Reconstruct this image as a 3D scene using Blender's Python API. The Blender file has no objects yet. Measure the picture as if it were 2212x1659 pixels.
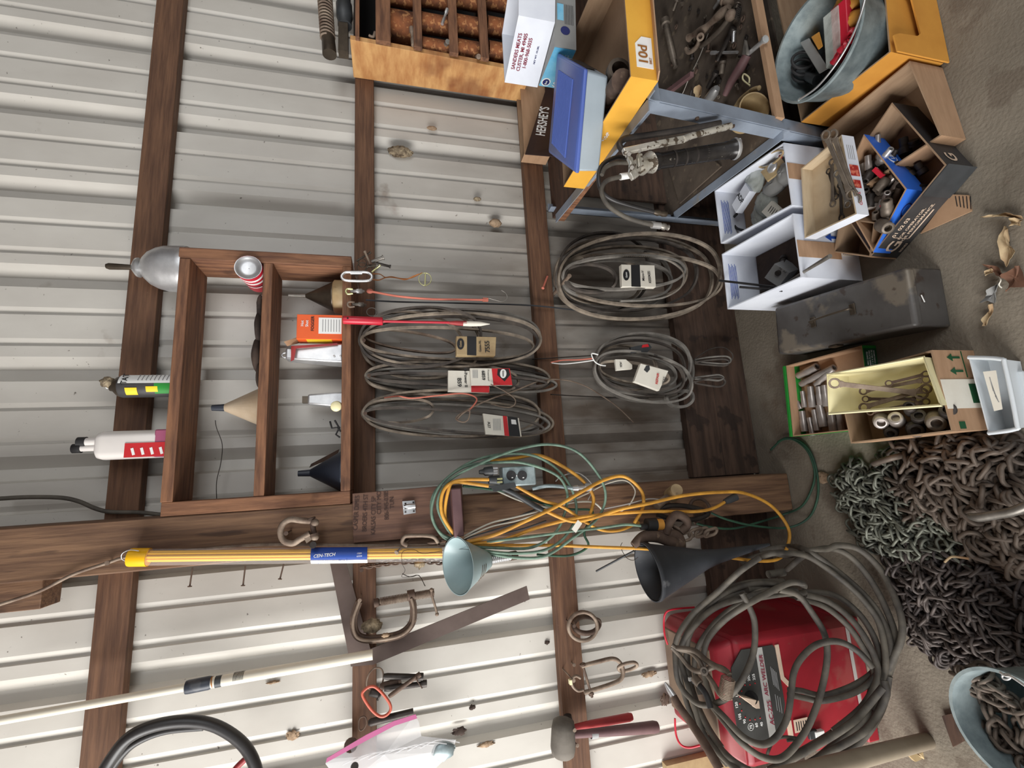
import bpy, math, random
from math import sin, cos, pi, radians
from mathutils import Vector, Matrix
random.seed(7)
SC = bpy.context.scene
COL = SC.collection

# ------------------------------------------------------------------ camera
FPX = 1018.24
CAM = Vector((-1.58645, -1.72371, 1.49))
RR = [Vector((-0.05923088, -0.24368228, -0.96804476)),
      Vector((-0.98015079, 0.1979944, 0.01013121)),
      Vector((0.18919864, 0.94942992, -0.25057276))]
cd = bpy.data.cameras.new('camera')
cam = bpy.data.objects.new('camera', cd)
COL.objects.link(cam)
cd.sensor_width = 36
cd.lens = FPX / 2212 * 36
cd.clip_start = 0.05
m = Matrix.Identity(4)
for i in range(3):
    m[i][0] = RR[0][i]; m[i][1] = -RR[1][i]; m[i][2] = -RR[2][i]; m[i][3] = CAM[i]
cam.matrix_world = m
SC.camera = cam

# ------------------------------------------------------------------ light
w = bpy.data.worlds.new('daylight'); SC.world = w; w.use_nodes = True
w.node_tree.nodes['Background'].inputs[0].default_value = (0.93, 0.96, 1.0, 1)
w.node_tree.nodes['Background'].inputs[1].default_value = 0.52

def area(name, loc, target, sx, sy, power, col=(1, 1, 1)):
    l = bpy.data.lights.new(name, 'AREA'); l.shape = 'RECTANGLE'; l.size = sx; l.size_y = sy
    l.energy = power; l.color = col
    o = bpy.data.objects.new(name, l); COL.objects.link(o); o.location = loc
    o.rotation_euler = (Vector(target) - Vector(loc)).to_track_quat('-Z', 'Y').to_euler()
    return o
area('door_daylight', (-5.2, -1.75, 1.9), (-1.2, 0, 1.3), 2.3, 2.9, 305, (1.0, 0.985, 0.96))
area('bay_daylight', (0.9, -4.3, 2.8), (-0.7, -.3, 0.5), 3.2, 2.0, 92, (0.95, 0.98, 1.0))
SC.view_settings.view_transform = 'Standard'
SC.view_settings.look = 'None'
SC.view_settings.exposure = 0.0
SC.view_settings.gamma = 1
SC.view_settings.use_curve_mapping = False

# ------------------------------------------------------------------ pixel helpers (photo pixel -> point on a real plane)
def ray(x, y):
    a, b = (x - 1106) / FPX, (y - 829.5) / FPX
    return RR[0] * a + RR[1] * b + RR[2]
def W(x, y, d):
    r = ray(x, y); return CAM + r * ((-d - CAM.y) / r.y)
def F(x, y, z):
    r = ray(x, y); return CAM + r * ((z - CAM.z) / r.z)
def PX(x, y, X0):
    r = ray(x, y); return CAM + r * ((X0 - CAM.x) / r.x)
def S(x, y, d):
    """metres per photo pixel at a wall-parallel depth"""
    p = W(x, y, d) - CAM
    return p.dot(RR[2]) / FPX
def SF(x, y, z):
    p = F(x, y, z) - CAM
    return p.dot(RR[2]) / FPX

# ------------------------------------------------------------------ mesh builder
def V(*a): return Vector(a)
class MB:
    def __init__(s): s.v = []; s.f = []; s.m = []
    def add(s, vs, fs, mi=0):
        n = len(s.v); s.v += [Vector(p) for p in vs]
        for f in fs: s.f.append([n + i for i in f]); s.m.append(mi)
        return s
    def hexa(s, p, mi=0):
        return s.add(p, [(0, 3, 2, 1), (4, 5, 6, 7), (0, 1, 5, 4), (1, 2, 6, 5), (2, 3, 7, 6), (3, 0, 4, 7)], mi)
    def box(s, a, b, mi=0):
        x0, x1 = sorted((a[0], b[0])); y0, y1 = sorted((a[1], b[1])); z0, z1 = sorted((a[2], b[2]))
        return s.hexa([(x0, y0, z0), (x1, y0, z0), (x1, y1, z0), (x0, y1, z0), (x0, y0, z1), (x1, y0, z1), (x1, y1, z1), (x0, y1, z1)], mi)
    def obox(s, c, ax, ay, az, mi=0):
        c = Vector(c); ax, ay, az = Vector(ax) / 2, Vector(ay) / 2, Vector(az) / 2
        return s.hexa([c - ax - ay - az, c + ax - ay - az, c + ax + ay - az, c - ax + ay - az, c - ax - ay + az, c + ax - ay + az, c + ax + ay + az, c - ax + ay + az], mi)
    def prism(s, pts, off, mi=0):
        n = len(pts); off = Vector(off); pts = [Vector(p) for p in pts]
        return s.add(pts + [p + off for p in pts], [list(range(n)), list(range(2 * n - 1, n - 1, -1))] + [(i, n + i, n + (i + 1) % n, (i + 1) % n) for i in range(n)], mi)
    def tube(s, pts, r, n=8, closed=False, mi=0, flat=None, up=None, caps=True):
        pts = [Vector(p) for p in pts]; N = len(pts)
        if N < 2: return s
        T = []
        for i in range(N):
            a = pts[i - 1] if (i > 0 or closed) else pts[i]; b = pts[(i + 1) % N] if (i < N - 1 or closed) else pts[i]
            t = b - a; T.append(t.normalized() if t.length > 1e-9 else Vector((0, 0, 1)))
        u = T[0].orthogonal().normalized() if up is None else Vector(up)
        us = []
        for i in range(N):
            if up is not None: u = Vector(up)
            u = (u - T[i] * u.dot(T[i]));
            u = u.normalized() if u.length > 1e-6 else T[i].orthogonal().normalized()
            us.append(u.copy())
        tw = 0
        if closed and up is None:
            u2 = us[-1] - T[0] * us[-1].dot(T[0]); u2.normalize()
            tw = math.atan2(us[0].cross(u2).dot(T[0]), us[0].dot(u2))
        vs = []
        for i in range(N):
            ri = r[i] if isinstance(r, (list, tuple)) else r
            a0 = -tw * i / N; w_ = T[i].cross(us[i])
            for k in range(n):
                a = 2 * pi * k / n + a0 + (pi / n if flat else 0)
                if flat:
                    ca, sa = cos(2 * pi * k / n + pi / n), sin(2 * pi * k / n + pi / n)
                    vs.append(pts[i] + us[i] * ca * flat[0] + w_ * sa * flat[1])
                else: vs.append(pts[i] + (us[i] * cos(a) + w_ * sin(a)) * ri)
        fs = []
        for i in range(N if closed else N - 1):
            j = (i + 1) % N
            for k in range(n):
                l = (k + 1) % n; fs.append((i * n + k, i * n + l, j * n + l, j * n + k))
        if not closed and caps: fs += [list(range(n - 1, -1, -1)), [(N - 1) * n + k for k in range(n)]]
        return s.add(vs, fs, mi)
    def lathe(s, a, b, prof, n=28, mi=0, cap=True):
        """prof: list of (t along a->b, radius)"""
        a, b = Vector(a), Vector(b); ax = b - a; t = ax.normalized(); u = t.orthogonal().normalized(); w_ = t.cross(u)
        vs = []
        for (q, r) in prof:
            for k in range(n):
                g = 2 * pi * k / n; vs.append(a + ax * q + (u * cos(g) + w_ * sin(g)) * r)
        fs = []
        for i in range(len(prof) - 1):
            for k in range(n):
                l = (k + 1) % n; fs.append((i * n + k, i * n + l, (i + 1) * n + l, (i + 1) * n + k))
        if cap:
            if prof[0][1] > 1e-4: fs.append(list(range(n - 1, -1, -1)))
            if prof[-1][1] > 1e-4: fs.append([(len(prof) - 1) * n + k for k in range(n)])
        return s.add(vs, fs, mi)
    def ball(s, c, r, n=12, sc=(1, 1, 1), mi=0, jit=0):
        c = Vector(c); vs = []; fs = []
        for i in range(n + 1):
            th = pi * i / n
            for k in range(n):
                g = 2 * pi * k / n; q = r * (1 + random.uniform(-jit, jit))
                vs.append(c + Vector((sin(th) * cos(g) * q * sc[0], sin(th) * sin(g) * q * sc[1], cos(th) * q * sc[2])))
        for i in range(n):
            for k in range(n):
                l = (k + 1) % n; fs.append((i * n + k, (i + 1) * n + k, (i + 1) * n + l, i * n + l))
        return s.add(vs, fs, mi)
    def build(s, name, mats, parent=None, bev=0, ang=1.1, smooth=True, sub=0):
        me = bpy.data.meshes.new(name)
        if parent is not None: org = rootloc(parent)
        else:
            xs = [p.x for p in s.v]; ys = [p.y for p in s.v]; zs = [p.z for p in s.v]
            org = Vector(((min(xs) + max(xs)) / 2, (min(ys) + max(ys)) / 2, min(zs)))
        me.from_pydata([tuple(p - org) for p in s.v], [], s.f)
        if not isinstance(mats, (list, tuple)): mats = [mats]
        for q in mats: me.materials.append(q)
        me.polygons.foreach_set('material_index', s.m)
        me.update()
        import bmesh
        b = bmesh.new(); b.from_mesh(me); bmesh.ops.recalc_face_normals(b, faces=b.faces); b.to_mesh(me); b.free()
        if smooth:
            me.polygons.foreach_set('use_smooth', [True] * len(me.polygons)); me.set_sharp_from_angle(angle=ang)
        o = bpy.data.objects.new(name, me); COL.objects.link(o)
        if parent is not None: o.parent = parent
        else: o.location = org
        if bev:
            q = o.modifiers.new('bevel', 'BEVEL'); q.width = bev; q.segments = 2; q.limit_method = 'ANGLE'; q.angle_limit = 0.6
            q.harden_normals = False
        if sub:
            q = o.modifiers.new('sub', 'SUBSURF'); q.levels = sub; q.render_levels = sub
        return o
def rootloc(o):
    p = Vector((0, 0, 0))
    while o is not None: p += o.location; o = o.parent
    return p
def thing(name, label, cat, loc, group=None):
    o = bpy.data.objects.new(name, None); o.empty_display_size = 0.05; COL.objects.link(o); o.location = Vector(loc)
    return tag(o, label, cat, group)
def tag(o, label, cat=None, group=None, kind=None):
    if label: o['label'] = label
    if cat: o['category'] = cat
    if group: o['group'] = group
    if kind: o['kind'] = kind
    return o
def struct(o): o['kind'] = 'structure'; return o

def smooth_path(pts, closed=False, k=6):
    pts = [Vector(p) for p in pts]; n = len(pts); out = []
    rng = range(n if closed else n - 1)
    for i in rng:
        if closed: a, b, c, d = pts[(i - 1) % n], pts[i], pts[(i + 1) % n], pts[(i + 2) % n]
        else: a, b, c, d = pts[max(i - 1, 0)], pts[i], pts[i + 1], pts[min(i + 2, n - 1)]
        for j in range(k):
            t = j / k
            out.append(0.5 * ((2 * b) + (c - a) * t + (2 * a - 5 * b + 4 * c - d) * t * t + (3 * b - a - 3 * c + d) * t ** 3))
    if not closed: out.append(pts[-1])
    return out

# ------------------------------------------------------------------ materials
GX = (-.42, .45, 1.5)      # object-space x of the soil and painted-shade stretch between post and rack
def lin(c):
    r = []
    for x in c[:3]:
        x /= 255; r.append(x / 12.92 if x <= 0.04045 else ((x + 0.055) / 1.055) ** 2.4)
    return (*r, 1)
def M(name, c1, c2=None, scale=6, st=(1, 1, 1), rough=0.6, metal=0, bump=0, spots=None, spots2=None, trans=0, alpha=1, ior=1.45, bscale=None, detail=6, lo=0.35, hi=0.65, bdist=0.004, spec=0.5, coat=0, grime_shade=False):
    mt = bpy.data.materials.new(name); mt.use_nodes = True; nt = mt.node_tree; N = nt.nodes; L = nt.links
    b = N['Principled BSDF']; b.inputs['Roughness'].default_value = rough; b.inputs['Metallic'].default_value = metal
    b.inputs['IOR'].default_value = ior; b.inputs['Transmission Weight'].default_value = trans; b.inputs['Alpha'].default_value = alpha
    b.inputs['Coat Weight'].default_value = coat; b.inputs['Specular IOR Level'].default_value = spec
    b.inputs['Base Color'].default_value = lin(c1)
    if c2 is None and not bump and not spots: return mt
    tc = N.new('ShaderNodeTexCoord'); mp = N.new('ShaderNodeMapping'); mp.inputs['Scale'].default_value = st
    L.new(tc.outputs['Object'], mp.inputs[0]); col = None
    if c2 is not None:
        nz = N.new('ShaderNodeTexNoise'); nz.inputs['Scale'].default_value = scale; nz.inputs['Detail'].default_value = detail; nz.inputs['Roughness'].default_value = 0.6
        L.new(mp.outputs[0], nz.inputs['Vector'])
        rp = N.new('ShaderNodeValToRGB'); rp.color_ramp.elements[0].position = lo; rp.color_ramp.elements[1].position = hi
        rp.color_ramp.elements[0].color = lin(c1); rp.color_ramp.elements[1].color = lin(c2)
        L.new(nz.outputs[0], rp.inputs[0]); col = rp.outputs[0]
    for i, sp in enumerate([spots, spots2]):
        if not sp: continue
        # (colour, scale, threshold, strength[, stretch])
        n2 = N.new('ShaderNodeTexNoise'); n2.inputs['Scale'].default_value = sp[1]; n2.inputs['Detail'].default_value = 5
        m2 = N.new('ShaderNodeMapping'); m2.inputs['Location'].default_value = (3.1 * i + 1, 7.7, 2.3)
        m2.inputs['Scale'].default_value = sp[4] if len(sp) > 4 else (1, 1, 1)
        L.new(tc.outputs['Object'], m2.inputs[0]); L.new(m2.outputs[0], n2.inputs['Vector'])
        r2 = N.new('ShaderNodeValToRGB'); r2.color_ramp.elements[0].position = sp[2]; r2.color_ramp.elements[1].position = min(1, sp[2] + 0.05)
        r2.color_ramp.elements[0].color = (0, 0, 0, 1); r2.color_ramp.elements[1].color = (sp[3],) * 3 + (1,)
        L.new(n2.outputs[0], r2.inputs[0])
        mx = N.new('ShaderNodeMix'); mx.data_type = 'RGBA'; L.new(r2.outputs[0], mx.inputs[0])
        if col: L.new(col, mx.inputs[6])
        else: mx.inputs[6].default_value = lin(c1)
        mx.inputs[7].default_value = lin(sp[0]); col = mx.outputs[2]
    if grime_shade:      # soil and dust on the low siding, with post shadow and falloff painted in
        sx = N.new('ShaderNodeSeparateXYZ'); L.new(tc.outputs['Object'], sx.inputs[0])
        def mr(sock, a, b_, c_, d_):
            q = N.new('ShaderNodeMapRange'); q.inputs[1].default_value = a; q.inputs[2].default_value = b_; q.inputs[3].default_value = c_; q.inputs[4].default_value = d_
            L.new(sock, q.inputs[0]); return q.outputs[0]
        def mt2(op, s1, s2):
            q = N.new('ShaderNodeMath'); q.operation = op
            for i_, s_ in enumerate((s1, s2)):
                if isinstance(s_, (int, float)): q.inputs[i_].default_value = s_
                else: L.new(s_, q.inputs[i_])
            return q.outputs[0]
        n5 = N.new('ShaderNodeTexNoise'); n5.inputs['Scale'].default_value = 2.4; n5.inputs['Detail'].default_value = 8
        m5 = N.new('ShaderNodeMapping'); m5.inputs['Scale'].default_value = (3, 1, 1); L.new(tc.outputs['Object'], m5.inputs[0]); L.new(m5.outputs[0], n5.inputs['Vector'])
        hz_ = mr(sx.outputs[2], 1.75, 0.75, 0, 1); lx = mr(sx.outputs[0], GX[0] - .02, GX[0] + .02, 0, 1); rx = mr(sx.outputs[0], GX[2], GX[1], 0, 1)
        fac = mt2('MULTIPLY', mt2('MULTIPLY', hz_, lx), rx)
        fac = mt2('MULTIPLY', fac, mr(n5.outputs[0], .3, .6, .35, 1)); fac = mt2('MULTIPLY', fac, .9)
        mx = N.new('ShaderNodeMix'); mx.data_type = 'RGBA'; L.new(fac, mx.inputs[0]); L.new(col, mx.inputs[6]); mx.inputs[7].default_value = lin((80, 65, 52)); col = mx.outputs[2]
    if col: L.new(col, b.inputs['Base Color'])
    if bump:
        n3 = N.new('ShaderNodeTexNoise'); n3.inputs['Scale'].default_value = bscale or scale * 2; n3.inputs['Detail'].default_value = 6
        L.new(mp.outputs[0], n3.inputs['Vector'])
        bp = N.new('ShaderNodeBump'); bp.inputs['Strength'].default_value = bump; bp.inputs['Distance'].default_value = bdist
        L.new(n3.outputs[0], bp.inputs['Height']); L.new(bp.outputs[0], b.inputs['Normal'])
    return mt

DIRT = (92, 76, 62)
m_sheet = M('painted_steel_siding', (202, 198, 190), (186, 181, 173), 3, (1, 1, 0.5), 0.38, 0, 0.08, ((84, 74, 66), 70, 0.70, 0.85), ((118, 98, 80), 4, 0.68, 0.55), bdist=0.002, grime_shade=True)
m_sheet2 = M('dusty_siding', (150, 140, 128), (112, 100, 88), 5, (1, 1, .4), 0.6, 0, 0.1, ((60, 50, 42), 40, 0.62, 0.8))
m_girt = M('stained_girt_wood', (112, 80, 58), (80, 54, 39), 9, (0.6, 9, 9), 0.7, 0, 0.35, ((150, 118, 96), 30, 0.72, 0.5), bdist=0.003)
m_girtv = M('stained_post_wood', (124, 94, 70), (88, 63, 47), 9, (9, 9, 0.5), 0.7, 0, 0.35, ((56, 38, 30), 10, 0.6, 0.6, (3, 3, .4)), bdist=0.003)
m_skirt = M('creosote_plank', (86, 66, 54), (56, 42, 34), 6, (0.8, 7, 7), 0.8, 0, 0.4, ((34, 26, 22), 14, 0.6, 0.6))
m_shelf = M('rough_cedar_board', (140, 98, 70), (90, 60, 44), 8, (0.8, 8, 8), 0.72, 0, 0.4, ((60, 38, 28), 5, 0.62, 0.6), bdist=0.003)
m_shelfv = M('rough_cedar_upright', (142, 100, 72), (94, 62, 46), 8, (8, 8, 0.8), 0.72, 0, 0.4, ((60, 38, 28), 5, 0.62, 0.6), bdist=0.003)
m_plate = M('dark_stained_board', (112, 82, 66), (82, 58, 48), 8, (9, 9, 0.6), 0.75, 0, 0.3, bdist=0.002)
m_pine = M('yellow_pine', (206, 160, 104), (172, 118, 70), 5, (1.5, 1.5, 6), 0.6, 0, 0.1, ((118, 66, 38), 2.2, 0.60, 0.7), ((70, 44, 26), 30, 0.76, 0.9))
m_dkwood = M('grimy_wood', (86, 62, 48), (58, 42, 34), 7, (1, 6, 6), 0.8, 0, 0.3, ((120, 92, 70), 20, 0.68, 0.5))
m_conc = M('concrete', (136, 127, 113), (106, 98, 86), 2.5, (1, 1, 1), 0.9, 0, 0.55, ((96, 84, 72), 9, 0.6, 0.5), ((84, 64, 46), 1.8, 0.62, 0.55), bscale=110, bdist=0.004)
m_steel = M('grey_steel', (150, 145, 138), (112, 107, 100), 20, rough=0.45, metal=0.6, bump=0.1)
m_chrome = M('bright_steel', (226, 226, 226), (190, 190, 190), 14, rough=0.3, metal=0.75)
m_alu = M('scuffed_aluminum', (214, 214, 214), (176, 176, 178), 12, rough=0.38, metal=0.7, bump=0.15)
m_iron = M('rusty_iron', (104, 86, 74), (74, 58, 50), 18, rough=0.75, metal=0.3, bump=0.35, spots=((140, 118, 98), 30, 0.62, 0.6))
m_iron2 = M('pale_rusty_iron', (150, 134, 118), (104, 86, 74), 22, rough=0.7, metal=0.3, bump=0.3)
m_flat = M('brown_flat_steel', (100, 86, 80), (84, 70, 65), 7, rough=0.6, metal=0.35, bump=0.1, spots=((140, 120, 100), 26, 0.70, 0.5))
m_rust = M('orange_rust', (146, 88, 52), (70, 42, 30), 14, rough=0.85, metal=0.1, bump=0.5, spots=((196, 142, 92), 60, 0.56, 0.55))
m_belt = M('dusty_rubber_belt', (156, 143, 127), (100, 90, 80), 18, rough=0.8, bump=0.25)
m_belt2 = M('dark_rubber_belt', (92, 84, 77), (58, 53, 50), 18, rough=0.75, bump=0.25)
m_beltgrey = M('grey_ribbed_belt', (138, 133, 126), (102, 98, 92), 18, rough=0.7)
m_rubber = M('black_rubber', (42, 41, 42), (28, 27, 28), 12, rough=0.6, bump=0.1)
m_card = M('cardboard', (174, 140, 110), (160, 127, 98), 10, (1, 1, 6), 0.85, 0, 0.08)
m_barrel = M('glossy_black_barrel', (34, 32, 32), (52, 49, 47), 18, rough=0.22, metal=0.2, spots=((150, 144, 134), 60, 0.68, 0.7))
m_cardl = M('light_cardboard_inside', (190, 172, 144), (176, 156, 128), 10, (1, 1, 6), 0.85)
m_gun = M('spotted_old_chrome', (222, 218, 208), (180, 174, 160), 20, rough=0.32, metal=0.6, spots=((84, 68, 52), 70, 0.54, 0.9))
m_cardin = M('cardboard_inside', (156, 130, 104), (140, 114, 90), 10, (1, 1, 6), 0.85)
m_gold = M('gold_printed_card', (228, 172, 66), (216, 158, 58), 8, rough=0.6)
m_gold2 = M('orange_printed_card', (206, 146, 62), (192, 132, 54), 8, rough=0.6)
m_white = M('white_corrugated_card', (222, 226, 234), (208, 212, 222), 6, rough=0.6)
m_black = M('black_printed_card', (62, 60, 60), (46, 44, 45), 10, rough=0.55)
m_hersh = M('chocolate_brown_card', (62, 46, 46), (52, 38, 38), 6, rough=0.5)
m_blue = M('blue_printed_card', (52, 112, 214), (44, 98, 196), 6, rough=0.5)
m_green = M('green_printed_card', (40, 140, 52), (32, 124, 44), 6, rough=0.5)
m_greend = M('dark_green_card', (28, 84, 50), (24, 72, 44), 6, rough=0.5)
m_cream = M('cream_plastic', (234, 226, 184), (222, 212, 166), 3, rough=0.4)
m_clearw = M('milky_plastic', (226, 232, 236), None, rough=0.3, trans=0.25, ior=1.3)
m_bluelid = M('blue_plastic', (84, 104, 172), (76, 96, 164), 3, rough=0.35)
m_tub = M('frosted_plastic', (186, 198, 206), (170, 182, 190), 4, rough=0.35, trans=0.25, ior=1.2)
m_galv = M('galvanized_steel', (172, 186, 188), (132, 146, 150), 22, rough=0.42, metal=0.5, bump=0.05)
m_tbox = M('grey_painted_toolbox', (96, 94, 92), (72, 68, 66), 3, rough=0.45, metal=0.25, bump=0.1, spots=((128, 118, 104), 7, 0.56, 0.7), spots2=((62, 48, 40), 22, 0.62, 0.7))
m_red = M('red_enamel', (158, 32, 44), (136, 28, 40), 4, rough=0.5, bump=0.04, spots=((152, 100, 90), 6, 0.56, 0.28), spots2=((120, 84, 70), 24, 0.66, 0.4))
m_dusty = M('dust_coated_enamel', (140, 120, 100), (118, 98, 84), 9, rough=0.9, bump=0.1)
m_panel = M('dark_control_panel', (66, 66, 64), (54, 54, 52), 9, rough=0.5)
m_silver = M('silver_stripe', (176, 174, 170), None, rough=0.4)
m_cable = M('dusty_black_cable', (98, 92, 82), (62, 58, 54), 14, rough=0.7, bump=0.15)
m_cgreen = M('faded_green_cord', (116, 142, 124), (74, 94, 82), 16, rough=0.6)
m_cgreend = M('dark_green_cord', (48, 84, 64), (36, 62, 50), 16, rough=0.6)
m_cyel = M('yellow_cord', (214, 156, 60), (172, 122, 46), 16, rough=0.55)
m_cwhite = M('white_wire', (206, 202, 188), None, rough=0.5)
m_wire = M('thin_dark_wire', (60, 54, 50), None, rough=0.5, metal=0.6)
m_copper = M('copper_wire', (216, 150, 100), None, rough=0.35, metal=0.9)
m_brass = M('yellow_zinc', (206, 204, 150), None, rough=0.35, metal=0.8)
m_yel = M('yellow_fiberglass', (236, 178, 22), None, rough=0.35)
m_tape = M('black_tape', (60, 62, 64), (50, 52, 54), 20, rough=0.5)
m_funnel = M('blue_black_plastic', (40, 45, 56), (52, 56, 66), 8, rough=0.45, spots=((96, 96, 98), 14, 0.66, 0.4))
m_funnel2 = M('dark_slate_plastic', (48, 50, 54), (60, 62, 66), 8, rough=0.5, spots=((120, 120, 122), 12, 0.66, 0.5))
m_ivory = M('stained_ivory_plastic', (196, 178, 154), (176, 154, 128), 8, rough=0.5, spots=((70, 56, 44), 20, 0.7, 0.8))
m_oldtin = M('tarnished_tin', (92, 82, 70), (66, 58, 50), 12, rough=0.4, metal=0.6)
m_tan = M('tan_stained_tin', (186, 164, 124), (150, 126, 92), 9, rough=0.5, spots=((90, 72, 50), 24, 0.66, 0.7))
m_pwhite = M('white_print', (235, 235, 232), None, rough=0.6)
m_pblack = M('black_print', (32, 32, 34), None, rough=0.6)
m_pred = M('red_print', (196, 36, 42), None, rough=0.5)
m_pblue = M('blue_print', (36, 74, 160), None, rough=0.5)
m_pnavy = M('navy_print', (38, 44, 100), None, rough=0.5)
m_pmaroon = M('maroon_print', (130, 40, 60), None, rough=0.5)
m_pgrey = M('grey_print', (150, 150, 150), None, rough=0.6)
m_ptan = M('tan_print', (214, 190, 168), None, rough=0.6)
m_pgold = M('brown_print', (150, 96, 40), None, rough=0.6)
m_ppencil = M('pencil_mark', (52, 36, 32), None, rough=0.8)
m_orange = M('orange_box_card', (232, 96, 30), (222, 86, 26), 6, rough=0.5)
m_yellabel = M('yellow_print', (240, 200, 40), None, rough=0.5)
m_lamp = M('grey_green_enamel', (158, 178, 180), (146, 166, 168), 5, rough=0.3)
m_mud = M('dried_mud', (170, 146, 120), (116, 94, 74), 34, rough=0.95, bump=0.8, bdist=0.006)
m_mudd = M('grey_nest', (166, 150, 124), (80, 66, 52), 60, rough=0.95, bump=0.8, bdist=0.006)
m_leaf = M('dry_leaf', (196, 176, 140), (150, 116, 84), 12, rough=0.8, bump=0.3)
m_leafb = M('brown_leaf', (120, 84, 64), (84, 60, 48), 12, rough=0.8, bump=0.3)
m_pipe = M('white_pvc', (222, 216, 200), (212, 204, 186), 3, rough=0.4)
m_pipegrey = M('grey_pole', (152, 140, 122), (130, 118, 102), 5, rough=0.5)
m_hose = M('black_hose', (52, 50, 50), (38, 36, 36), 8, rough=0.4, spots=((96, 84, 76), 18, 0.68, 0.6))
m_redp = M('faded_red_paint', (168, 54, 54), (140, 44, 46), 8, rough=0.5)
m_redb = M('bright_red_paint', (192, 40, 58), (178, 34, 50), 8, rough=0.35)
m_purple = M('purple_grey_wood', (112, 84, 84), (92, 66, 68), 8, rough=0.6)
m_carab = M('salmon_enamel', (206, 104, 80), (180, 84, 66), 10, rough=0.45)
m_pinkrub = M('pink_rubber_strap', (206, 120, 100), (186, 104, 88), 10, rough=0.7)
m_mallet = M('worn_rubber_mallet', (112, 106, 98), (78, 72, 66), 10, rough=0.85, bump=0.3)
m_bag = M('clear_bag_film', (236, 236, 238), None, rough=0.12, alpha=0.32, ior=1.3)
m_zip = M('magenta_zip_strip', (176, 90, 134), None, rough=0.4)
m_plast = M('clear_tube_plastic', (240, 240, 245), None, rough=0.08, alpha=0.12, ior=1.3)
m_angle = M('blue_grey_painted_angle', (142, 152, 166), (120, 128, 140), 6, rough=0.45, spots=((150, 140, 120), 9, 0.62, 0.5))
m_angled = M('shelf_sheet', (98, 86, 74), (70, 60, 52), 7, rough=0.9, bump=0.5, spots=((120, 106, 88), 26, 0.62, 0.6))
m_chain = M('oxidized_chain', (116, 103, 92), (68, 60, 54), 14, rough=0.6, metal=0.3, bump=0.2)
m_chaing = M('grey_green_chain', (122, 124, 112), (76, 76, 70), 14, rough=0.55, metal=0.35, bump=0.2)
m_chaind = M('dark_chain', (88, 79, 74), (54, 48, 48), 14, rough=0.6, metal=0.3, bump=0.2)
m_tool = M('grimy_tool_steel', (128, 117, 105), (90, 81, 73), 20, rough=0.5, metal=0.5, bump=0.2)
m_toold = M('dark_tool_steel', (72, 66, 62), (50, 46, 44), 20, rough=0.5, metal=0.5, bump=0.2)
m_sock = M('socket_chrome', (196, 188, 182), (150, 143, 138), 14, rough=0.33, metal=0.55)
m_paper = M('paper', (228, 224, 212), (216, 210, 196), 8, rough=0.8)
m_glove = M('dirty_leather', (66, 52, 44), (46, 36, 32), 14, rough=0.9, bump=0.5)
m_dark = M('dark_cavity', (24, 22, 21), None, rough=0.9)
m_pinkliq = M('pink_fluid', (172, 96, 124), (160, 80, 110), 4, rough=0.3)
m_milk = M('milky_bottle', (226, 220, 214), (214, 208, 204), 4, rough=0.35)
m_picture = M('red_picture_print', (160, 40, 36), (214, 120, 96), 60, rough=0.5, lo=0.5, hi=0.6)
m_clearb = M('clear_bag', (200, 206, 200), (170, 176, 168), 20, rough=0.15, alpha=0.55, ior=1.3, bump=0.5, bdist=0.01)
m_skybl = M('sky_blue_card', (70, 160, 205), (150, 205, 225), 8, rough=0.45)
m_greybox = M('dusty_grey_card', (146, 146, 144), (128, 128, 126), 5, rough=0.6)

# ------------------------------------------------------------------ printing
def text(s, o, xd, up, size, mat, parent, name='lettering', al='CENTER', bold=False, sx=1, shear=0):
    c = bpy.data.curves.new(name, 'FONT'); c.body = s; c.size = size; c.align_x = al; c.align_y = 'CENTER'; c.resolution_u = 3; c.shear = shear
    if bold: c.offset = size * 0.018
    t = bpy.data.objects.new('t', c); COL.objects.link(t)
    dg = bpy.context.evaluated_depsgraph_get(); me = bpy.data.meshes.new_from_object(t.evaluated_get(dg))
    bpy.data.objects.remove(t)
    xd = Vector(xd).normalized(); up = Vector(up); up = (up - xd * up.dot(xd)).normalized(); nrm = xd.cross(up); o = Vector(o)
    r0 = rootloc(parent)
    for v in me.vertices:
        v.co = o + xd * v.co.x * sx + up * v.co.y + nrm * 0.0008 - r0
    me.materials.clear(); me.materials.append(mat)
    ob = bpy.data.objects.new(name, me); COL.objects.link(ob); ob.parent = parent
    return ob
def patch(c, xd, up, w_, h, mat, parent, name='printed_patch', off=0.0006, poly=None):
    xd = Vector(xd).normalized(); up = Vector(up); up = (up - xd * up.dot(xd)).normalized(); n = xd.cross(up); c = Vector(c)
    poly = poly or [(-.5, -.5), (.5, -.5), (.5, .5), (-.5, .5)]
    pts = [c + xd * a * w_ + up * b * h - n * 0.0002 for a, b in poly]
    return MB().prism(pts, n * (off + 0.0002)).build(name, mat, parent, smooth=False)
UPR = ((1, 0, 0), (0, 0, 1))       # reads left to right, upright in the place
UPS = ((-1, 0, 0), (0, 0, -1))     # hung upside down
DWN = ((0, 0, -1), (1, 0, 0))      # reads downwards
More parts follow.
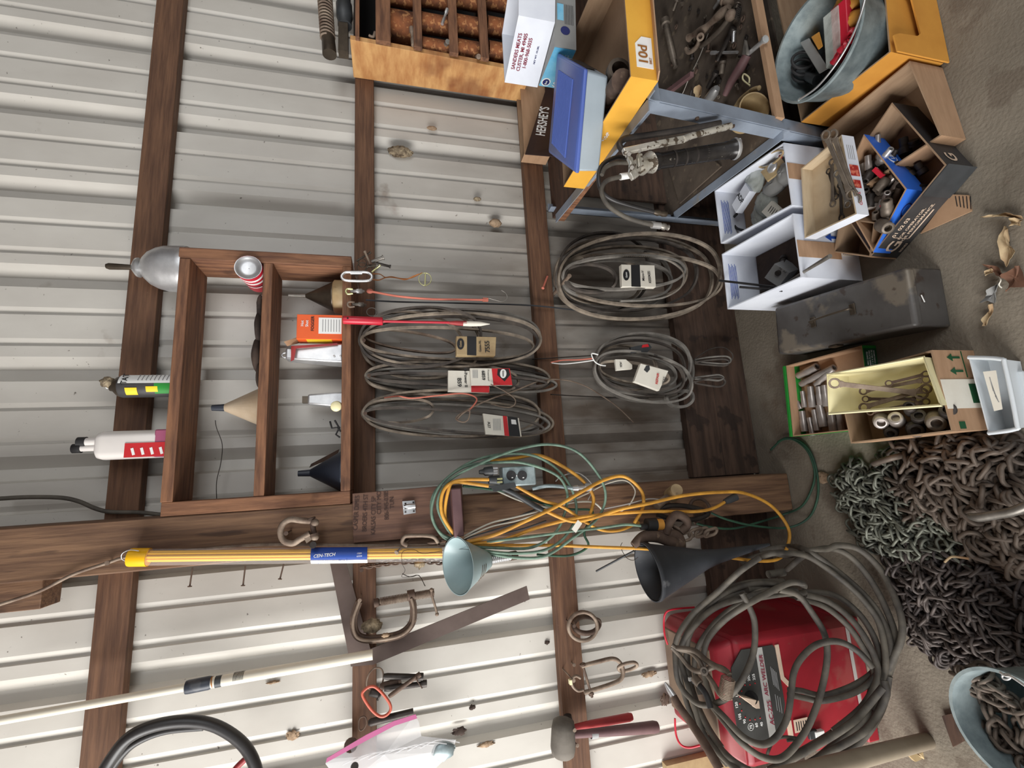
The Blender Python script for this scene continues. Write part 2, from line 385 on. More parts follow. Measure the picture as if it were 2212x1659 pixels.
# ================================================================== THE SETTING
P_ = 0.3048
def siding(x0, x1, z0, z1):
    prof = []
    k = math.floor(x0 / P_)
    while k * P_ < x1:
        b = k * P_
        # low edge of a major rib is at b ; panel runs towards -x from there. measured to +x:
        for dx, dy in [(0, 0), (0.008, 0.033), (0.042, 0.034), (0.078, 0),
                       (0.112, 0), (0.114, 0.008), (0.121, 0.008), (0.137, 0),
                       (0.214, 0), (0.216, 0.008), (0.223, 0.008), (0.239, 0)]:
            prof.append((b + dx, dy))
        k += 1
    vs = []; fs = []
    for (x, y) in prof: vs += [(x, y, z0), (x, y, z1)]
    for i in range(len(prof) - 1): fs.append((2 * i, 2 * i + 2, 2 * i + 3, 2 * i + 1))
    return MB().add(vs, fs)
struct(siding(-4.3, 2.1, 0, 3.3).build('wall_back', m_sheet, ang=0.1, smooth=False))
# floor: concrete slab with slight unevenness
fb = MB(); nx, ny = 60, 50; vs = []
for j in range(ny + 1):
    for i in range(nx + 1):
        x = -4.3 + 6.4 * i / nx; y = -4.4 + 4.5 * j / ny
        vs.append((x, y, -0.004 * abs(sin(x * 3.1) * cos(y * 2.3))))
fs = [(j * (nx + 1) + i, j * (nx + 1) + i + 1, (j + 1) * (nx + 1) + i + 1, (j + 1) * (nx + 1) + i) for j in range(ny) for i in range(nx)]
fb.add(vs, fs); struct(fb.build('floor', m_conc))
struct(MB().box((-4.3, -4.4, 3.3), (2.1, 0.06, 3.36)).build('ceiling', m_dkwood))
struct(MB().box((2.06, -4.4, 0), (2.1, 0.06, 3.3)).build('wall_right', m_sheet2))
def board(name, a, b, mat, bev=0.002): return MB().box(a, b).build(name, mat, bev=bev)
n_ = 0
for zb, zt in [(2.895, 2.985), (2.222, 2.308), (1.541, 1.612), (0.852, 0.938)]:
    n_ += 1; struct(board('trim_%d' % n_, (-4.3, -0.038, zb), (2.06, 0.0, zt), m_girt))
# post, its nailer and the skirt planks
struct(board('trim_5', (-1.781, -0.178, 0), (-1.643, -0.038, 3.3), m_girtv, 0.004))
struct(board('trim_6', (-1.86, -0.12, W(90, 1283, .12).z), (-1.782, -0.038, 3.3), m_girtv))
struct(board('baseboard_1', (-1.64, -0.036, 0.0), (2.06, 0.0, 0.165), m_skirt, 0.003))
struct(board('baseboard_2', (-1.64, -0.040, 0.168), (2.06, 0.0, 0.318), m_skirt, 0.003))
struct(board('baseboard_3', (-4.3, -0.036, 0.0), (-1.784, 0.0, 0.165), m_skirt, 0.003))
struct(board('baseboard_4', (-4.3, -0.040, 0.168), (-1.784, 0.0, 0.30), m_skirt, 0.003))

# ================================================================== WALL SHELF WITH ITS THINGS
sh = thing('wall_shelf', 'open wooden wall shelf of two compartments nailed beside the post', 'shelf', (-1.24, -0.108, 1.6))
zt = W(388, 560, .178).z; zb = W(412, 560, .178).z
za = W(569, 557, .178).z; zc = W(590, 557, .178).z
z1 = W(738, 800, .178).z; z0 = W(758, 800, .178).z
xl0, xl1 = -1.642, -1.604; xr0, xr1 = -0.874, -0.836
MB().box((xl0, -0.178, z0), (xl1, -0.04, zt - 0.002)).build('side_panel', m_shelfv, sh, bev=0.002)
MB().box((xr0, -0.178, z0), (xr1, -0.04, zt + 0.004)).build('side_panel', m_shelfv, sh, bev=0.002)
MB().box((xl1, -0.18, zb), (xr0, -0.038, zt)).build('shelf_board', m_shelf, sh, bev=0.002)
MB().box((xl1, -0.176, zc), (xr0, -0.038, za)).build('shelf_board', m_shelf, sh, bev=0.002)
MB().box((xl1, -0.178, z0), (xr0, -0.038, z1)).build('shelf_board', m_shelf, sh, bev=0.002)
ZT, ZM, ZB = zt, za, z1
def stand(x, y, d, z):      # foot point: the pixel's column at depth d, standing on height z
    p = W(x, y, d); return Vector((p.x, -d, z))
def hz(x, y, d): return W(x, y, d).z
# aluminium bell with rod handle
d = .105; c = stand(388, 582, d, ZT); s_ = S(360, 582, d); r = 50 * s_
H = hz(303, 582, d) - ZT
t = thing('metal_bell', 'polished aluminum bell-shaped vessel with rod handle on shelf top', 'bell', c)
MB().lathe(c, c + V(0, 0, H), [(0, r), (.08, r * 1.01), (.12, r), (.45, r * .97), (.62, r * .88), (.78, r * .72), (.9, r * .5), (.97, r * .3), (1, .2 * r)]).build('bell_body', m_alu, t)
MB().lathe(c + V(0, 0, H * .97), c + V(0, 0, H + 15 * s_), [(0, .2 * r), (.25, .42 * r), (.5, .4 * r), (.8, .25 * r), (1, .14 * r)]).build('collar', m_chrome, t)
MB().lathe(c + V(0, 0, H + 8 * s_), c + V(0, 0, hz(229, 580, d) - ZT), [(0, .11 * r), (.1, .11 * r), (.9, .14 * r), (1, .1 * r)]).build('handle', m_oldtin, t)
# wasp spray can
d = .11; c = stand(371, 834, d, ZT); s_ = S(320, 834, d); r = 24 * s_; H = hz(263, 834, d) - ZT
t = thing('spray_can', 'black and green insecticide can with mud nest on its nozzle, on shelf top', 'spray can', c)
MB().lathe(c, c + V(0, 0, H), [(0, r * .9), (.02, r), (.97, r), (1, r * .95)]).build('can_body', m_black, t)
MB().lathe(c + V(0, 0, H), c + V(0, 0, H + 20 * s_), [(0, r * .95), (.3, r * .86), (.75, r * .45), (1, r * .4)]).build('cap', m_oldtin, t)
MB().lathe(c + V(0, 0, H + 20 * s_), c + V(0, 0, H + 27 * s_), [(0, r * .2), (1, r * .18)]).build('nozzle', m_pwhite, t)
def wrap(c, r, z0_, z1_, a0, a1, mat, parent, name, off=0.0006):
    b = MB(); n = 14; vs = []
    for i in range(n + 1):
        a = a0 + (a1 - a0) * i / n
        vs += [(c.x + (r + off) * sin(a), c.y - (r + off) * cos(a), z0_), (c.x + (r + off) * sin(a), c.y - (r + off) * cos(a), z1_)]
    b.add(vs, [(2 * i, 2 * i + 2, 2 * i + 3, 2 * i + 1) for i in range(n)])
    return b.build(name, mat, parent)
wrap(c, r, ZT + .002, ZT + H * .97, .1, 1.7, m_pwhite, t, 'back_label')
wrap(c, r, ZT + .0, ZT + H * .36, -.9, .08, m_green, t, 'green_label')
wrap(c, r, ZT + H * .3, ZT + H * .5, -.7, -.2, m_yellabel, t, 'green_label', .001)
wrap(c, r, ZT + H * .65, ZT + H * .85, -1.0, -.3, m_yellabel, t, 'logo_patch', .0012)
text('TAT', c + V(r * .50, -r * .90, H * .86), (1, .5, 0), (0, 0, 1), r * .62, m_pblack, t, bold=True)
for k in range(9): patch(c + V(r * .64, -r * .79, H * (.08 + .07 * k)), (1, .8, 0), (0, 0, 1), r * .75, r * .06, m_pgrey, t, 'small_print')
tag(MB().ball(c + V(.012, -.004, H + 24 * s_), .017, 9, (1, 1, 1.1), jit=.25).build('mud_nest', m_mudd), 'crumbly wasp nest stuck on the black spray can nozzle', 'nest')
# twin-neck fluid bottle
d = .11; c = stand(361, 958, d, ZT); s_ = S(300, 958, d); H = hz(212, 955, d) - ZT; hw = 30 * s_
t = thing('fluid_bottle', 'milky twin-neck bottle with pink fluid and red label on shelf top', 'bottle', c)
def rbox(b, c, hx, hy, z0_, z1_, rad, n=5, mi=0, top=1.0):
    rings = []
    for zz, sc in [(z0_, .93), (z0_ + .004, 1), (z1_ - rad * top, 1), (z1_ - rad * .35 * top, .9), (z1_, .62)]:
        ring = []
        for qx, qy, a0 in [(1, 1, 0), (-1, 1, pi / 2), (-1, -1, pi), (1, -1, 1.5 * pi)]:
            for i in range(n + 1):
                a = a0 + pi / 2 * i / n
                ring.append((c.x + (qx * (hx - rad) + rad * cos(a)) * sc, c.y + (qy * (hy - rad) + rad * sin(a)) * sc, zz))
        rings.append(ring)
    n2 = len(rings[0]); vs = [p for q in rings for p in q]; fs = [list(range(n2 - 1, -1, -1)), [(len(rings) - 1) * n2 + k for k in range(n2)]]
    for i in range(len(rings) - 1):
        for k in range(n2): l = (k + 1) % n2; fs.append((i * n2 + k, i * n2 + l, (i + 1) * n2 + l, (i + 1) * n2 + k))
    return b.add(vs, fs, mi)
rbox(MB(), c, hw, .028, ZT, ZT + H, .02).build('bottle_body', m_milk, t)
MB().box((c.x - hw * .98, c.y - .0285, ZT + .001), (c.x + hw * .98, c.y - .010, ZT + 33 * s_)).build('fluid', m_pinkliq, t, bev=.004)
patch(V(c.x - hw * .45, c.y - .0288, ZT + H * .31), *UPR, hw * 1.0, H * .56, m_pred, t, 'red_label', .0012)
for k in range(4): patch(V(c.x - hw * .55, c.y - .0302, ZT + H * (.12 + .12 * k)), (1, 0, .3), (0, 0, 1), hw * .5, .007, m_pwhite, t, 'printed_patch')
for xx, rr, h0, h1, cap in [(954, 9, 206, 187, 11), (967, 7, 206, 176, 10)]:
    a = W(h0 + 8, xx, d); b_ = W(h1, xx, d)
    MB().lathe(V(a.x, -d, a.z), V(a.x, -d, b_.z), [(0, rr * s_), (1, rr * s_)], 18).build('neck', m_milk, t)
    e = W(h1 - 19, xx, d)
    MB().lathe(V(a.x, -d, b_.z), V(a.x, -d, e.z), [(0, cap * s_), (.95, cap * s_), (1, cap * .85 * s_)], 18).build('cap', m_rubber, t)
# red aerosol lying with its base to the room
s_ = S(536, 578, .18); r = 27 * s_; a = W(540, 578, .185); a = V(a.x, -.185, ZM + r + .001)
t = thing('spray_can', 'red and white can lying on middle shelf with silver base facing out', 'spray can', V(a.x, -.11, ZM))
b_ = a + V(.012, .145, 0)
MB().lathe(a, b_, [(.002, r * .97), (.03, r), (.9, r), (1, r * .8), (1, .001)], cap=False).build('can_body', m_redb, t)
MB().lathe(a - V(0, .001, 0), a + V(0, .012, 0), [(0, r * 1.0), (0, r * .92), (.45, r * .84), (.62, r * .5), (.7, .001)], cap=False).build('base_rim', m_alu, t)
for q0, q1, mt_ in [(.12, .2, m_pwhite), (.3, .38, m_pwhite), (.5, .53, m_pblack), (.56, .60, m_pwhite)]:
    MB().lathe(a + (b_ - a) * q0, a + (b_ - a) * q1, [(0, r * 1.008), (1, r * 1.008)], cap=False).build('label_band', mt_, t)
# glove / rag
b = MB(); y0 = 655
for i, (xa, xb, ya, yb, hh) in enumerate([(556, 569, 650, 690, 8), (552, 569, 680, 742, 16), (549, 569, 735, 800, 20), (556, 569, 790, 838, 10)]):
    p0 = W(568, ya, .12); p1 = W(568, yb, .12)
    b.ball(V((p0.x + p1.x) / 2, -.115 - .01 * (i % 2), ZM + hh * .0009), abs(p1.x - p0.x) * .62, 10, (1, .8, hh * .00085 / (abs(p1.x - p0.x) * .62)), jit=.1)
for i in range(4):
    p0 = W(562, 676 + 7 * i, .14); b.tube([p0, p0 + V(.03, -.012, .004), p0 + V(.06, -.012 + .008 * i, -.003)], [.008, .009, .006], 8)
tag(b.build('leather_glove', m_glove, sub=1), 'crumpled dirty brown leather glove flat on the middle shelf', 'glove')
# funnels
def funnel(name, label, cx_, xtip, xcone, xbase, hwb, hwt, hwc, z, d, mat, mtip, rim=None):
    c = stand(xbase, cx_, d, z); s_ = S(xbase, cx_, d); k = (hz(xtip, cx_, d) - z); kc = (hz(xcone, cx_, d) - z)
    t = thing(name, label, 'funnel', c)
    rr = rim or 0
    zb_ = rr * s_ * 1.0
    MB().lathe(c, c + V(0, 0, kc), [(0, hwb * s_ * 1.02), (.03, hwb * s_ * 1.02), (zb_ / kc + .035, hwb * s_), (1, hwc * s_)], 30).build('cone', mat, t)
    MB().lathe(c + V(0, 0, kc * .97), c + V(0, 0, k), [(0, hwc * s_), (1, hwt * s_)], 20).build('spout', mtip, t)
    return t, c, s_
funnel('funnel', 'stained ivory plastic funnel with dark spout, upside down on middle shelf', 879, 458, 486, 561, 43, 6, 8, ZM, .10, m_ivory, m_funnel)
t, c, s_ = funnel('funnel', 'old tarnished metal funnel upside down on bottom shelf', 641, 623, 660, 716, 31, 2.5, 4, ZB + .036, .10, m_oldtin, m_steel)
MB().lathe(c - V(0, 0, .036), c, [(0, 36 * s_), (.85, 36 * s_), (1, 32 * s_)], 30).build('lower_ring', m_tan, t)
funnel('funnel', 'dark blue plastic funnel upside down on bottom shelf near post', 1018, 644, 670, 738, 44, 6, 7.5, ZB, .105, m_funnel, m_funnel)
# fogger box
a = W(740, 733, .15); b2 = W(640, 680, .15)
t = thing('fogger_box', 'orange insect fogger box with open flap on bottom shelf', 'box', (a.x, -.12, ZB))
X0_, X1_ = W(738, 733, .15).x, W(738, 681, .15).x; H = hz(641, 700, .15) - ZB
MB().box((X0_, -.150, ZB), (X1_, -.095, ZB + H)).build('box_body', m_orange, t, bev=.001)
patch(V((X0_ + X1_) / 2 + .004, -.1506, ZB + H * .28), *UPR, (X1_ - X0_) * .66, H * .5, m_pwhite, t, 'back_panel')
for k in range(7): patch(V((X0_ + X1_) / 2 + .004, -.1514, ZB + H * (.08 + .06 * k)), *UPR, (X1_ - X0_) * .5, H * .015, m_pgrey, t, 'small_print')
text('FOGGER', V((X0_ + X1_) / 2 + .01, -.1508, ZB + H * .66), *UPR, .013, m_pblack, t, bold=True)
for k in range(2): text(['Hot', 'Shot'][k], V((X0_ + X1_) / 2 + .01, -.1508, ZB + H * (.88 - .1 * k)), *UPR, .012, m_pwhite, t, bold=True)
MB().box((X0_ - .0008, -.145, ZB + H * .25), (X0_, -.1, ZB + H * .8)).build('side_print', m_yellabel, t)
MB().prism([V(X0_, -.15, ZB + H), V(X0_ + .004, -.15, ZB + H), V(X0_ - .022, -.19, ZB + H + .028)], (0, .05, 0)).build('flap', m_card, t)
# tapered aluminium tins
def taper(name, label, xt, xb_, ya, yb, yta, ytb, d, dep, z, mat, cat):
    A = W(xb_, ya, d).x; B = W(xb_, yb, d).x; C_ = W(xt, yta, d).x; D = W(xt, ytb, d).x; H = hz(xt, (ya + yb) / 2, d) - z
    t = thing(name, label, cat, ((A + B) / 2, -d + dep / 2, z))
    MB().hexa([(A, -d, z), (B, -d, z), (B, -d + dep, z), (A, -d + dep, z), (C_, -d + dep * .2, z + H), (D, -d + dep * .2, z + H), (D, -d + dep * .8, z + H), (C_, -d + dep * .8, z + H)]).build('body', mat, t, bev=.006)
    return t, (C_ + D) / 2, z + H
t, x_, z_ = taper('grain_scoop', 'silver tapered metal scoop standing beside the orange fogger box', 614, 735, 783, 741, 773, 748, .14, .075, ZB, m_alu, 'scoop')
MB().tube([V(x_ + .008 * cos(a), -.10, z_ + .006 + .009 * sin(a)) for a in [2 * pi * i / 14 for i in range(14)]], .0028, 6, True).build('hanging_ring', m_chrome, t)
MB().ball(V(x_ - .012, -.142, z_ - .15), .003).ball(V(x_ - .012, -.142, z_ - .17), .003).build('rivet', m_chrome, t)
MB().prism([V(x_ - .03, -.141, z_ - .02), V(x_ + .02, -.141, z_ - .02), V(x_ + .03, -.146, z_ - .16), V(x_ + .024, -.146, z_ - .16), V(x_ + .012, -.144, z_ - .035), V(x_ - .026, -.144, z_ - .03)], (0, .003, 0)).build('red_stain', m_redp, t)
t, x_, z_ = taper('square_tin', 'small silver tapered tin with square spout, middle of bottom shelf', 663, 735, 880, 846, 872, 850, .10, .05, ZB, m_alu, 'tin')
MB().box((x_ - .011, -.085, z_ - .002), (x_ + .011, -.065, z_ + .017)).build('spout', m_oldtin, t)
a = W(726, 878, .17); a = V(a.x, -.172, ZB + .0165)
t = thing('plastic_vial', 'small white vial lying toward the room on bottom shelf', 'vial', (a.x, -.14, ZB))
MB().lathe(a, a + V(.004, .02, 0), [(0, .015), (.1, .0165), (1, .0165)], 20).build('cap', m_cream, t)
MB().lathe(a + V(.004, .02, 0), a + V(.012, .075, 0), [(0, .0145), (1, .0145)], 20).build('vial_body', m_milk, t)
# black spring clip on bottom shelf
b = MB(); a = W(735, 945, .15); a = V(a.x, -.15, ZB + .006)
b.tube([a, a + V(.01, 0, .012), a + V(.03, 0, .002), a + V(.055, 0, .016)], .003, 6).tube([a + V(.018, -.002, -.003), a + V(.032, 0, .008), a + V(.03, 0, .024), a + V(.052, 0, .03)], .003, 6)
tag(b.build('hair_spring_clip', m_rubber), 'small black wire clip next to the dark blue funnel', 'clip')
tag(MB().tube(smooth_path([W(465, 908, .05), W(468, 925, .06), W(480, 960, .06), W(477, 1000, .05), W(468, 1040, .05), W(468, 1080, .045)]), .0012, 5).build('bent_wire', m_wire), 'thin bent wire hanging behind the upper shelf compartment', 'wire')
# thin gray flat strip leaning behind dark funnel
tag(MB().prism([W(733, 970, .045), W(728, 985, .045), W(668, 1010, .045), W(672, 1002, .045)], (0, .004, 0)).build('wood_strip', m_dkwood), 'thin leaning strip behind the dark blue funnel', 'strip')

# ================================================================== BIN RACK (upper right in the place)
xa = -0.007
rk = thing('bin_rack', 'wooden bin rack with pale pine side panel mounted at top right', 'rack', (.5, -.12, 1.0))
rz1 = 1.62; rz0 = .95
yf = [-.216, -.192]
def rp(x, y, yy): r = ray(x, y); return CAM + r * ((yy - CAM.y) / r.y)
A1 = PX(760, 86, xa); A2 = PX(1110, 152, xa)
MB().hexa([V(xa, A2.y, .93), V(xa + .02, A2.y, .93), V(xa + .02, -.04, .93), V(xa, -.04, .93), V(xa, A1.y, 1.617), V(xa + .02, A1.y, 1.617), V(xa + .02, -.04, 1.617), V(xa, -.04, 1.617)]).build('side_panel', m_pine, rk, bev=.001)
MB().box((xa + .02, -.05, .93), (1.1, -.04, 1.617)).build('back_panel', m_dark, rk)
yF = A1.y
for xp in (762, 828, 903, 980, 1047, 1120):
    p = W(xp, 60, -yF); z = p.z + (-.0 if xp > 762 else -.012)
    MB().box((xa + .02, yF + .004, z - .006), (1.1, -.05, z + .006)).build('shelf_board', m_dkwood, rk)
for xp, hwp in ((828, 15.5), (903, 9), (980, 9.5), (1046, 9), (772, 4), (1118, 9)):
    z = W(xp, 100, .222).z; hh = hwp * S(xp, 60, .222)
    q = PX(xp, 100, xa)
    MB().box((xa - .001, yF - .018, z - hh), (1.1, yF, z + hh)).build('front_slat', m_shelf, rk, bev=.001)
zc_ = [W(x_, 60, .19).z for x_ in (828, 903, 980, 1047, 1120)]
k = 0
for row in range(4):
    zh, zl = zc_[row] - .006, zc_[row + 1] + .006
    for (yp, rr) in ((98, .036), (45, .036), (-12, .036)):
        if row == 0 and yp == 98: continue
        p = W((828, 903, 980, 1047)[row] + 35, yp + 4 * row, .175)
        rr_ = .062 if row == 0 and yp == 45 else rr
        h_ = (zh - zl) * .93
        o = MB().lathe(V(p.x, -.165 + (rr_ - .036), zl), V(p.x, -.165 + (rr_ - .036), zl + h_), [(0, rr_), (.03, rr_ * 1.03), (.06, rr_), (.94, rr_), (.97, rr_ * 1.03), (1, rr_), (1, rr_ * .92), (.1, rr_ * .9)], 24, cap=False).build('rusty_can', m_rust)
        tag(o, 'rusty orange tin can in %s row of bin rack, %s' % (['top', 'second', 'third', 'bottom'][row], {98: 'nearest the pine side', 45: 'second from pine side', -12: 'third from pine side'}[yp]), 'can', 'rusty cans in the bin rack')
def barbit(name, label, x, y, d, x2, y2, r, mat, cat, d2=None):
    a = W(x, y, d); b_ = W(x2, y2, d2 or d); return tag(MB().lathe(a, b_, [(0, r), (.25, r * 1.05), (.3, r * .7), (.6, r * .7), (.65, r * .95), (1, r * .9)], 14).build(name, mat), label, cat)
barbit('bolt', 'shiny bolt shank poking over second shelf of bin rack', 966, 20, .235, 955, 52, .0065, m_chrome, 'bolt')
barbit('spark_plug', 'spark plug standing in bin rack beside pine side panel', 889, 60, .21, 893, 98, .009, m_iron2, 'spark plug')
barbit('bolt_stub', 'round grey bolt end under third slat of bin rack', 967, 90, .225, 962, 98, .009, m_steel, 'bolt', .19)
barbit('pipe_nipple', 'small pale pipe end in bottom bin near pine panel', 1034, 122, .22, 1030, 124, .009, m_iron2, 'pipe', .18)
tag(MB().tube(smooth_path([W(797, 77, .2), W(806, 80, .2), W(810, 70, .2)]), .0055, 8).build('hook_end', m_iron2), 'bent pale hook end in the top bin of rack', 'hook')
# mechanism left of the rack: spring over damper
t = thing('spring_damper', 'dusty coil spring and dark cylinder hanging at the top right', 'damper', W(720, 60, .1))
b = MB()
sp = [];
for i in range(130):
    a = i * 2 * pi / 6; q = i / 129
    c0 = W(698, -60, .16).lerp(W(708, 84, .16), q); sp.append(c0 + V(0, cos(a) * .024, sin(a) * .024))
b.tube(smooth_path(sp, False, 3), .0042, 6); b.build('coil_spring', m_iron2, t)
MB().lathe(W(696, -70, .16), W(712, 118, .16), [(0, .014), (.72, .014), (.74, .023), (1, .025)], 20).build('rod', m_oldtin, t)
MB().lathe(W(740, -60, .12), W(745, 56, .12), [(0, .026), (.6, .026), (.62, .03), (.85, .03), (.87, .026), (1, .026)], 20).build('cylinder', m_tape, t)
MB().lathe(W(742, 56, .12), W(742, 118, .12), [(0, .024), (1, .025)], 4).build('mount_block', m_oldtin, t)
# ================================================================== ON AND BESIDE THE POST
def ptube(name, pts, r, mat, parent=None, n=8, closed=False, k=6, flat=None, up=None, sm=True):
    """pts: (x, y, d)"""
    w_ = [W(*p) for p in pts]
    w_ = [q if q.z > .007 else F(p[0], p[1], .007) for q, p in zip(w_, pts)]
    if sm: w_ = smooth_path(w_, closed, k)
    return MB().tube(w_, r, n, closed, flat=flat, up=up).build(name, mat, parent)
def plate(name, px, d, th, mat, parent=None, bev=0):
    return MB().prism([W(x, y, d) for x, y in px], (0, th, 0)).build(name, mat, parent, bev=bev)
def nail(label, x, y, d, d2, group=None, r=.0022, hr=.006, mat=None, dx=0, dy=0):
    a = W(x, y, d); b_ = V(a.x, -d2, a.z) + V(dx, 0, dy)
    return tag(MB().tube([b_, a], r, 8).lathe(a, a + (a - b_).normalized() * .002, [(0, hr), (1, hr)], 12).build('nail', mat or m_iron), label, 'nail', group)
# inscribed plank over the post
t = thing('inscribed_board', 'dark board with hand-written pencil notes nailed over the post', 'board', W(900, 1110, .2))
bp = [(761, 1066), (998, 1046), (1004, 1150), (925, 1160), (763, 1173)]
plate('board_face', bp, .196, .017, m_plate, t, bev=.0015)
for i, (s, x_, y_) in enumerate([('CASPER DIMES', 773, 1112), ('BROERS 4TH ST', 792, 1112), ('KALSAS CITY 5P', 810, 1118), ('CITY MO', 822, 1090), ('806-945-0385', 838, 1095), ('TUN', 850, 1090)]):
    text(s, W(x_ - 3, y_ - 4, .1965) , (1, 0, .02 * i - .06), (0, 0, 1), .019, m_ppencil, t, sx=.82 if len(s) > 9 else .9)
# latch plate
t = thing('latch_plate', 'shiny metal latch plate screwed on the inscribed board', 'latch', W(884, 1096, .2))
plate('base_plate', [(869, 1083), (895, 1081), (898, 1108), (872, 1112)], .2, .004, m_chrome, t)
MB().lathe(W(872, 1095, .205), W(897, 1093, .205), [(0, .007), (.4, .009), (1, .008)], 14).build('latch_barrel', m_chrome, t)
for q in [(876, 1088), (893, 1085), (876, 1106), (894, 1104)]: MB().ball(W(*q, .2045), .0028, 6).build('screw', m_toold, t)
MB().box(W(873, 1091, .212), W(882, 1099, .205)).build('slot', m_dark, t)
# bracket peg
pz = [W(982, 1060, .26), W(1000, 1160, .26)]
tag(MB().prism([W(x, y, .30) for x, y in [(974, 1056), (996, 1054), (1003, 1158), (982, 1162)]], (0, .115, 0)).build('wood_peg', m_purple, bev=.003), 'short dark wooden block sticking out of the post holding the cords', 'peg')
# shackle near shelf
t = thing('bow_shackle', 'large grey bow shackle with bolt hung on the post beside the shelf', 'shackle', W(688, 1150, .21))
bow = smooth_path([W(672, 1126, .235), W(650, 1124, .235), W(628, 1122, .232), W(611, 1132, .228), W(606, 1150, .225), W(613, 1168, .225), W(632, 1174, .23), W(648, 1165, .235), W(670, 1152, .24)])
MB().tube(bow, [.0085] * len(bow), 10).build('bow', m_iron2, t)
MB().lathe(W(672, 1118, .235), W(680, 1158, .24), [(0, .011), (.08, .012), (.1, .007), (.85, .007), (.87, .013), (1, .013)], 14).build('pin', m_iron, t)
for q in ((680, 1129), (680, 1160)): MB().ball(W(*q, .237), .0115, 8, (1.0, 1, 1.0)).build('eye', m_iron2, t)
plate('keeper_tab', [(655, 1158), (668, 1154), (673, 1166), (662, 1174)], .245, .004, m_iron2, t)
MB().lathe(W(676, 1177, .238), W(676, 1177, .246), [(0, .009), (.5, .0095), (1, .009)], 18).build('cotter_disc', m_toold, t)
nail('nail holding the large bow shackle on the post', 618, 1152, .245, .178, r=.0025)
# chain link hooked on the post above the yellow tube
t = thing('chain_hook', 'thick rusty link and short chain on nail behind the yellow tube', 'chain', W(980, 1170, .2))
ptube('large_link', [(880, 1179, .215), (869, 1172, .215), (873, 1160, .22), (885, 1157, .222), (920, 1157, .222), (938, 1161, .22), (946, 1172, .215)], .0058, m_iron2, t, 10)
for i in range(4):
    a = W(938 + 20 * i, 1171 + (i % 2) * 2, .205)
    lk = [a + V((cos(g) * .009) * (1 if i % 2 else .15), (cos(g) * .009) * (.2 if i % 2 else 1), -sin(g) * .019) for g in [2 * pi * j / 16 for j in range(16)]]
    MB().tube(lk, .0035, 8, True).build('chain_link', m_iron, t)
nail('long nail with round head at the rusty chain link', 857, 1193, .225, .178, hr=.007, r=.003, mat=m_iron2, dx=.03, dy=-.04)
# hanging fine chain
t = thing('small_chain', 'rusty light chain along the lower edge of the yellow tube', 'chain', W(870, 1222, .18))
for i in range(22):
    f_ = i / 21; a = W(788 + 200 * f_, 1224 - 9 * sin(f_ * 3) - 4 * f_, .17)
    fl = i % 2
    lk = [a + V(cos(g) * .0065 * (1 if fl else .1), cos(g) * .0065 * (.1 if fl else 1), -sin(g) * .0125) for g in [2 * pi * j / 14 for j in range(14)]]
    MB().tube(lk, .0023, 6, True).build('chain_link', m_iron, t)
tag(MB().ball(W(907, 1218, .19), .016, 9, (1, .8, .9), jit=.3).build('mud_nest', m_mudd), 'small ragged nest on the rusty light chain', 'nest')
nail('small nail at the end of the light chain', 781, 1232, .075, .038)
# yellow fiberglass rods in clear tube
t = thing('rod_tube', 'clear tube of yellow fiberglass rods with blue label on the post', 'tube', W(620, 1203, .2))
A = W(282, 1204, .205); B = W(962, 1197, .205)
MB().lathe(A, B, [(0, .0215), (1, .0215)], 24, cap=False).build('clear_tube', m_plast, t)
ax = (B - A).normalized()
for i in range(9):
    a = i * 2 * pi / 8; rr = .0105 if i < 8 else 0
    o_ = V(cos(a) * rr, sin(a) * rr, 0)
    MB().tube([A + ax * .02 + o_ + V(.002, 0, 0), B - ax * .01 + o_ + V(.003, 0, 0)], .0042, 7).build('yellow_rod', m_yel, t)
MB().lathe(A - ax * .002, A + ax * .042, [(0, .0225), (.1, .0235), (1, .0235)], 24).build('end_cap', m_yel, t)
ptube('hang_loop', [(300, 1190, .23), (280, 1188, .228), (264, 1196, .222), (264, 1208, .215), (282, 1216, .21)], .0014, m_chrome, t, 6)
La = A + (B - A) * ((649 - 282) / 680); Lb = A + (B - A) * ((775 - 282) / 680)
def arc(b, A_, B_, r, a0, a1, n=10):
    vs = []
    for i in range(n + 1):
        a = a0 + (a1 - a0) * i / n; o_ = V(sin(a) * r, -cos(a) * r, 0); vs += [A_ + o_, B_ + o_]
    return b.add(vs, [(2 * i, 2 * i + 1, 2 * i + 3, 2 * i + 2) for i in range(n)])
arc(MB(), La, Lb, .0222, -.45, 1.7).build('blue_label', m_pblue, t)
arc(MB(), La, Lb, .0223, -1.3, -.5).build('white_label', m_pwhite, t)
mid = (La + Lb) / 2
text('CEN-TECH', La + (Lb - La) * .24 + V(.003, -.0232, 0), (0, 0, -1), (1, .2, 0), .012, m_pwhite, t, bold=True, shear=.2)
text('ITEM', La + (Lb - La) * .86 + V(.007, -.0228, 0), (0, 0, -1), (1, .2, 0), .006, m_pwhite, t)
text('65326', La + (Lb - La) * .86 + V(.000, -.0234, 0), (0, 0, -1), (1, 0, 0), .006, m_pwhite, t)
text('3/16" Fiberglass Wire Running Kit', La + (Lb - La) * .5 + V(-.0125, -.0195, 0), (0, 0, -1), (1, -.6, 0), .0085, m_pblue, t)
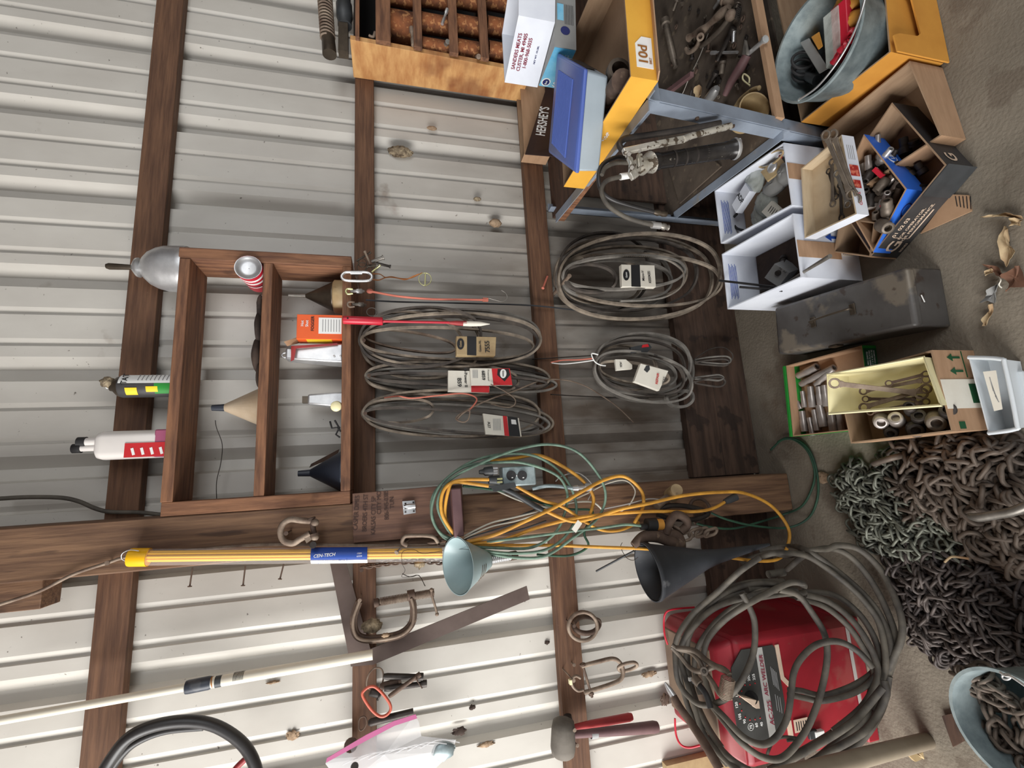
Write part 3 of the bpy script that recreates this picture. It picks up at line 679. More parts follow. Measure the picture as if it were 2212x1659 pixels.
# wires along the post
tag(ptube('power_cable', [(0, 1077, .05), (60, 1074, .05), (130, 1075, .05), (170, 1083, .05), (205, 1098, .06), (240, 1106, .06), (300, 1107, .06), (350, 1112, .06)], .006, m_cable), 'brown dusty cable along the siding above the shelf', 'cable')
tag(ptube('power_cable', [(-40, 1318, .19), (30, 1296, .19), (90, 1275, .19), (160, 1240, .19), (232, 1216, .19), (262, 1206, .19), (300, 1200, .184), (420, 1188, .182), (560, 1177, .182), (700, 1177, .183), (850, 1178, .184), (950, 1176, .19)], .0042, m_iron2, k=8), 'thin grey cable stapled diagonally down the post', 'cable')
nail('staple nail on the diagonal grey cable', 232, 1216, .2, .178, hr=.006, mat=m_iron2)
for i, (x, y, x2, y2) in enumerate([(416, 1226, 410, 1266), (530, 1222, 525, 1264), (613, 1218, 605, 1250)]):
    a = W(x, y, .15); b_ = W(x2, y2, .15)
    tag(MB().tube([a, b_], .0022, 8).lathe(b_, b_ + (b_ - a).normalized() * .002, [(0, .0055), (1, .0055)], 12).build('nail', m_iron), ['long nail driven sideways into post, highest of three', 'long nail driven sideways into post, middle of three', 'shortest nail driven sideways into post, lowest of three'][i], 'nail', 'nails in the side of the post')
# clamp lamp shade
t = thing('clamp_lamp', 'grey-green cone lamp shade hanging open toward the shelf', 'lamp', W(1030, 1215, .28))
cR = W(988, 1222, .30)
def aimed(ax_px, cR): return ax_px
apx = W(1054, 1210, .252)
axd = (apx - cR)
rR = 59 * S(988, 1222, .30)
b = MB().lathe(cR, apx, [(0, rR), (0, rR * 1.03), (.03, rR * 1.0), (.5, rR * .66), (.92, rR * .36), (1, rR * .30), (1, rR * .27), (.92, rR * .33), (.5, rR * .62), (.03, rR * .96), (0, rR * .98)], 44, cap=False)
b.build('shade', m_lamp, t)
MB().lathe(apx - axd * .06, apx + axd * .02, [(0, rR * .28), (1, rR * .2)], 24).build('shade_neck', m_lamp, t)
un = axd.normalized()
e1 = un.orthogonal().normalized(); e2 = un.cross(e1)
sp = []
for i in range(110):
    a = i * 2 * pi / 9; q = i / 109; sp.append(apx + un * (.0 + .085 * q) + (e1 * cos(a) + e2 * sin(a)) * .010)
MB().tube(sp, .003, 6).build('spring_neck', m_chrome, t)
MB().tube([apx, apx + un * .09], .008, 10).build('gooseneck', m_steel, t)
MB().lathe(apx + un * .085, apx + un * .11, [(0, .014), (1, .014)], 12).build('clamp_joint', m_iron, t)
for k in range(3):
    q = .45 + .09 * k
    pts = []
    for j in range(7):
        # side facing the room
        g = -.5 + j * .16; dirv = (V(0, -1, 0) - un * V(0, -1, 0).dot(un)).normalized(); sd = un.cross(dirv)
        pts.append(cR + axd * q + (dirv * cos(g + .5) + sd * sin(g + .5)) * (rR * (1.0 - .69 * q) + .0005))
    MB().tube(pts, .0016, 6).build('vent_rib', m_oldtin, t)
# thin wires with the lamp
tag(ptube('tie_wire', [(1022, 1190, .3), (1000, 1186, .25), (955, 1190, .23), (915, 1196, .23), (893, 1187, .23), (870, 1192, .23), (868, 1215, .22), (875, 1232, .16), (868, 1246, .12), (890, 1246, .1), (905, 1244, .09), (919, 1266, .08)], .0007, m_wire, n=5), 'fine dark wire trailing from the lamp shade over the siding', 'wire')
# big black funnel
t = thing('funnel', 'long blue-black plastic funnel lying on its side in mid air beside the post', 'funnel', W(1500, 1225, .3))
cB = W(1399, 1236, .30); tp = W(1662, 1176, .33); rB = 59 * S(1399, 1236, .30); ad = tp - cB
MB().lathe(cB, tp, [(0, rB), (0, rB * 1.04), (.025, rB * 1.04), (.03, rB), (.45, rB * .36), (.56, rB * .26), (1, rB * .05), (1, rB * .03), (.56, rB * .22), (.45, rB * .32), (.03, rB * .95), (.0, rB * .97)], 40, cap=False).build('cone', m_funnel2, t)
ptube('hang_wire', [(1378, 1204, .36), (1368, 1210, .33), (1355, 1206, .3), (1345, 1192, .27), (1341, 1180, .25), (1344, 1172, .24)], .001, m_wire, t, 5)
tag(MB().tube([W(1370, 1190, .22), W(1288, 1234, .1)], .0035, 8).build('steel_rod', m_tape), 'slim dark rod pointing out behind the black funnel', 'rod')
# ---------------------------------------------------------------- cords on the peg
def cord(name, label, pts, r, mat, parent=None, k=7):
    r *= .85
    o = ptube(name, pts, r, mat, parent, 8, k=k); return tag(o, label, 'cord') if label else o
D0 = .235
g1 = thing('extension_cable', 'faded green extension cord coiled on the wooden peg with metal outlet box', 'cord', W(1100, 1080, .22))
cord('cord_loop', None, [(990, 1170, D0), (958, 1160, D0), (935, 1120, D0 + .01), (936, 1070, D0 + .02), (975, 1025, D0 + .02), (1030, 993, D0 + .03), (1100, 980, D0 + .02), (1160, 987, D0 + .02), (1210, 1020, D0 + .02), (1240, 1070, D0 + .01), (1243, 1120, D0 + .01), (1215, 1165, D0 + .01), (1170, 1190, D0 + .02), (1100, 1195, D0 + .02), (1040, 1188, D0 + .02), (1005, 1178, D0 + .01)], .0052, m_cgreen, g1)
cord('cord_loop', None, [(992, 1170, D0 + .01), (950, 1150, D0 + .01), (932, 1105, D0 + .02), (950, 1050, D0 + .03), (1000, 1010, D0 + .03), (1060, 1000, D0 + .03), (1130, 1000, D0 + .03), (1200, 1025, D0 + .03), (1224, 1060, D0 + .03), (1222, 1100, D0 + .02), (1200, 1150, D0 + .02), (1150, 1182, D0 + .01), (1080, 1184, D0 + .01), (1010, 1180, D0 + .01)], .0052, m_cgreen, g1)
cord('cord_loop', None, [(988, 1165, D0 + .02), (965, 1140, D0 + .02), (945, 1090, D0 + .035), (968, 1040, D0 + .04), (1040, 1000, D0 + .04), (1120, 970, D0 + .03), (1190, 960, D0 + .03), (1250, 978, D0 + .03), (1295, 1030, D0 + .03), (1308, 1075, D0 + .03), (1290, 1120, D0 + .02), (1240, 1160, D0 + .02), (1180, 1200, D0 + .02), (1120, 1205, D0 + .02), (1050, 1195, D0 + .01)], .0052, m_cgreen, g1)
cord('cord_end', None, [(1005, 1180, D0), (1060, 1170, D0 + .02), (1140, 1160, D0 + .03), (1230, 1148, D0 + .03), (1300, 1140, D0 + .04), (1350, 1133, D0 + .04), (1385, 1136, D0 + .04)], .0050, m_cgreen, g1)
cord('cord_loop', None, [(1000, 1050, D0 + .04), (1050, 1056, D0 + .02), (1110, 1066, D0 + .01), (1180, 1090, D0), (1230, 1100, D0), (1280, 1105, D0), (1262, 1150, D0), (1270, 1180, D0), (1230, 1200, D0), (1160, 1198, D0 + .01)], .0045, m_cgreend, g1)
MB().box(W(1084, 1009, .262), W(1150, 1047, .214)).build('outlet_box', m_galv, g1, bev=.005)
for yy in (1104, 1128):
    o = MB().lathe(W(yy, 1027, .262), W(yy, 1027, .266) , [(0, .0155), (1, .0150)], 24).build('outlet_face', m_rubber, g1)
    for q in (-4, 4): MB().box(W(yy + 1, 1027 + q, .2675), W(yy + 8, 1027 + q + 1.5, .266)).build('slot', m_pwhite if q > 0 else m_tape, o)
MB().ball(W(1116, 1027, .2625), .003, 6).build('screw', m_chrome, g1)
MB().lathe(W(1035, 1020, .27), W(1064, 1017, .27), [(0, .006), (.3, .008), (.4, .013), (1, .0145)], 16).build('plug', m_tape, g1)
for q in (-5, 1, 6): MB().box(W(1063, 1015 + q, .272), W(1075, 1018 + q, .270)).build('prong', m_chrome, g1)
MB().lathe(W(1056, 1037, .27), W(1078, 1037, .27), [(0, .012), (1, .015)], 16).build('plug', m_tape, g1)
for q in (1033, 1040): MB().box(W(1074, q, .288), W(1083, q + 3, .272)).build('prong', m_brass, g1)
MB().prism([W(x, y, .275) for x, y in [(1058, 1050), (1112, 1042), (1116, 1052), (1070, 1062)]], (0, .02, 0)).build('tape_wrap', m_tape, g1)
ptube('taped_splice', [(1078, 1052, .25), (1110, 1066, .25), (1150, 1090, .25), (1175, 1104, .25)], .009, m_tape, g1)
y1 = thing('extension_cable', 'yellow extension cord coiled on the wooden peg and looping low to the right', 'cord', W(1300, 1130, .24))
cord('cord_loop', None, [(985, 1160, D0 + .03), (955, 1110, D0 + .045), (958, 1060, D0 + .05), (990, 1038, D0 + .05), (1056, 1036, D0 + .045)], .0062, m_cyel, y1)
cord('cord_loop', None, [(992, 1165, D0 + .02), (962, 1120, D0 + .035), (970, 1055, D0 + .05), (990, 1042, D0 + .05), (1055, 1050, D0 + .045)], .0060, m_cyel, y1)
cord('cord_loop', None, [(1060, 996, D0 + .01), (1110, 990, D0), (1165, 984, D0), (1220, 1010, D0), (1262, 1042, D0 + .01), (1282, 1075, D0 + .01), (1275, 1110, D0)], .0066, m_cyel, y1)
cord('cord_loop', None, [(1005, 1172, D0 + .02), (1070, 1155, D0 + .03), (1130, 1128, D0 + .04), (1200, 1095, D0 + .04), (1260, 1060, D0 + .04), (1310, 1035, D0 + .03), (1350, 1030, D0 + .03), (1385, 1060, D0 + .03), (1389, 1095, D0 + .03), (1370, 1130, D0 + .02)], .0066, m_cyel, y1)
cord('cord_loop', None, [(1115, 1050, D0 + .02), (1170, 1080, D0 + .03), (1215, 1095, D0 + .03), (1260, 1125, D0 + .02), (1300, 1145, D0 + .01), (1340, 1145, D0 + .01), (1380, 1128, D0)], .0058, m_cyel, y1)
cord('cord_loop', None, [(1002, 1174, D0 + .01), (1080, 1168, D0 + .02), (1160, 1140, D0 + .02), (1240, 1120, D0 + .03), (1300, 1112, D0 + .03), (1400, 1105, D0 + .04), (1500, 1105, D0 + .04), (1540, 1098, D0 + .04), (1568, 1083, D0 + .04)], .0062, m_cyel, y1)
cord('cord_loop', None, [(1175, 1102, D0 + .03), (1230, 1125, D0 + .03), (1270, 1122, D0 + .03), (1340, 1100, D0 + .04), (1400, 1088, D0 + .05), (1480, 1070, D0 + .05), (1560, 1063, D0 + .05), (1610, 1066, D0 + .05), (1665, 1092, D0 + .04), (1700, 1135, D0 + .03), (1704, 1170, D0 + .03), (1685, 1205, D0 + .03), (1640, 1212, D0 + .02), (1560, 1202, D0)], .0066, m_cyel, y1, 9)
cord('cord_loop', None, [(1008, 1176, D0 + .01), (1100, 1178, D0), (1200, 1178, D0), (1300, 1182, D0 + .02), (1400, 1186, D0 + .03), (1500, 1195, D0 + .01)], .0058, m_cyel, y1)
MB().lathe(W(1566, 1084, .278), W(1590, 1073, .278), [(0, .009), (.4, .012), (1, .013)], 14).build('plug', m_tape, y1)
MB().lathe(W(1384, 1138, .275), W(1401, 1137, .275), [(0, .010), (1, .011)], 16).build('connector_stem', m_rubber, g1)
MB().lathe(W(1396, 1133, .275), W(1416, 1133, .275), [(0, .019), (1, .021)], 20).build('connector_body', m_rubber, g1)
MB().lathe(W(1416, 1133, .275), W(1430, 1133, .275), [(0, .018), (1, .018)], 20).build('connector_ring', m_gold2, g1)
w1 = thing('wire_bundle', 'pale thin wires bundled behind the coiled cords on the peg', 'wire', W(1150, 1100, .2))
cord('wire_strand', None, [(1002, 1158, .215), (1060, 1130, .22), (1110, 1118, .225), (1160, 1105, .22), (1200, 1090, .22)], .0032, m_cwhite, w1)
cord('wire_strand', None, [(1002, 1163, .21), (1060, 1138, .215), (1120, 1124, .22), (1190, 1100, .225), (1260, 1070, .23), (1310, 1045, .235), (1350, 1038, .235), (1372, 1060, .23), (1360, 1090, .225), (1340, 1105, .22)], .0028, m_cwhite, w1)
cord('wire_strand', None, [(1010, 1048, .22), (1060, 1055, .22), (1120, 1080, .22), (1180, 1095, .22), (1240, 1085, .22), (1280, 1085, .22), (1300, 1100, .22)], .0036, m_cwhite, w1)
cord('wire_strand', None, [(1200, 1040, .215), (1215, 1028, .22), (1250, 1022, .22), (1280, 1050, .21), (1270, 1080, .2)], .0022, m_silver, w1)
cord('wire_strand', None, [(1300, 1100, .24), (1350, 1090, .24), (1400, 1078, .24), (1430, 1080, .24)], .0022, m_silver, w1)
for i, (yy, ll) in enumerate([(1170, 60), (1160, 90), (1152, 70)]):
    cord('wire_strand', None, [(1004, yy + 4, .2), (1050, yy - 10, .21), (1120, yy - 25 - 6 * i, .215), (1180, yy - 45 - 8 * i, .22)], .003, m_tape, w1)
t = thing('cable_fitting', 'silver threaded hose fitting under the green cord loops', 'fitting', W(1220, 1055, .25))
ptube('braided_hose', [(1150, 1056, .23), (1180, 1050, .24), (1210, 1051, .245), (1240, 1055, .25)], .0065, m_galv, t)
MB().lathe(W(1236, 1055, .25), W(1275, 1052, .25), [(0, .008), (.3, .010), (.32, .007), (.7, .007), (.72, .014), (1, .014)], 12).build('threaded_end', m_chrome, t)
tag(patch(W(1246, 1137, .29), (1, 0, -.9), (.5, 0, 1), .035, .018, m_paper, thing('paper_tag', 'small white tag tied on the cord coil', 'tag', W(1246, 1137, .29)), 'tag_face'), None)
# dark green cord loop low at the post foot
cord('extension_cable', 'dark green cord looped behind the post foot onto the concrete', [(1480, 1118, .2), (1520, 1135, .2), (1580, 1142, .19), (1640, 1128, .17), (1690, 1112, .15), (1730, 1095, .17), (1752, 1060, .2), (1760, 1020, .22), (1745, 975, .2), (1715, 950, .16), (1690, 950, .12), (1672, 965, .08), (1665, 972, .06)], .0048, m_cgreend)
cord('extension_cable', 'dark green cord running beside its twin down to the floor', [(1530, 1105, .2), (1570, 1122, .2), (1630, 1136, .19), (1700, 1140, .2), (1745, 1120, .22), (1765, 1080, .24), (1766, 1030, .25), (1752, 980, .23), (1728, 953, .2), (1700, 946, .16), (1680, 955, .1)], .0048, m_cgreend)
MB_ = MB().lathe(W(1656, 976, .06), W(1680, 962, .09), [(0, .014), (.5, .012), (1, .008)], 12).build('cord_plug', m_mudd); tag(MB_, 'dusty plug end on the dark green cord by the skirt board', 'plug')
# rusted hooks and chain on the post
t = thing('tow_hook', 'cluster of heavy rusty hooks hanging low on the post', 'hook', W(1430, 1160, .24))
hk = smooth_path([W(1368, 1178, .27), W(1390, 1160, .27), W(1420, 1158, .27), W(1450, 1170, .27), W(1462, 1186, .26), W(1440, 1195, .25)])
MB().tube(hk, [.012 + .010 * sin(pi * i / (len(hk) - 1)) for i in range(len(hk))], 12).build('hook_shank', m_iron, t)
hk = smooth_path([W(1404, 1152, .26), W(1430, 1150, .27), W(1462, 1158, .27), W(1470, 1176, .27), W(1466, 1190, .26), W(1450, 1200, .25)])
MB().tube(hk, [.012 + .006 * sin(pi * i / (len(hk) - 1)) for i in range(len(hk))], 12).build('hook_shank', m_iron, t)
hk = smooth_path([W(1438, 1152, .28), W(1448, 1125, .29), W(1462, 1112, .29), W(1480, 1120, .29), W(1484, 1135, .28), W(1470, 1148, .27)])
MB().tube(hk, [.014] * len(hk), 12).build('hook_tip', m_iron, t)
hk = smooth_path([W(1398, 1172, .24), W(1392, 1190, .23), W(1408, 1198, .22), W(1424, 1190, .22)])
MB().tube(hk, .011, 10).build('hook_tip', m_iron, t)
MB().prism([W(x, y, .25) for x, y in [(1425, 1140), (1446, 1122), (1452, 1145), (1440, 1158)]], (0, .02, 0)).build('hook_plate', m_iron, t, bev=.003)
def link3(c, long, wide, ldir, wdir, r, mat, parent, name='chain_link', n=18):
    ldir = Vector(ldir).normalized(); wdir = Vector(wdir); wdir = (wdir - ldir * wdir.dot(ldir)).normalized()
    st = max(long - wide, 0) / 2; pts = []
    for i in range(n):
        a = 2 * pi * i / n; pts.append(c + ldir * (cos(a) * wide / 2 + (st if cos(a) > 0 else -st)) + wdir * sin(a) * wide / 2)
    return MB().tube(pts, r, 8, True).build(name, mat, parent)
t = thing('short_chain', 'short length of pale heavy chain hanging from the rusty hooks', 'chain', W(1510, 1155, .25))
for i, (x, y, tw) in enumerate([(1462, 1142, 1), (1480, 1160, 0), (1502, 1150, 1), (1516, 1150, 0), (1535, 1150, 1)]):
    link3(W(x, y, .26), .052, .028, W(x + 20, y + (14 if i == 0 else -6), .26) - W(x, y, .26), (0, -1, 0) if i % 2 == 0 and i < 2 else (1, -.35 if i % 2 else -.7, .2), .0052, m_iron2, t)
t = thing('wood_handle_hook', 'forked wooden peg with round cut end low on the post', 'peg', W(1440, 1075, .22))
MB().lathe(W(1462, 1058, .27), W(1450, 1070, .2), [(0, .020), (.1, .0225), (1, .026)], 20).build('knob_end', m_tan, t)
ptube('branch', [(1455, 1070, .22), (1435, 1080, .23), (1418, 1094, .24)], .014, m_iron2, t)
t = thing('iron_pulley_hook', 'dark flattened iron loop and strap hanging behind the yellow cord', 'hook', W(1480, 1105, .2))
ptube('iron_strap', [(1425, 1100, .23), (1450, 1092, .235), (1490, 1095, .235), (1530, 1108, .23), (1500, 1122, .23), (1450, 1120, .23), (1420, 1112, .23)], .0085, m_toold, t)
ptube('strap_loop', [(1490, 1092, .21), (1498, 1080, .21), (1515, 1078, .21), (1530, 1090, .21), (1532, 1108, .21), (1510, 1122, .21), (1500, 1130, .21)], .006, m_iron, t)
plate('strap_plate', [(1500, 1110), (1535, 1105), (1530, 1120), (1500, 1128)], .2, .006, m_iron2, t)
for i, q in enumerate([(1443, 1117), (1440, 1147), (1428, 1157), (1447, 1160), (1399, 1175), (1488, 1128)]):
    pass
tag(MB().lathe(W(1730, 1130, .02), W(1735, 1135, .12), [(0, .05), (.3, .055), (1, .03)], 12).build('rock', m_mud, sub=1), 'rough dirt lump at the foot of the skirt board beside post', 'rock')
# ================================================================== HUNG BELTS
def loop_px(nx, ny, L, hw, sk=0, fat=.55, n=14):
    """loop hanging from nail (nx,ny): runs L px down (+x), half width hw, skewed"""
    pts = []
    for i in range(n):
        a = 2 * pi * i / n
        q = (1 - cos(a)) / 2                     # 0 at nail .. 1 at bottom
        sn = sin(a); wv = (abs(sn) ** .82) * (1 if sn > 0 else -1) * hw
        pts.append((nx + L * q, ny + wv + sk * q))
    return pts
ORD = ['longest', 'second longest', 'third longest', 'fourth longest', 'fifth longest', 'sixth longest', 'seventh longest', 'eighth longest', 'ninth longest', 'tenth longest', 'shortest']
def ranked(lst, i, text_):
    order = sorted(range(len(lst)), key=lambda k: (-lst[k][2], -lst[k][3]))
    r = order.index(i); w_ = 'shortest' if r == len(lst) - 1 else ORD[r]
    return w_ + ' ' + text_
def belt(label, pts, d, mat, wv=.0055, th=.0035, group=None, dj=.012, name='drive_belt', teeth=False):
    n = len(pts); w_ = []
    for i, p in enumerate(pts):
        w_.append(W(p[0], p[1], d + dj * sin(2 * pi * i / n + p[0])))
    wv *= 1.45; th *= 1.25
    w_ = smooth_path(w_, True, 7)
    o = MB().tube(w_, 1, 4, True, flat=(wv * 1.2, th * 1.2), up=(0, 1, 0)).build(name, mat)
    return tag(o, label, 'belt', group)
random.seed(3)
G = 'rubber belts bundled on the first nail under the shelf'
defs = [ (776, 735, 390, 62, -8), (778, 735, 225, 70, 20), (779, 738, 258, 76, 8), (781, 735, 380, 52, 2), (780, 735, 372, 34, 14), (783, 736, 385, 58, -2), (777, 733, 262, 64, -10)]
for i, (nx, ny, L, hw, sk) in enumerate(defs):
    belt(ranked(defs, i, 'grey rubber belt loop in the bundle with the tan torn sleeve'), loop_px(nx, ny, L, hw, sk), .055 + .009 * i, m_belt if i % 3 else m_belt2 if i else m_beltgrey, .0055, .0035, G if i > 2 else G)
belt('toothed belt inside the bundle with the torn 7555 sleeve', loop_px(784, 722, 200, 20, 30), .06, m_iron2, .006, .003, G)
nail('nail holding the belt bundle with the tan torn sleeve', 786, 735, .13, .038)
def sleeve(name, label, px, d, th, mat):
    t = thing(name, label, 'sleeve', W(sum(p[0] for p in px) / len(px), sum(p[1] for p in px) / len(px), d))
    plate('sleeve_body', px, d, th, mat, t, bev=.001)
    return t
def qm(px, u, v, d):
    """bilinear point in a px quad (p0 top-left.. in place: x right = -y px)"""
    a, b, c, e = [Vector((*p, 0)) for p in px]
    p = a.lerp(b, u).lerp(e.lerp(c, u), v); return W(p.x, p.y, d)
t = sleeve('belt_sleeve', 'tan torn card sleeve printed 7555 around the belts', [(986, 767), (986, 726), (1072, 728), (1070, 768)], .135, .03, m_tan)
text('7555', W(1053, 749, .1362), *UPR, .024, m_pblack, t, bold=True, sx=.9)
text('Gates-XL', W(1037, 748, .1362), *UPR, .011, m_pblack, t, bold=True)
MB().prism([W(x, y, .1364) for x, y in [(1009, 767), (1009, 726), (1029, 727), (1029, 768)]], (0, .0004, 0)).build('black_band', m_pblack, t)
MB().prism([W(995 + 8 * cos(a), 743 + 12 * sin(a), .1366) for a in [i * pi / 9 for i in range(18)]], (0, .0004, 0)).build('oval_logo', m_pblack, t)
text('Gates', W(995, 743, .1372), *UPR, .010, m_tan, t, bold=True)
G2 = 'rubber belts bundled on the second nail under the shelf'
b2_ = [(789, 812, 400, 30, 12), (791, 812, 395, 38, 6), (793, 812, 408, 24, 20), (790, 814, 330, 36, 10), (795, 813, 385, 12, 16)]
for i, (nx, ny, L, hw, sk) in enumerate(b2_):
    belt(ranked(b2_, i, 'belt loop in the bundle with white and red sleeves'), loop_px(nx, ny, L, hw, sk), .055 + .011 * i, [m_belt2, m_belt, m_beltgrey, m_belt, m_belt2][i], .006, .0035, G2)
nail('nail holding the belt bundle with the red sleeve', 797, 811, .13, .038)
t = sleeve('belt_sleeve', 'white belt sleeve printed B5, behind the 6859 sleeve', [(968, 845), (968, 800), (1016, 801), (1058, 836), (1057, 848)], .122, .02, m_paper)
text('B59', W(992, 826, .1232), *UPS, .020, m_pblack, t, bold=True)
text('Hi-Power II', W(1006, 815, .1232), *UPS, .015, m_pblack, t, bold=True)
MB().prism([W(x, y, .1234) for x, y in [(1018, 847), (1018, 832), (1057, 834), (1057, 848)]], (0, .0004, 0)).build('red_block', m_pred, t)
t = sleeve('belt_sleeve', 'white and red belt sleeve printed 6859', [(1018, 832), (1015, 795), (1101, 796), (1107, 832)], .14, .012, m_paper)
text('6859', W(1044, 811, .1412), *UPS, .017, m_pblack, t, bold=True)
text('Powerated', W(1055, 811, .1412), *UPS, .009, m_pblack, t)
MB().prism([W(x, y, .1414) for x, y in [(1066, 832), (1062, 796), (1101, 796), (1107, 832)]], (0, .0004, 0)).build('red_panel', m_pred, t)
MB().prism([W(x, y, .1418) for x, y in [(1074, 810), (1075, 797), (1099, 797), (1102, 810), (1090, 824)]], (0, .0004, 0)).build('black_shield', m_pblack, t)
MB().prism([W(1087 + 7 * cos(a), 807 + 10 * sin(a), .1424) for a in [i * pi / 9 for i in range(18)]], (0, .0004, 0)).build('oval_logo', m_pwhite, t)
text('Gates', W(1087, 807, .143), *UPS, .009, m_pblack, t, bold=True)
for k in range(4): patch(W(1022 + 3 * k, 808, .1414), *UPS, .028, .0022, m_pgrey, t, 'small_print')
G3 = 'rubber belts bundled on the third nail under the shelf'
b3_ = [(782, 893, 412, 40, 22), (784, 893, 392, 46, 10), (786, 893, 400, 30, 24), (785, 892, 380, 50, 2), (786, 890, 150, 26, -6), (788, 893, 385, 22, 34)]
for i, (nx, ny, L, hw, sk) in enumerate(b3_):
    belt(ranked(b3_, i, 'belt loop in the bundle with the A27 sleeve'), loop_px(nx, ny, L, hw, sk), .055 + .011 * i, [m_belt, m_belt2, m_beltgrey, m_belt, m_belt, m_belt2][i], .0058, .0035, G3)
nail('nail holding the A27 belt bundle', 789, 893, .135, .038)
t = sleeve('belt_sleeve', 'white and black belt sleeve printed A27', [(1049, 938), (1043, 893), (1121, 903), (1127, 943)], .14, .014, m_paper)
text('A27', W(1056, 918, .1412), *UPS, .013, m_pblack, t, bold=True)
MB().prism([W(x, y, .1414) for x, y in [(1090, 941), (1086, 898), (1095, 899), (1100, 942)]], (0, .0004, 0)).build('red_band', m_pred, t)
MB().prism([W(x, y, .1414) for x, y in [(1100, 942), (1096, 899), (1118, 902), (1124, 943)]], (0, .0004, 0)).build('black_panel', m_pblack, t)
MB().prism([W(x, y, .142) for x, y in [(1105, 916), (1104, 906), (1114, 907), (1116, 917)]], (0, .0004, 0)).build('logo_square', m_pwhite, t)
for k in range(6): patch(W(1066 + 3 * k, 917, .1414), *UPS, .04, .0016, m_pgrey, t, 'small_print')
tag(ptube('hooked_wire', [(988, 905, .15), (1000, 893, .16), (1014, 886, .16), (1012, 905, .16), (1000, 912, .15), (985, 903, .15), (1010, 885, .15), (1060, 862, .14), (1110, 845, .13), (1170, 822, .1), (1220, 821, .07), (1262, 833, .06), (1300, 855, .06), (1335, 880, .05), (1368, 912, .04)], .0026, m_iron2, k=8), 'stiff brown wire arching from the A27 belts down over the siding', 'wire')
tag(ptube('thin_strap', [(1012, 888, .15), (1030, 862, .15), (1000, 850, .14), (940, 855, .13), (890, 860, .12), (860, 856, .11), (830, 860, .1)], .0028, m_pinkrub, k=6), 'thin reddish cord threaded through the A27 belts', 'cord')
tag(ptube('wire_loop', [(1060, 830, .15), (1090, 845, .15), (1112, 862, .15), (1110, 876, .15), (1092, 880, .14), (1060, 872, .14)], .0022, m_iron2, k=6), 'small wire loop below the 6859 sleeve', 'wire')
# lower right-hand coil (in place: below girt)
G4 = 'rubber belts bundled on the rusty nail under the third girt'
random.seed(11)
big = [(1198, 598, 340, 92, 6), (1206, 590, 195, 84, -6), (1202, 602, 245, 70, 0), (1210, 600, 175, 52, 8), (1212, 596, 270, 60, -6), (1205, 600, 300, 78, -12), (1214, 604, 236, 44, 4), (1218, 600, 340, 56, 10), (1206, 606, 350, 92, -18), (1220, 598, 110, 30, 6), (1216, 594, 262, 36, -10)]
for i, (nx, ny, L, hw, sk) in enumerate(big):
    belt(ranked(big, i, 'belt loop in the big coil with the K050435 sleeve'), loop_px(nx, ny, L, hw, sk), .05 + .011 * i, [m_belt, m_belt2, m_beltgrey, m_belt][i % 4], .0068, .004, G4)
tag(ptube('toothed_belt', [(1260, 560, .15), (1300, 552, .15), (1360, 553, .15), (1420, 556, .15), (1455, 568, .15), (1476, 590, .15), (1470, 620, .15), (1440, 640, .15), (1400, 648, .15), (1340, 650, .15)], 1, m_beltgrey, flat=(.007, .004), up=(0, 1, 0)), 'ribbed grey belt arcing through the K050435 coil', 'belt')
b = MB()
pts = smooth_path([W(*p) for p in [(1260, 556, .16), (1300, 552, .16), (1360, 553, .16), (1420, 556, .16), (1455, 568, .16), (1476, 590, .16), (1470, 620, .16), (1440, 640, .16)]], False, 14)
for i in range(0, len(pts), 1): b.ball(pts[i], .0024, 4)
tag(b.build('belt_cogs', m_belt), 'row of belt cogs in the K050435 coil', 'belt')
t = sleeve('belt_sleeve', 'white and black sleeve printed Micro-V K050435', [(1344, 619), (1342, 571), (1414, 573), (1417, 620)], .185, .02, m_paper)
MB().prism([W(x, y, .1858) for x, y in [(1364, 619), (1363, 572), (1382, 572), (1384, 620)]], (0, .0004, 0)).build('black_band', m_pblack, t)
text('K050435', W(1403, 599, .1864), *UPR, .016, m_pblack, t, bold=True, sx=.85)
text('Micro-V', W(1389, 596, .1864), *UPR, .015, m_pblack, t, bold=True, sx=.85)
MB().prism([W(1353 + 7 * cos(a), 594 + 12 * sin(a), .1862) for a in [i * pi / 9 for i in range(18)]], (0, .0004, 0)).build('oval_logo', m_pblack, t)
text('Gates', W(1353, 594, .187), *UPR, .010, m_pwhite, t, bold=True)
nail('rusty red nail on the third girt holding the big belt coil', 1173, 622, .06, .038, r=.004, hr=.006, mat=m_pinkrub, dx=.06, dy=-.03)
nail('peg end inside the big belt coil', 1230, 596, .2, .0, r=.007, hr=.008, mat=m_iron2)
# zip tied coil
G5 = 'rubber belts zip-tied below the third girt'
b5_ = [(1282, 790, 215, 72, 12), (1288, 790, 130, 48, 10), (1284, 792, 195, 60, 6), (1290, 792, 170, 34, 20), (1286, 786, 205, 66, 0), (1294, 794, 150, 22, 24), (1292, 792, 185, 44, 28), (1284, 796, 210, 52, 36)]
for i, (nx, ny, L, hw, sk) in enumerate(b5_):
    belt(ranked(b5_, i, 'grey belt loop in the zip-tied coil'), loop_px(nx, ny, L, hw, sk), .06 + .011 * i, [m_beltgrey, m_belt, m_belt2, m_beltgrey][i % 4], .0055, .0035, G5)
t = thing('zip_tie', 'white zip tie and orange cord holding the belt coil', 'tie', W(1290, 785, .15))
ptube('zip_band', [(1292, 766, .17), (1278, 764, .17), (1284, 780, .17), (1296, 788, .17), (1308, 790, .16)], .0024, m_pwhite, t, 6)
ptube('hang_strap', [(1284, 778, .17), (1250, 783, .14), (1216, 786, .1), (1192, 784, .06)], .002, m_pwhite, t, 6)
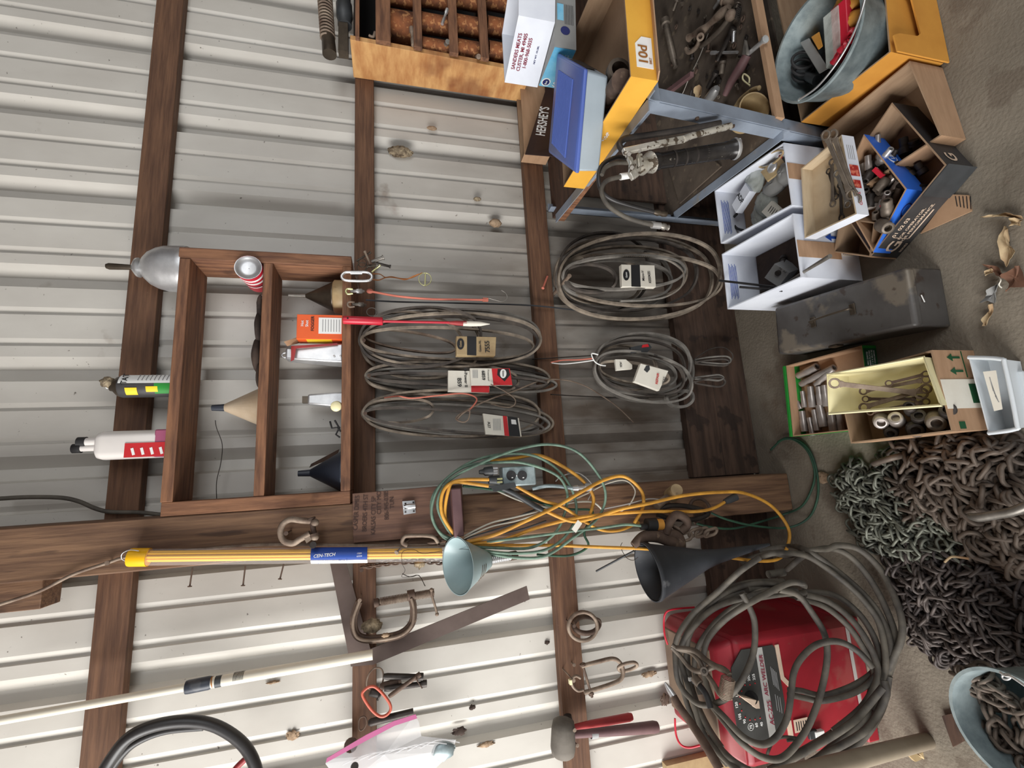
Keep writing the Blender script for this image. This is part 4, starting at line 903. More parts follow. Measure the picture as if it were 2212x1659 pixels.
ptube('orange_cord', [(1190, 783, .06), (1215, 778, .08), (1250, 777, .11), (1282, 774, .15)], .0028, m_pinkrub, t, 6)
t = sleeve('belt_sleeve', 'angled white sleeve with red hand lettering in the zip-tied coil', [(1370, 824), (1384, 785), (1444, 801), (1424, 844)], .19, .016, m_paper)
text('REPAIR', W(1420, 818, .1915), (1, 0, -.3), (.3, 0, 1), .014, m_pred, t, bold=True)
text('FITS K.S.', W(1433, 822, .1915), (1, 0, -.3), (.3, 0, 1), .009, m_pblack, t, bold=True)
MB().prism([W(x, y, .1912) for x, y in [(1391, 799), (1396, 790), (1403, 789), (1404, 798), (1398, 805)]], (0, .0004, 0)).build('dark_logo', m_tape, t)
t = sleeve('belt_sleeve', 'small white sleeve printed A26 deep in the zip-tied coil', [(1332, 800), (1329, 776), (1352, 776), (1366, 788), (1366, 797)], .15, .012, m_paper)
text('A26', W(1341, 788, .1515), *UPS, .012, m_pblack, t, bold=True)
t = sleeve('belt_sleeve', 'dark sleeve with red patch at the top of the zip-tied coil', [(1364, 762), (1362, 750), (1402, 742), (1408, 750), (1400, 760)], .15, .012, m_tape)
MB().prism([W(x, y, .1515) for x, y in [(1386, 751), (1388, 745), (1400, 743), (1402, 749)]], (0, .0004, 0)).build('red_patch', m_pred, t)
for i, (ya, yb, x1) in enumerate([(770, 786, 1578), (776, 790, 1574), (810, 822, 1562), (815, 835, 1566)]):
    tag(ptube('folded_belt', [(1500, (ya + yb) / 2, .09 + .01 * i), (1530, ya + 2, .1), (x1 - 10, ya, .1), (x1, (ya + yb) / 2, .1), (x1 - 10, yb, .1), (1530, yb - 2, .09), (1500, (ya + yb) / 2 + 2, .08)], 1, m_beltgrey if i % 2 == 0 else m_belt2, flat=(.007, .004), up=(0, 1, 0)), ['upper folded belt end below the zip-tied coil', 'second folded belt end below the zip-tied coil', 'third folded belt end below the zip-tied coil', 'lowest folded belt end below the zip-tied coil'][i], 'belt')
tag(ptube('wire_loop', [(1500, 776, .08), (1530, 756, .08), (1560, 750, .08), (1580, 762, .08), (1582, 775, .08), (1570, 788, .08)], .0024, m_belt2, k=6), 'thin dark wire arc beside the folded belts', 'wire')
belt('small fat hose loop under the zip-tied coil', [(1440, 856), (1470, 845), (1492, 848), (1495, 865), (1478, 878), (1450, 876)], .09, m_beltgrey, .006, .005)
# straps
tag(ptube('rubber_strap', [(790, 648, .08), (860, 652, .07), (1000, 655, .06), (1150, 660, .06), (1260, 672, .04), (1290, 674, .03)], 1, m_funnel2, flat=(.006, .0025), up=(0, 1, 0)), 'long flat black strap running down behind the pink bungee', 'strap')
tag(ptube('rubber_strap', [(1150, 776, .05), (1200, 773, .05), (1280, 768, .05), (1300, 767, .04)], 1, m_toold, flat=(.006, .002), up=(0, 1, 0)), 'short black strap above the zip-tied belt coil', 'strap')
tag(ptube('rubber_strap', [(1190, 852, .06), (1260, 856, .05), (1340, 859, .04), (1400, 860, .03)], 1, m_toold, flat=(.006, .002), up=(0, 1, 0)), 'black strap under the zip-tied belt coil', 'strap')
t = thing('bungee_strap', 'faded pink rubber strap with open wire hook under the shelf', 'strap', W(920, 640, .09))
ptube('strap_band', [(797, 629, .10), (815, 632, .10), (860, 640, .10), (930, 646, .10), (1000, 647, .10), (1052, 648, .10)], 1, m_pinkrub, t, flat=(.0065, .0035), up=(0, 1, 0))
MB().ball(W(799, 629, .1), .009, 8, (1, .6, 1.3)).build('strap_end', m_pinkrub, t)
MB().box(W(1043, 643, .105), W(1054, 652, .095)).build('strap_end', m_pinkrub, t)
ptube('wire_hook', [(1052, 643, .10), (1070, 648, .10), (1085, 651, .10), (1095, 645, .10), (1093, 634, .10), (1083, 627, .10)], .0022, m_steel, t, 6)
# quick link, wire, ring pin
t = thing('quick_link', 'shiny steel quick link wired to a brass ring pin under shelf', 'link', W(770, 597, .19))
lk = [(745, 605, .2), (738, 597, .2), (745, 589, .2), (760, 588, .2), (790, 588, .2), (801, 593, .2), (803, 600, .2), (796, 606, .2), (770, 607, .2)]
ptube('link_body', lk, .0045, m_chrome, t, 10, True)
MB().lathe(W(757, 589, .2), W(782, 589, .2), [(0, .0068), (1, .0068)], 6).build('hex_sleeve', m_chrome, t)
ptube('copper_tie', [(803, 603, .2), (818, 605, .17), (832, 600, .13), (846, 598, .11), (860, 601, .09), (876, 604, .08), (892, 597, .08), (905, 592, .08)], .0022, m_copper, t, 6)
ptube('copper_tie', [(802, 592, .2), (820, 592, .17), (832, 599, .13), (846, 599, .11), (872, 602, .085), (890, 600, .08), (912, 589, .08)], .0018, m_copper, t, 6)
MB().tube([W(918 + 13.5 * cos(a), 603 + 13.5 * sin(a), .085) for a in [2 * pi * i / 24 for i in range(24)]], .0017, 7, True).build('ring', m_brass, t)
MB().tube([W(919, 590, .085), W(918, 618, .085)], .0028, 8).build('pin', m_brass, t)
nail('nail behind the quick link and pins', 770, 597, .19, .038, r=.0025)
# clevis pin bundle
t = thing('pin_bundle', 'bunch of clevis pins and rings on a nail under shelf end', 'pin bundle', W(790, 570, .11))
for i, (a, b_, r) in enumerate([((788, 543, .17), (799, 569, .17), .0038), ((801, 545, .15), (770, 564, .15), .003), ((829, 556, .15), (803, 566, .14), .0065), ((821, 573, .17), (803, 588, .17), .003), ((844, 576, .12), (812, 568, .13), .0045), ((792, 576, .15), (812, 573, .15), .005)]):
    MB().lathe(W(*a), W(*b_), [(0, r * 1.4), (.08, r * 1.4), (.1, r), (1, r)], 12).build('clevis_pin', [m_iron2, m_oldtin, m_steel, m_brass, m_toold, m_oldtin][i], t)
for cx_, cy_, rr in ((782, 578, 11), (783, 568, 9), (797, 584, 8)):
    MB().tube([W(cx_ + rr * cos(a), cy_ + rr * sin(a), .15) for a in [2 * pi * i / 20 for i in range(20)]], .0016, 6, True).build('key_ring', m_oldtin, t)
# small shackles
for j, (x, y, lab, mt_) in enumerate([(748, 629, 'small brass-coloured shackle clip above the pink strap', m_brass), (752, 657, 'small steel eye bolt and nut above the red handle', m_iron2)]):
    t = thing('small_shackle', lab, 'shackle', W(x + 15, y, .19))
    ptube('shackle_eye', [(x + 14, y - 4, .2), (x + 3, y - 5, .2), (x - 1, y, .2), (x + 3, y + 6, .2), (x + 14, y + 5, .2)], .0032, mt_, t, 8)
    MB().lathe(W(x + 10, y, .2), W(x + 38, y + 2 * j, .17), [(0, .005), (.4, .005), (.45, .0085), (.8, .0085), (.85, .004), (1, .004)], 8).build('bolt', m_chrome if not j else m_steel, t)
MB_ = MB().tube([W(803 + 11 * cos(a), 674 + 9 * sin(a), .07) for a in [2 * pi * i / 24 for i in range(24)]], .0016, 6, True).build('wire_ring', m_steel)
tag(MB_, 'thin wire ring hanging just above the red handle', 'ring')
# red handled tool
t = thing('red_handled_tool', 'red-handled rod tool with white tip hung under the shelf', 'tool', W(880, 695, .19))
MB().lathe(W(741, 691, .2), W(827, 694, .2), [(0, .0125), (.02, .0135), (.98, .0135), (1, .012)], 20).build('handle', m_redb, t)
MB().lathe(W(751, 687, .215), W(751, 687, .2135), [(0, .003), (1, .003)], 10).build('hang_hole', m_dark, t)
MB().lathe(W(827, 694, .2), W(982, 697, .19), [(0, .0042), (1, .0042)], 10).build('rod', m_redb, t)
MB().lathe(W(970, 697, .19), W(1008, 699, .19), [(0, .005), (.4, .008), (1, .009)], 12).build('socket', m_redp, t)
MB().lathe(W(1000, 699, .19), W(1058, 700, .19), [(0, .0085), (.3, .0095), (.65, .008), (1, .001)], 14).build('tip', m_paper, t)
# mud nests on the siding
def nest(label, x, y, hx, hz_, th, mat):
    c = W(x, y, .012); s_ = S(x, y, 0)
    tag(MB().ball(c, 1, 14, (hx * s_, th, hz_ * s_), jit=.12).build('mud_nest', mat), label, 'nest')
nest('pale speckled mud nest on a rib right of shelf', 865, 328, 13, 25, .018, m_mudd)
nest('small flaky mud patch near the bin rack', 933, 277, 5, 10, .006, m_mud)
nest('oval tan mud nest low on the siding', 1070, 482, 9, 13, .015, m_mud)
nest('tiny mud nest above the oval tan one', 1031, 430, 5, 8, .008, m_mudd)

def splat(label, x, y, w1, w2, mat):
    c = W(x, y, .003); s_ = S(x, y, 0)
    tag(MB().ball(c, 1, 12, (w2 * s_, .004, w1 * s_), jit=.35).build('mud_spot', mat), label, 'mud spot')
splat('brown mud spot on siding between hose loop and plastic bag', 632, 1588, 12, 9, m_mud)
splat('dark mud spot on the siding just past the plastic bag', 992, 1580, 14, 8, m_glove)
splat('brown mud spot below the dark one near the bag', 1050, 1608, 16, 5, m_mud)
splat('small dark spot on siding above the bag tip', 1020, 1528, 6, 5, m_glove)
splat('rusty stain on siding beside the U-shaped clevis', 1402, 1456, 16, 6, m_mud)
splat('rust spot on siding at the welder top edge', 1436, 1512, 9, 12, m_iron)
splat('dark spot on siding beside the third girt and iron rings', 1182, 1388, 5, 4, m_glove)
splat('brown spot on siding under the white pole grip', 590, 1474, 12, 3, m_mud)
# ================================================================== LEFT WALL TOOLS
t = thing('framing_square', 'large brown steel framing square hung over the second girt', 'square', W(840, 1400, .05))
plate('square_body', [(712, 1212), (747, 1212), (800, 1402), (1138, 1266), (1144, 1295), (806, 1436), (758, 1440)], .052, .004, m_flat, t)
t = thing('c_clamp', 'large C-clamp with threaded screw hung on a girt nail', 'clamp', W(840, 1330, .08))
fr = smooth_path([W(*p) for p in [(776, 1298, .09), (764, 1335, .09), (768, 1367, .09), (788, 1380, .09), (830, 1378, .09), (868, 1368, .09), (890, 1345, .09), (893, 1312, .09), (888, 1290, .09)]], False, 6)
MB().tube(fr, 1, 4, flat=(.0125, .015), up=(0, 1, 0)).build('frame', m_iron, t, bev=.002)
MB().tube([p - V(0, .014, 0) for p in fr], .005, 6).build('frame_rim', m_iron2, t)
MB().lathe(W(880, 1287, .09), W(896, 1284, .09), [(0, .016), (1, .016)], 14).build('screw_boss', m_iron, t)
A = W(820, 1300, .09); B = W(938, 1280, .09); ax = (B - A); e1 = ax.normalized().orthogonal(); e2 = ax.normalized().cross(e1)
MB().tube([A, B], .0075, 12).build('screw_core', m_iron2, t)
MB().tube([A + ax * (i / 330) + (e1 * cos(i * 2 * pi / 9) + e2 * sin(i * 2 * pi / 9)) * .0082 for i in range(330)], .0016, 5).build('screw_thread', m_iron2, t)
MB().lathe(W(808, 1303, .09), A, [(0, .013), (.7, .013), (1, .009)], 14).build('swivel_pad', m_iron, t)
ptube('handle_bar', [(932, 1276, .1), (934, 1290, .1), (940, 1310, .1), (944, 1326, .1)], .0038, m_iron2, t, 8)
for q in ((932, 1274), (944, 1327)): MB().ball(W(*q, .1), .006, 8).build('handle_end', m_iron2, t)
nail('pale nail head holding the C-clamp', 777, 1297, .12, .038, mat=m_iron2)
tag(MB().ball(W(803, 1352, .07), 1, 12, (.022, .016, .03), jit=.15).build('mud_nest', m_mudd), 'grey-gold mud nest inside the C-clamp', 'nest')
tag(MB().ball(W(833, 1372, .11), 1, 8, (.007, .006, .012), jit=.2).build('mud_cocoon', m_mud), 'tan cocoon stuck on the C-clamp frame', 'nest')
tag(ptube('hooked_wire', [(869, 1239, .04), (885, 1246, .04), (905, 1243, .04), (918, 1266, .04)], .0012, m_wire, k=3), 'short bent wire on the siding above C-clamp screw', 'wire')
# white pole
t = thing('extension_pole', 'white pole with black grip and barcode sticker leaning on the siding', 'pole', W(805, 1415, .1))
A = W(-60, 1567, .12); B = W(415, 1482, .12); C2 = W(805, 1414, .12)
MB().lathe(A, B, [(0, .0105), (1, .0105)], 18).build('thin_section', m_pipe, t)
MB().lathe(W(408, 1483, .12), C2, [(0, .0145), (1, .0145)], 20).build('thick_section', m_pipe, t)
MB().lathe(W(402, 1485, .12), W(457, 1474, .12), [(0, .0165), (.1, .0175), (.9, .0175), (1, .0155)], 20).build('grip', m_funnel, t)
dv = (C2 - B).normalized()
for q in range(9): MB().lathe(W(506 + 2.6 * q, 1465 - .45 * q, .12), W(507.2 + 2.6 * q, 1464.8 - .45 * q, .12), [(0, .0148), (1, .0148)], 18, cap=False).build('barcode_bar', m_pblack, t)
MB().lathe(W(466, 1473, .12), W(480, 1470.5, .12), [(0, .0148), (1, .0148)], 18, cap=False).build('sticker_band', m_tape, t)
MB().lathe(W(459, 1474, .12), W(462, 1473, .12), [(0, .0149), (1, .0149)], 18, cap=False).build('sticker_edge', m_pgold, t)
# hose loop bottom left
t = thing('rubber_hose', 'black rubber hose loop hanging at the lower left of the wall', 'hose', W(400, 1620, .12))
ptube('hose_body', [(205, 1700, .12), (240, 1640, .12), (280, 1592, .13), (340, 1566, .13), (410, 1558, .13), (470, 1570, .13), (525, 1608, .13), (553, 1660, .13), (560, 1720, .12)], .0155, m_hose, t, 14)
ptube('hose_body', [(215, 1700, .1), (262, 1632, .1), (300, 1600, .1), (360, 1578, .1), (440, 1570, .1)], .010, m_hose, t, 10)
ptube('hose_pipe', [(495, 1680, .1), (512, 1657, .1), (535, 1635, .1)], .008, m_redp, t, 10)
# carabiner with bits
t = thing('carabiner', 'salmon-coloured carabiner with a bunch of small tools on the girt', 'carabiner', W(815, 1510, .1))
ptube('carabiner_ring', [(788, 1490, .13), (783, 1502, .13), (800, 1530, .13), (818, 1546, .13), (832, 1546, .13), (843, 1535, .13), (842, 1520, .13), (828, 1500, .13), (812, 1485, .13), (800, 1483, .13)], .0042, m_carab, t, 10, True)
ptube('steel_ring', [(792, 1478, .1), (796, 1458, .1), (808, 1444, .1), (822, 1444, .1), (828, 1456, .1), (826, 1475, .1), (815, 1490, .1), (798, 1488, .1)], .0024, m_iron2, t, 8, True)
for a, b_, r, mt_ in [((840, 1505, .14), (908, 1456, .14), .0065, m_iron), ((828, 1461, .12), (914, 1462, .12), .009, m_toold), ((830, 1488, .12), (922, 1476, .12), .0085, m_toold), ((822, 1484, .11), (866, 1468, .11), .010, m_iron), ((800, 1492, .1), (822, 1500, .1), .014, m_toold)]:
    MB().lathe(W(*a), W(*b_), [(0, r * .8), (.1, r), (.85, r * .85), (.87, r * 1.25), (1, r * 1.2)], 14).build('tool_shank', mt_, t)
MB().tube([W(898, 1466, .15), W(912, 1487, .15)], .0018, 6).build('wire_pin', m_iron, t)
t = thing('drift_punch', 'dark cylindrical punch hung level beside the plastic bag', 'punch', W(840, 1545, .08))
MB().lathe(W(795, 1562, .09), W(893, 1538, .09), [(0, .006), (.06, .0105), (1, .0105)], 16).build('punch_body', m_toold, t)
ptube('hang_ring', [(775, 1568, .1), (777, 1552, .1), (788, 1548, .1), (792, 1560, .1), (786, 1574, .1), (778, 1578, .1)], .0022, m_iron, t, 6, True)
# plastic bag
t = thing('plastic_bag', 'clear zip bag with magenta strip holding a dark part', 'bag', W(830, 1640, .07))
bp = [(703, 1650), (706, 1640), (790, 1588), (896, 1543), (905, 1560), (910, 1590), (985, 1598), (978, 1625), (940, 1660), (900, 1700), (740, 1700)]
b = MB(); top = [W(x, y, .10) for x, y in bp]; cc = W(830, 1630, .125); n = len(top)
b.add(top + [cc] + [W(x, y, .075) for x, y in bp], [(i, (i + 1) % n, n) for i in range(n)] + [tuple(range(n + 1, 2 * n + 1))]); b.build('bag_film', m_bag, t, smooth=False)
for k in range(7):
    a = (740 + 28 * k, 1652 - 6 * k); ptube('film_crease', [(a[0], a[1], .118), (a[0] + 40, a[1] - 18, .125), (a[0] + 85, a[1] - 30 + 3 * k, .116)], .0014, m_bag, t, 5)
MB().prism([W(x, y, .127) for x, y in [(704, 1648), (706, 1638), (790, 1588), (850, 1558), (898, 1543), (901, 1552), (852, 1568), (795, 1598)]], (0, .002, 0)).build('zip_strip', m_zip, t)
MB().ball(W(958, 1622, .1), 1, 10, (.028, .014, .034), jit=.1).build('dark_part', m_galv, t)
MB().lathe(W(766, 1656, .13), W(766, 1656, .145), [(0, .011), (1, .010)], 16).build('ring_end', m_toold, t)
tag(MB().lathe(W(758, 1610, .05), W(758, 1610, .1), [(0, .02), (1, .018)], 14).build('pipe_plug', m_iron), 'dark round cap behind the zip bag on the girt', 'cap')
# rings and shackle on third girt
t = thing('iron_ring', 'pale rusty iron ring pair hung on the third girt', 'ring', W(1258, 1355, .08))
MB().tube([W(1259 + 31 * cos(a), 1353 + 31 * sin(a), .09) for a in [2 * pi * i / 30 for i in range(30)]], .0065, 10, True).build('front_ring', m_iron2, t)
MB().tube([W(1266 + 27 * cos(a), 1350 + 18 * sin(a), .07 + .02 * sin(a)) for a in [2 * pi * i / 30 for i in range(30)]], .0085, 10, True).build('back_ring', m_iron, t)
ptube('ring_tail', [(1283, 1335, .07), (1295, 1340, .07), (1296, 1352, .07), (1288, 1360, .07)], .005, m_iron, t)
nail('nail holding the iron rings', 1240, 1352, .11, .038)
t = thing('u_clevis', 'long U-shaped clevis with bolt and chain link on third girt', 'clevis', W(1300, 1460, .1))
cl = [W(*p) for p in [(1256, 1439, .12), (1290, 1430, .12), (1322, 1423, .12), (1338, 1430, .12), (1346, 1448, .12), (1342, 1466, .12), (1325, 1476, .12), (1290, 1488, .12), (1262, 1496, .12)]]
MB().tube(smooth_path(cl, False, 6), .0068, 10).build('clevis_body', m_iron2, t)
MB().lathe(W(1258, 1434, .12), W(1279, 1506, .12), [(0, .010), (.05, .010), (.06, .0042), (.84, .0042), (.85, .009), (.93, .009), (.94, .0045), (1, .0045)], 10).build('bolt', m_iron, t)
ptube('chain_link', [(1336, 1442, .12), (1350, 1434, .13), (1370, 1431, .13), (1376, 1438, .12), (1362, 1446, .11), (1342, 1450, .11)], .0055, m_iron2, t, 10, True)
ptube('small_shackle', [(1260, 1490, .12), (1248, 1492, .12), (1237, 1482, .12), (1235, 1468, .12), (1244, 1460, .12), (1254, 1465, .12)], .0045, m_iron2, t, 9)
MB().obox(W(1232, 1473, .12), V(.014, 0, 0), V(0, .014, 0), V(0, 0, .008)).build('nut', m_cream, t)
nail('pale nail above the U-shaped clevis', 1240, 1436, .06, .038, mat=m_iron2)
nail('nail through the small shackle of the clevis', 1239, 1470, .14, .038, mat=m_iron2)
# mallets
t = thing('rubber_mallet', 'worn round-headed mallet with grey-brown handle hung on third girt', 'mallet', W(1300, 1590, .1))
MB().lathe(W(1217, 1553, .10), W(1216, 1634, .10), [(0, .022), (.06, .034), (.25, .038), (.75, .040), (.94, .036), (1, .028)], 26).build('head', m_mallet, t)
MB().lathe(W(1238, 1587, .11), W(1420, 1570, .11), [(0, .011), (.18, .012), (.5, .015), (.96, .0185), (1, .016)], 18).build('handle', m_purple, t)
MB().lathe(W(1276, 1586, .11), W(1290, 1584, .11), [(0, .0135), (1, .0135)], 18, cap=False).build('printed_band', m_pgrey, t)
t = thing('hammer', 'red-handled hammer hung behind the worn mallet', 'hammer', W(1310, 1560, .06))
MB().lathe(W(1238, 1572, .075), W(1365, 1548, .075), [(0, .009), (.3, .0125), (.95, .0135), (1, .011)], 16).build('handle', m_redp, t)
MB().lathe(W(1226, 1545, .065), W(1232, 1598, .065), [(0, .013), (.3, .015), (1, .013)], 14).build('head', m_toold, t)
nail('pale nail between the two hammer handles', 1241, 1577, .13, .038, mat=m_iron2)
nail('pale nail left of the hammer handles', 1247, 1610, .11, .038, mat=m_iron2)
tag(MB().box(W(1440, 1655, .03), W(1660, 1640, .0)).build('bottom_rail', m_tan), 'stained wooden strip along the bottom corner of the siding', 'strip')
# ================================================================== BOX HELPERS
def face_out(o, xd, up):
    xd = Vector(xd); n = xd.cross(Vector(up))
    return xd if n.dot(CAM - Vector(o)) > 0 else -xd
class Box: pass
def openbox(name, label, cat, rim, z0, m_out, m_in, th=.004, rimz=None, group=None, base_scale=1.0, bottom=True, part='box_body', cuts=None, solid=False):
    """rim: 4 world points (BR, FR, FL, BL). z0: float or 4 floats"""
    P = [Vector(p) for p in rim]; zs = z0 if isinstance(z0, (list, tuple)) else [z0] * 4
    c = sum(P, Vector()) / 4
    B0 = [Vector((c.x + (p.x - c.x) * base_scale, c.y + (p.y - c.y) * base_scale, z)) for p, z in zip(P, zs)]
    t = thing(name, label, cat, (c.x, c.y, min(zs)), group)
    def inset(Q, k):
        out = []
        for i in range(4):
            a = (Q[(i + 1) % 4] - Q[i]); b_ = (Q[i - 1] - Q[i]); a.z = b_.z = 0; sn = max(.3, a.normalized().cross(b_.normalized()).length)
            out.append(Q[i] + (a.normalized() + b_.normalized()) * k / sn)
        return out
    Pi = inset(P, th); Bi = [p + Vector((0, 0, th)) for p in inset(B0, th)]
    b = MB()
    if solid:
        b.hexa(B0 + P, 0)
    else:
        for i in range(4):
            j = (i + 1) % 4
            b.add([B0[i], B0[j], P[j], P[i]], [(0, 1, 2, 3)], 0)
            b.add([P[i], P[j], Pi[j], Pi[i]], [(0, 1, 2, 3)], 1)
            b.add([Pi[i], Pi[j], Bi[j], Bi[i]], [(0, 1, 2, 3)], 1)
        b.add(B0, [(3, 2, 1, 0)], 0); b.add(Bi, [(0, 1, 2, 3)], 1)
    # weld
    vs = []; mp = {}; idx = []
    for v in b.v:
        k = (round(v.x, 5), round(v.y, 5), round(v.z, 5))
        if k not in mp: mp[k] = len(vs); vs.append(v)
        idx.append(mp[k])
    b2 = MB(); b2.v = vs; b2.f = [[idx[i] for i in f] for f in b.f]; b2.m = b.m
    b2.build(part, [m_out, m_in], t, smooth=False)
    t2 = Box(); t2.t = t; t2.P = P; t2.B = B0; t2.c = c; t2.Pi = Pi; t2.Bi = Bi
    def wall(i, u, v, out=True):
        """point on wall i (P[i]->P[i+1]), u along, v 0 top..1 bottom; returns (point, xdir, up)"""
        j = (i + 1) % 4; A, Z = (P, B0) if out else (Pi, Bi)
        top = A[i].lerp(A[j], u); bot = Z[i].lerp(Z[j], u); o = top.lerp(bot, v)
        up = (top - bot).normalized(); xd = face_out(o, (A[j] - A[i]).normalized(), up); n = xd.cross(up).normalized()
        return o + n * .0006, xd, up
    t2.wall = wall
    return t2
def fill_hexa(a, b_, c, d, h):
    return MB().hexa([a, b_, c, d, a + V(0, 0, h), b_ + V(0, 0, h), c + V(0, 0, h), d + V(0, 0, h)])
def rod(a, b_, r, n=10, prof=None): return MB().lathe(a, b_, prof or [(0, r), (1, r)], n)

# ================================================================== METAL RACK (angle iron)
uB = W(1200, 465, .1); lB = W(1455, 460, .1); UZ, LZ = uB.z, lB.z
uF = F(1400, 215, UZ); lF = F(1690, 280, LZ)
t = thing('angle_iron_rack', 'blue-grey angle-iron rack with two dusty shelves, right of the belts', 'rack', V(.0, -.4, 0))
# back leg
x_ = (uB.x + lB.x) / 2
MB().box((x_, -.075, 0), (x_ + .036, -.072, UZ + .02)).box((x_, -.11, 0), (x_ + .003, -.072, UZ + .02)).build('leg', m_angle, t)
# front leg: through uF and lF down
dn = (lF - uF); bt = lF + dn * ((0 - lF.z) / dn.z)
wv = V(.040, 0, 0); wy = V(0, .038, 0)
MB().prism([uF - V(0, 0, .003), uF - V(0, 0, .003) + wv, bt + wv, bt], V(0, -.003, 0)).prism([uF - V(0, 0, .003), uF - V(0, 0, .003) + wy, bt + wy, bt], V(-.003, 0, 0)).build('leg', m_angle, t)
MB().box((1.1, -.80, 0), (1.103, -.76, UZ)).build('leg', m_angle, t)
def rail(a, b_, hgt, mat, nm='side_rail'):
    d_ = (b_ - a).normalized(); s_ = d_.cross(V(0, 0, 1)).normalized()
    return MB().prism([a, b_, b_ - V(0, 0, hgt), a - V(0, 0, hgt)], -s_ * .003).prism([a, b_, b_ + s_ * .03, a + s_ * .03], V(0, 0, -.003)).build(nm, mat, t)
rail(uB, uF, .036, m_angle); rail(lB + V(0, 0, .0), lF, .032, m_angle)
rail(uF, V(1.1, uF.y, UZ), .036, m_angle, 'front_rail'); 
MB().hexa([lB + V(.003, .06, -.012), V(1.1, -.04, LZ - .012), V(1.1, lF.y, LZ - .012), lF + V(.003, 0, -.012), lB + V(.003, .06, -.002), V(1.1, -.04, LZ - .002), V(1.1, lF.y, LZ - .002), lF + V(.003, 0, -.002)]).build('lower_shelf', m_angled, t)
MB().hexa([uB + V(.01, .04, -.014), V(1.1, -.05, UZ - .014), V(1.1, uF.y, UZ - .014), uF + V(.01, 0, -.014), uB + V(.01, .04, -.002), V(1.1, -.05, UZ - .002), V(1.1, uF.y, UZ - .002), uF + V(.01, 0, -.002)]).build('upper_shelf', m_dkwood, t)
MB().hexa([V(x_, -.06, .02), V(1.1, -.06, .02), V(1.1, -.5, .02), V(x_ + .1, -.5, .02), V(x_, -.06, .03), V(1.1, -.06, .03), V(1.1, -.5, .03), V(x_ + .1, -.5, .03)]).build('bottom_shelf', m_angled, t)
for f_ in (.35, .62):
    p = uF.lerp(lF, f_); MB().lathe(p + V(-.004, .02, 0), p + V(-.009, .02, 0), [(0, .006), (1, .005)], 10).build('bolt_head', m_iron, t)
# plank under the upper shelf
a = uB + V(-.012, .02, -.045); b_ = uF + V(.04, .22, -.045)
tag(MB().hexa([a, a + V(.12, 0, 0), b_ + V(.12, 0, 0), b_, a + V(0, 0, .03), a + V(.12, 0, .03), b_ + V(.12, 0, .03), b_ + V(0, 0, .03)]).build('wood_plank', m_shelfv, bev=.002), 'rough brown plank lying under the upper rack rail', 'plank')
p = W(1393, 210, .72); tag(MB().box((p.x, -.76, UZ - .02), (p.x + .035, -.64, UZ + .05)).build('wood_block', m_shelfv, bev=.003), 'rough sawn wood block at the rack corner under the yellow box', 'block')
# lip board on the lower shelf
a = F(1678, 252, LZ + .03); b_ = F(1632, 0, LZ + .03); b_ = a + (b_ - a) * 1.9
tag(MB().hexa([a - V(0, 0, .03), b_ - V(0, 0, .03), b_ + V(0, .016, -.03), a + V(0, .016, -.03), a, b_, b_ + V(0, .016, 0), a + V(0, .016, 0)]).build('lip_board', m_card), 'tan fibreboard strip along the front edge of the lower shelf', 'strip')
# dark backing behind the lower shelf
tag(MB().box((-.44, -.06, .12), (1.1, -.045, UZ - .1)).build('backing_board', m_skirt), 'dark dusty board standing behind the lower shelf', 'board')
# ---- things on the lower shelf
ZL = LZ
def FP(x, y, h=0): return F(x, y, ZL + h)
def shelf_rod(name, label, cat, x1, y1, x2, y2, r, mat, prof=None, h=None, n=12):
    h = r if h is None else h
    return tag(rod(FP(x1, y1, h), FP(x2, y2, h), r, n, prof).build(name, mat), label, cat)
shelf_rod('bolt', 'long dusty bolt lying deepest on the lower shelf', 'bolt', 1436, 44, 1459, 145, .012, m_tool, [(0, .020), (.1, .020), (.11, .0125), (.85, .0125), (.86, .009), (1, .009)])
t = thing('tie_rod_end', 'pale forked rod with curled hook end on the lower shelf', 'rod', FP(1530, 60))
MB().tube(smooth_path([FP(1575, 14, .02), FP(1560, 28, .022), FP(1535, 50, .025), FP(1518, 65, .025), FP(1500, 74, .02), FP(1488, 82, .02)]), [.010 + .006 * sin(i * .25) ** 2 for i in range(31)], 10).build('rod_body', m_iron2, t)
MB().tube(smooth_path([FP(1512, 76, .02), FP(1508, 95, .012), FP(1498, 108, .012), FP(1487, 113, .012), FP(1482, 105, .014)]), .0085, 10).build('hook', m_iron2, t)
MB().lathe(FP(1513, 80, .015), FP(1513, 80, .045), [(0, .014), (1, .014), (1, .007), (.7, .006)], 14).build('eye', m_iron2, t)
MB().tube(smooth_path([FP(1578, 34, .03), FP(1560, 60, .025), FP(1535, 85, .02), FP(1515, 100, .014)]), .0085, 10).build('side_rod', m_tool, t)
MB().ball(FP(1578, 33, .03), .019, 10).build('ball_joint', m_iron2, t)
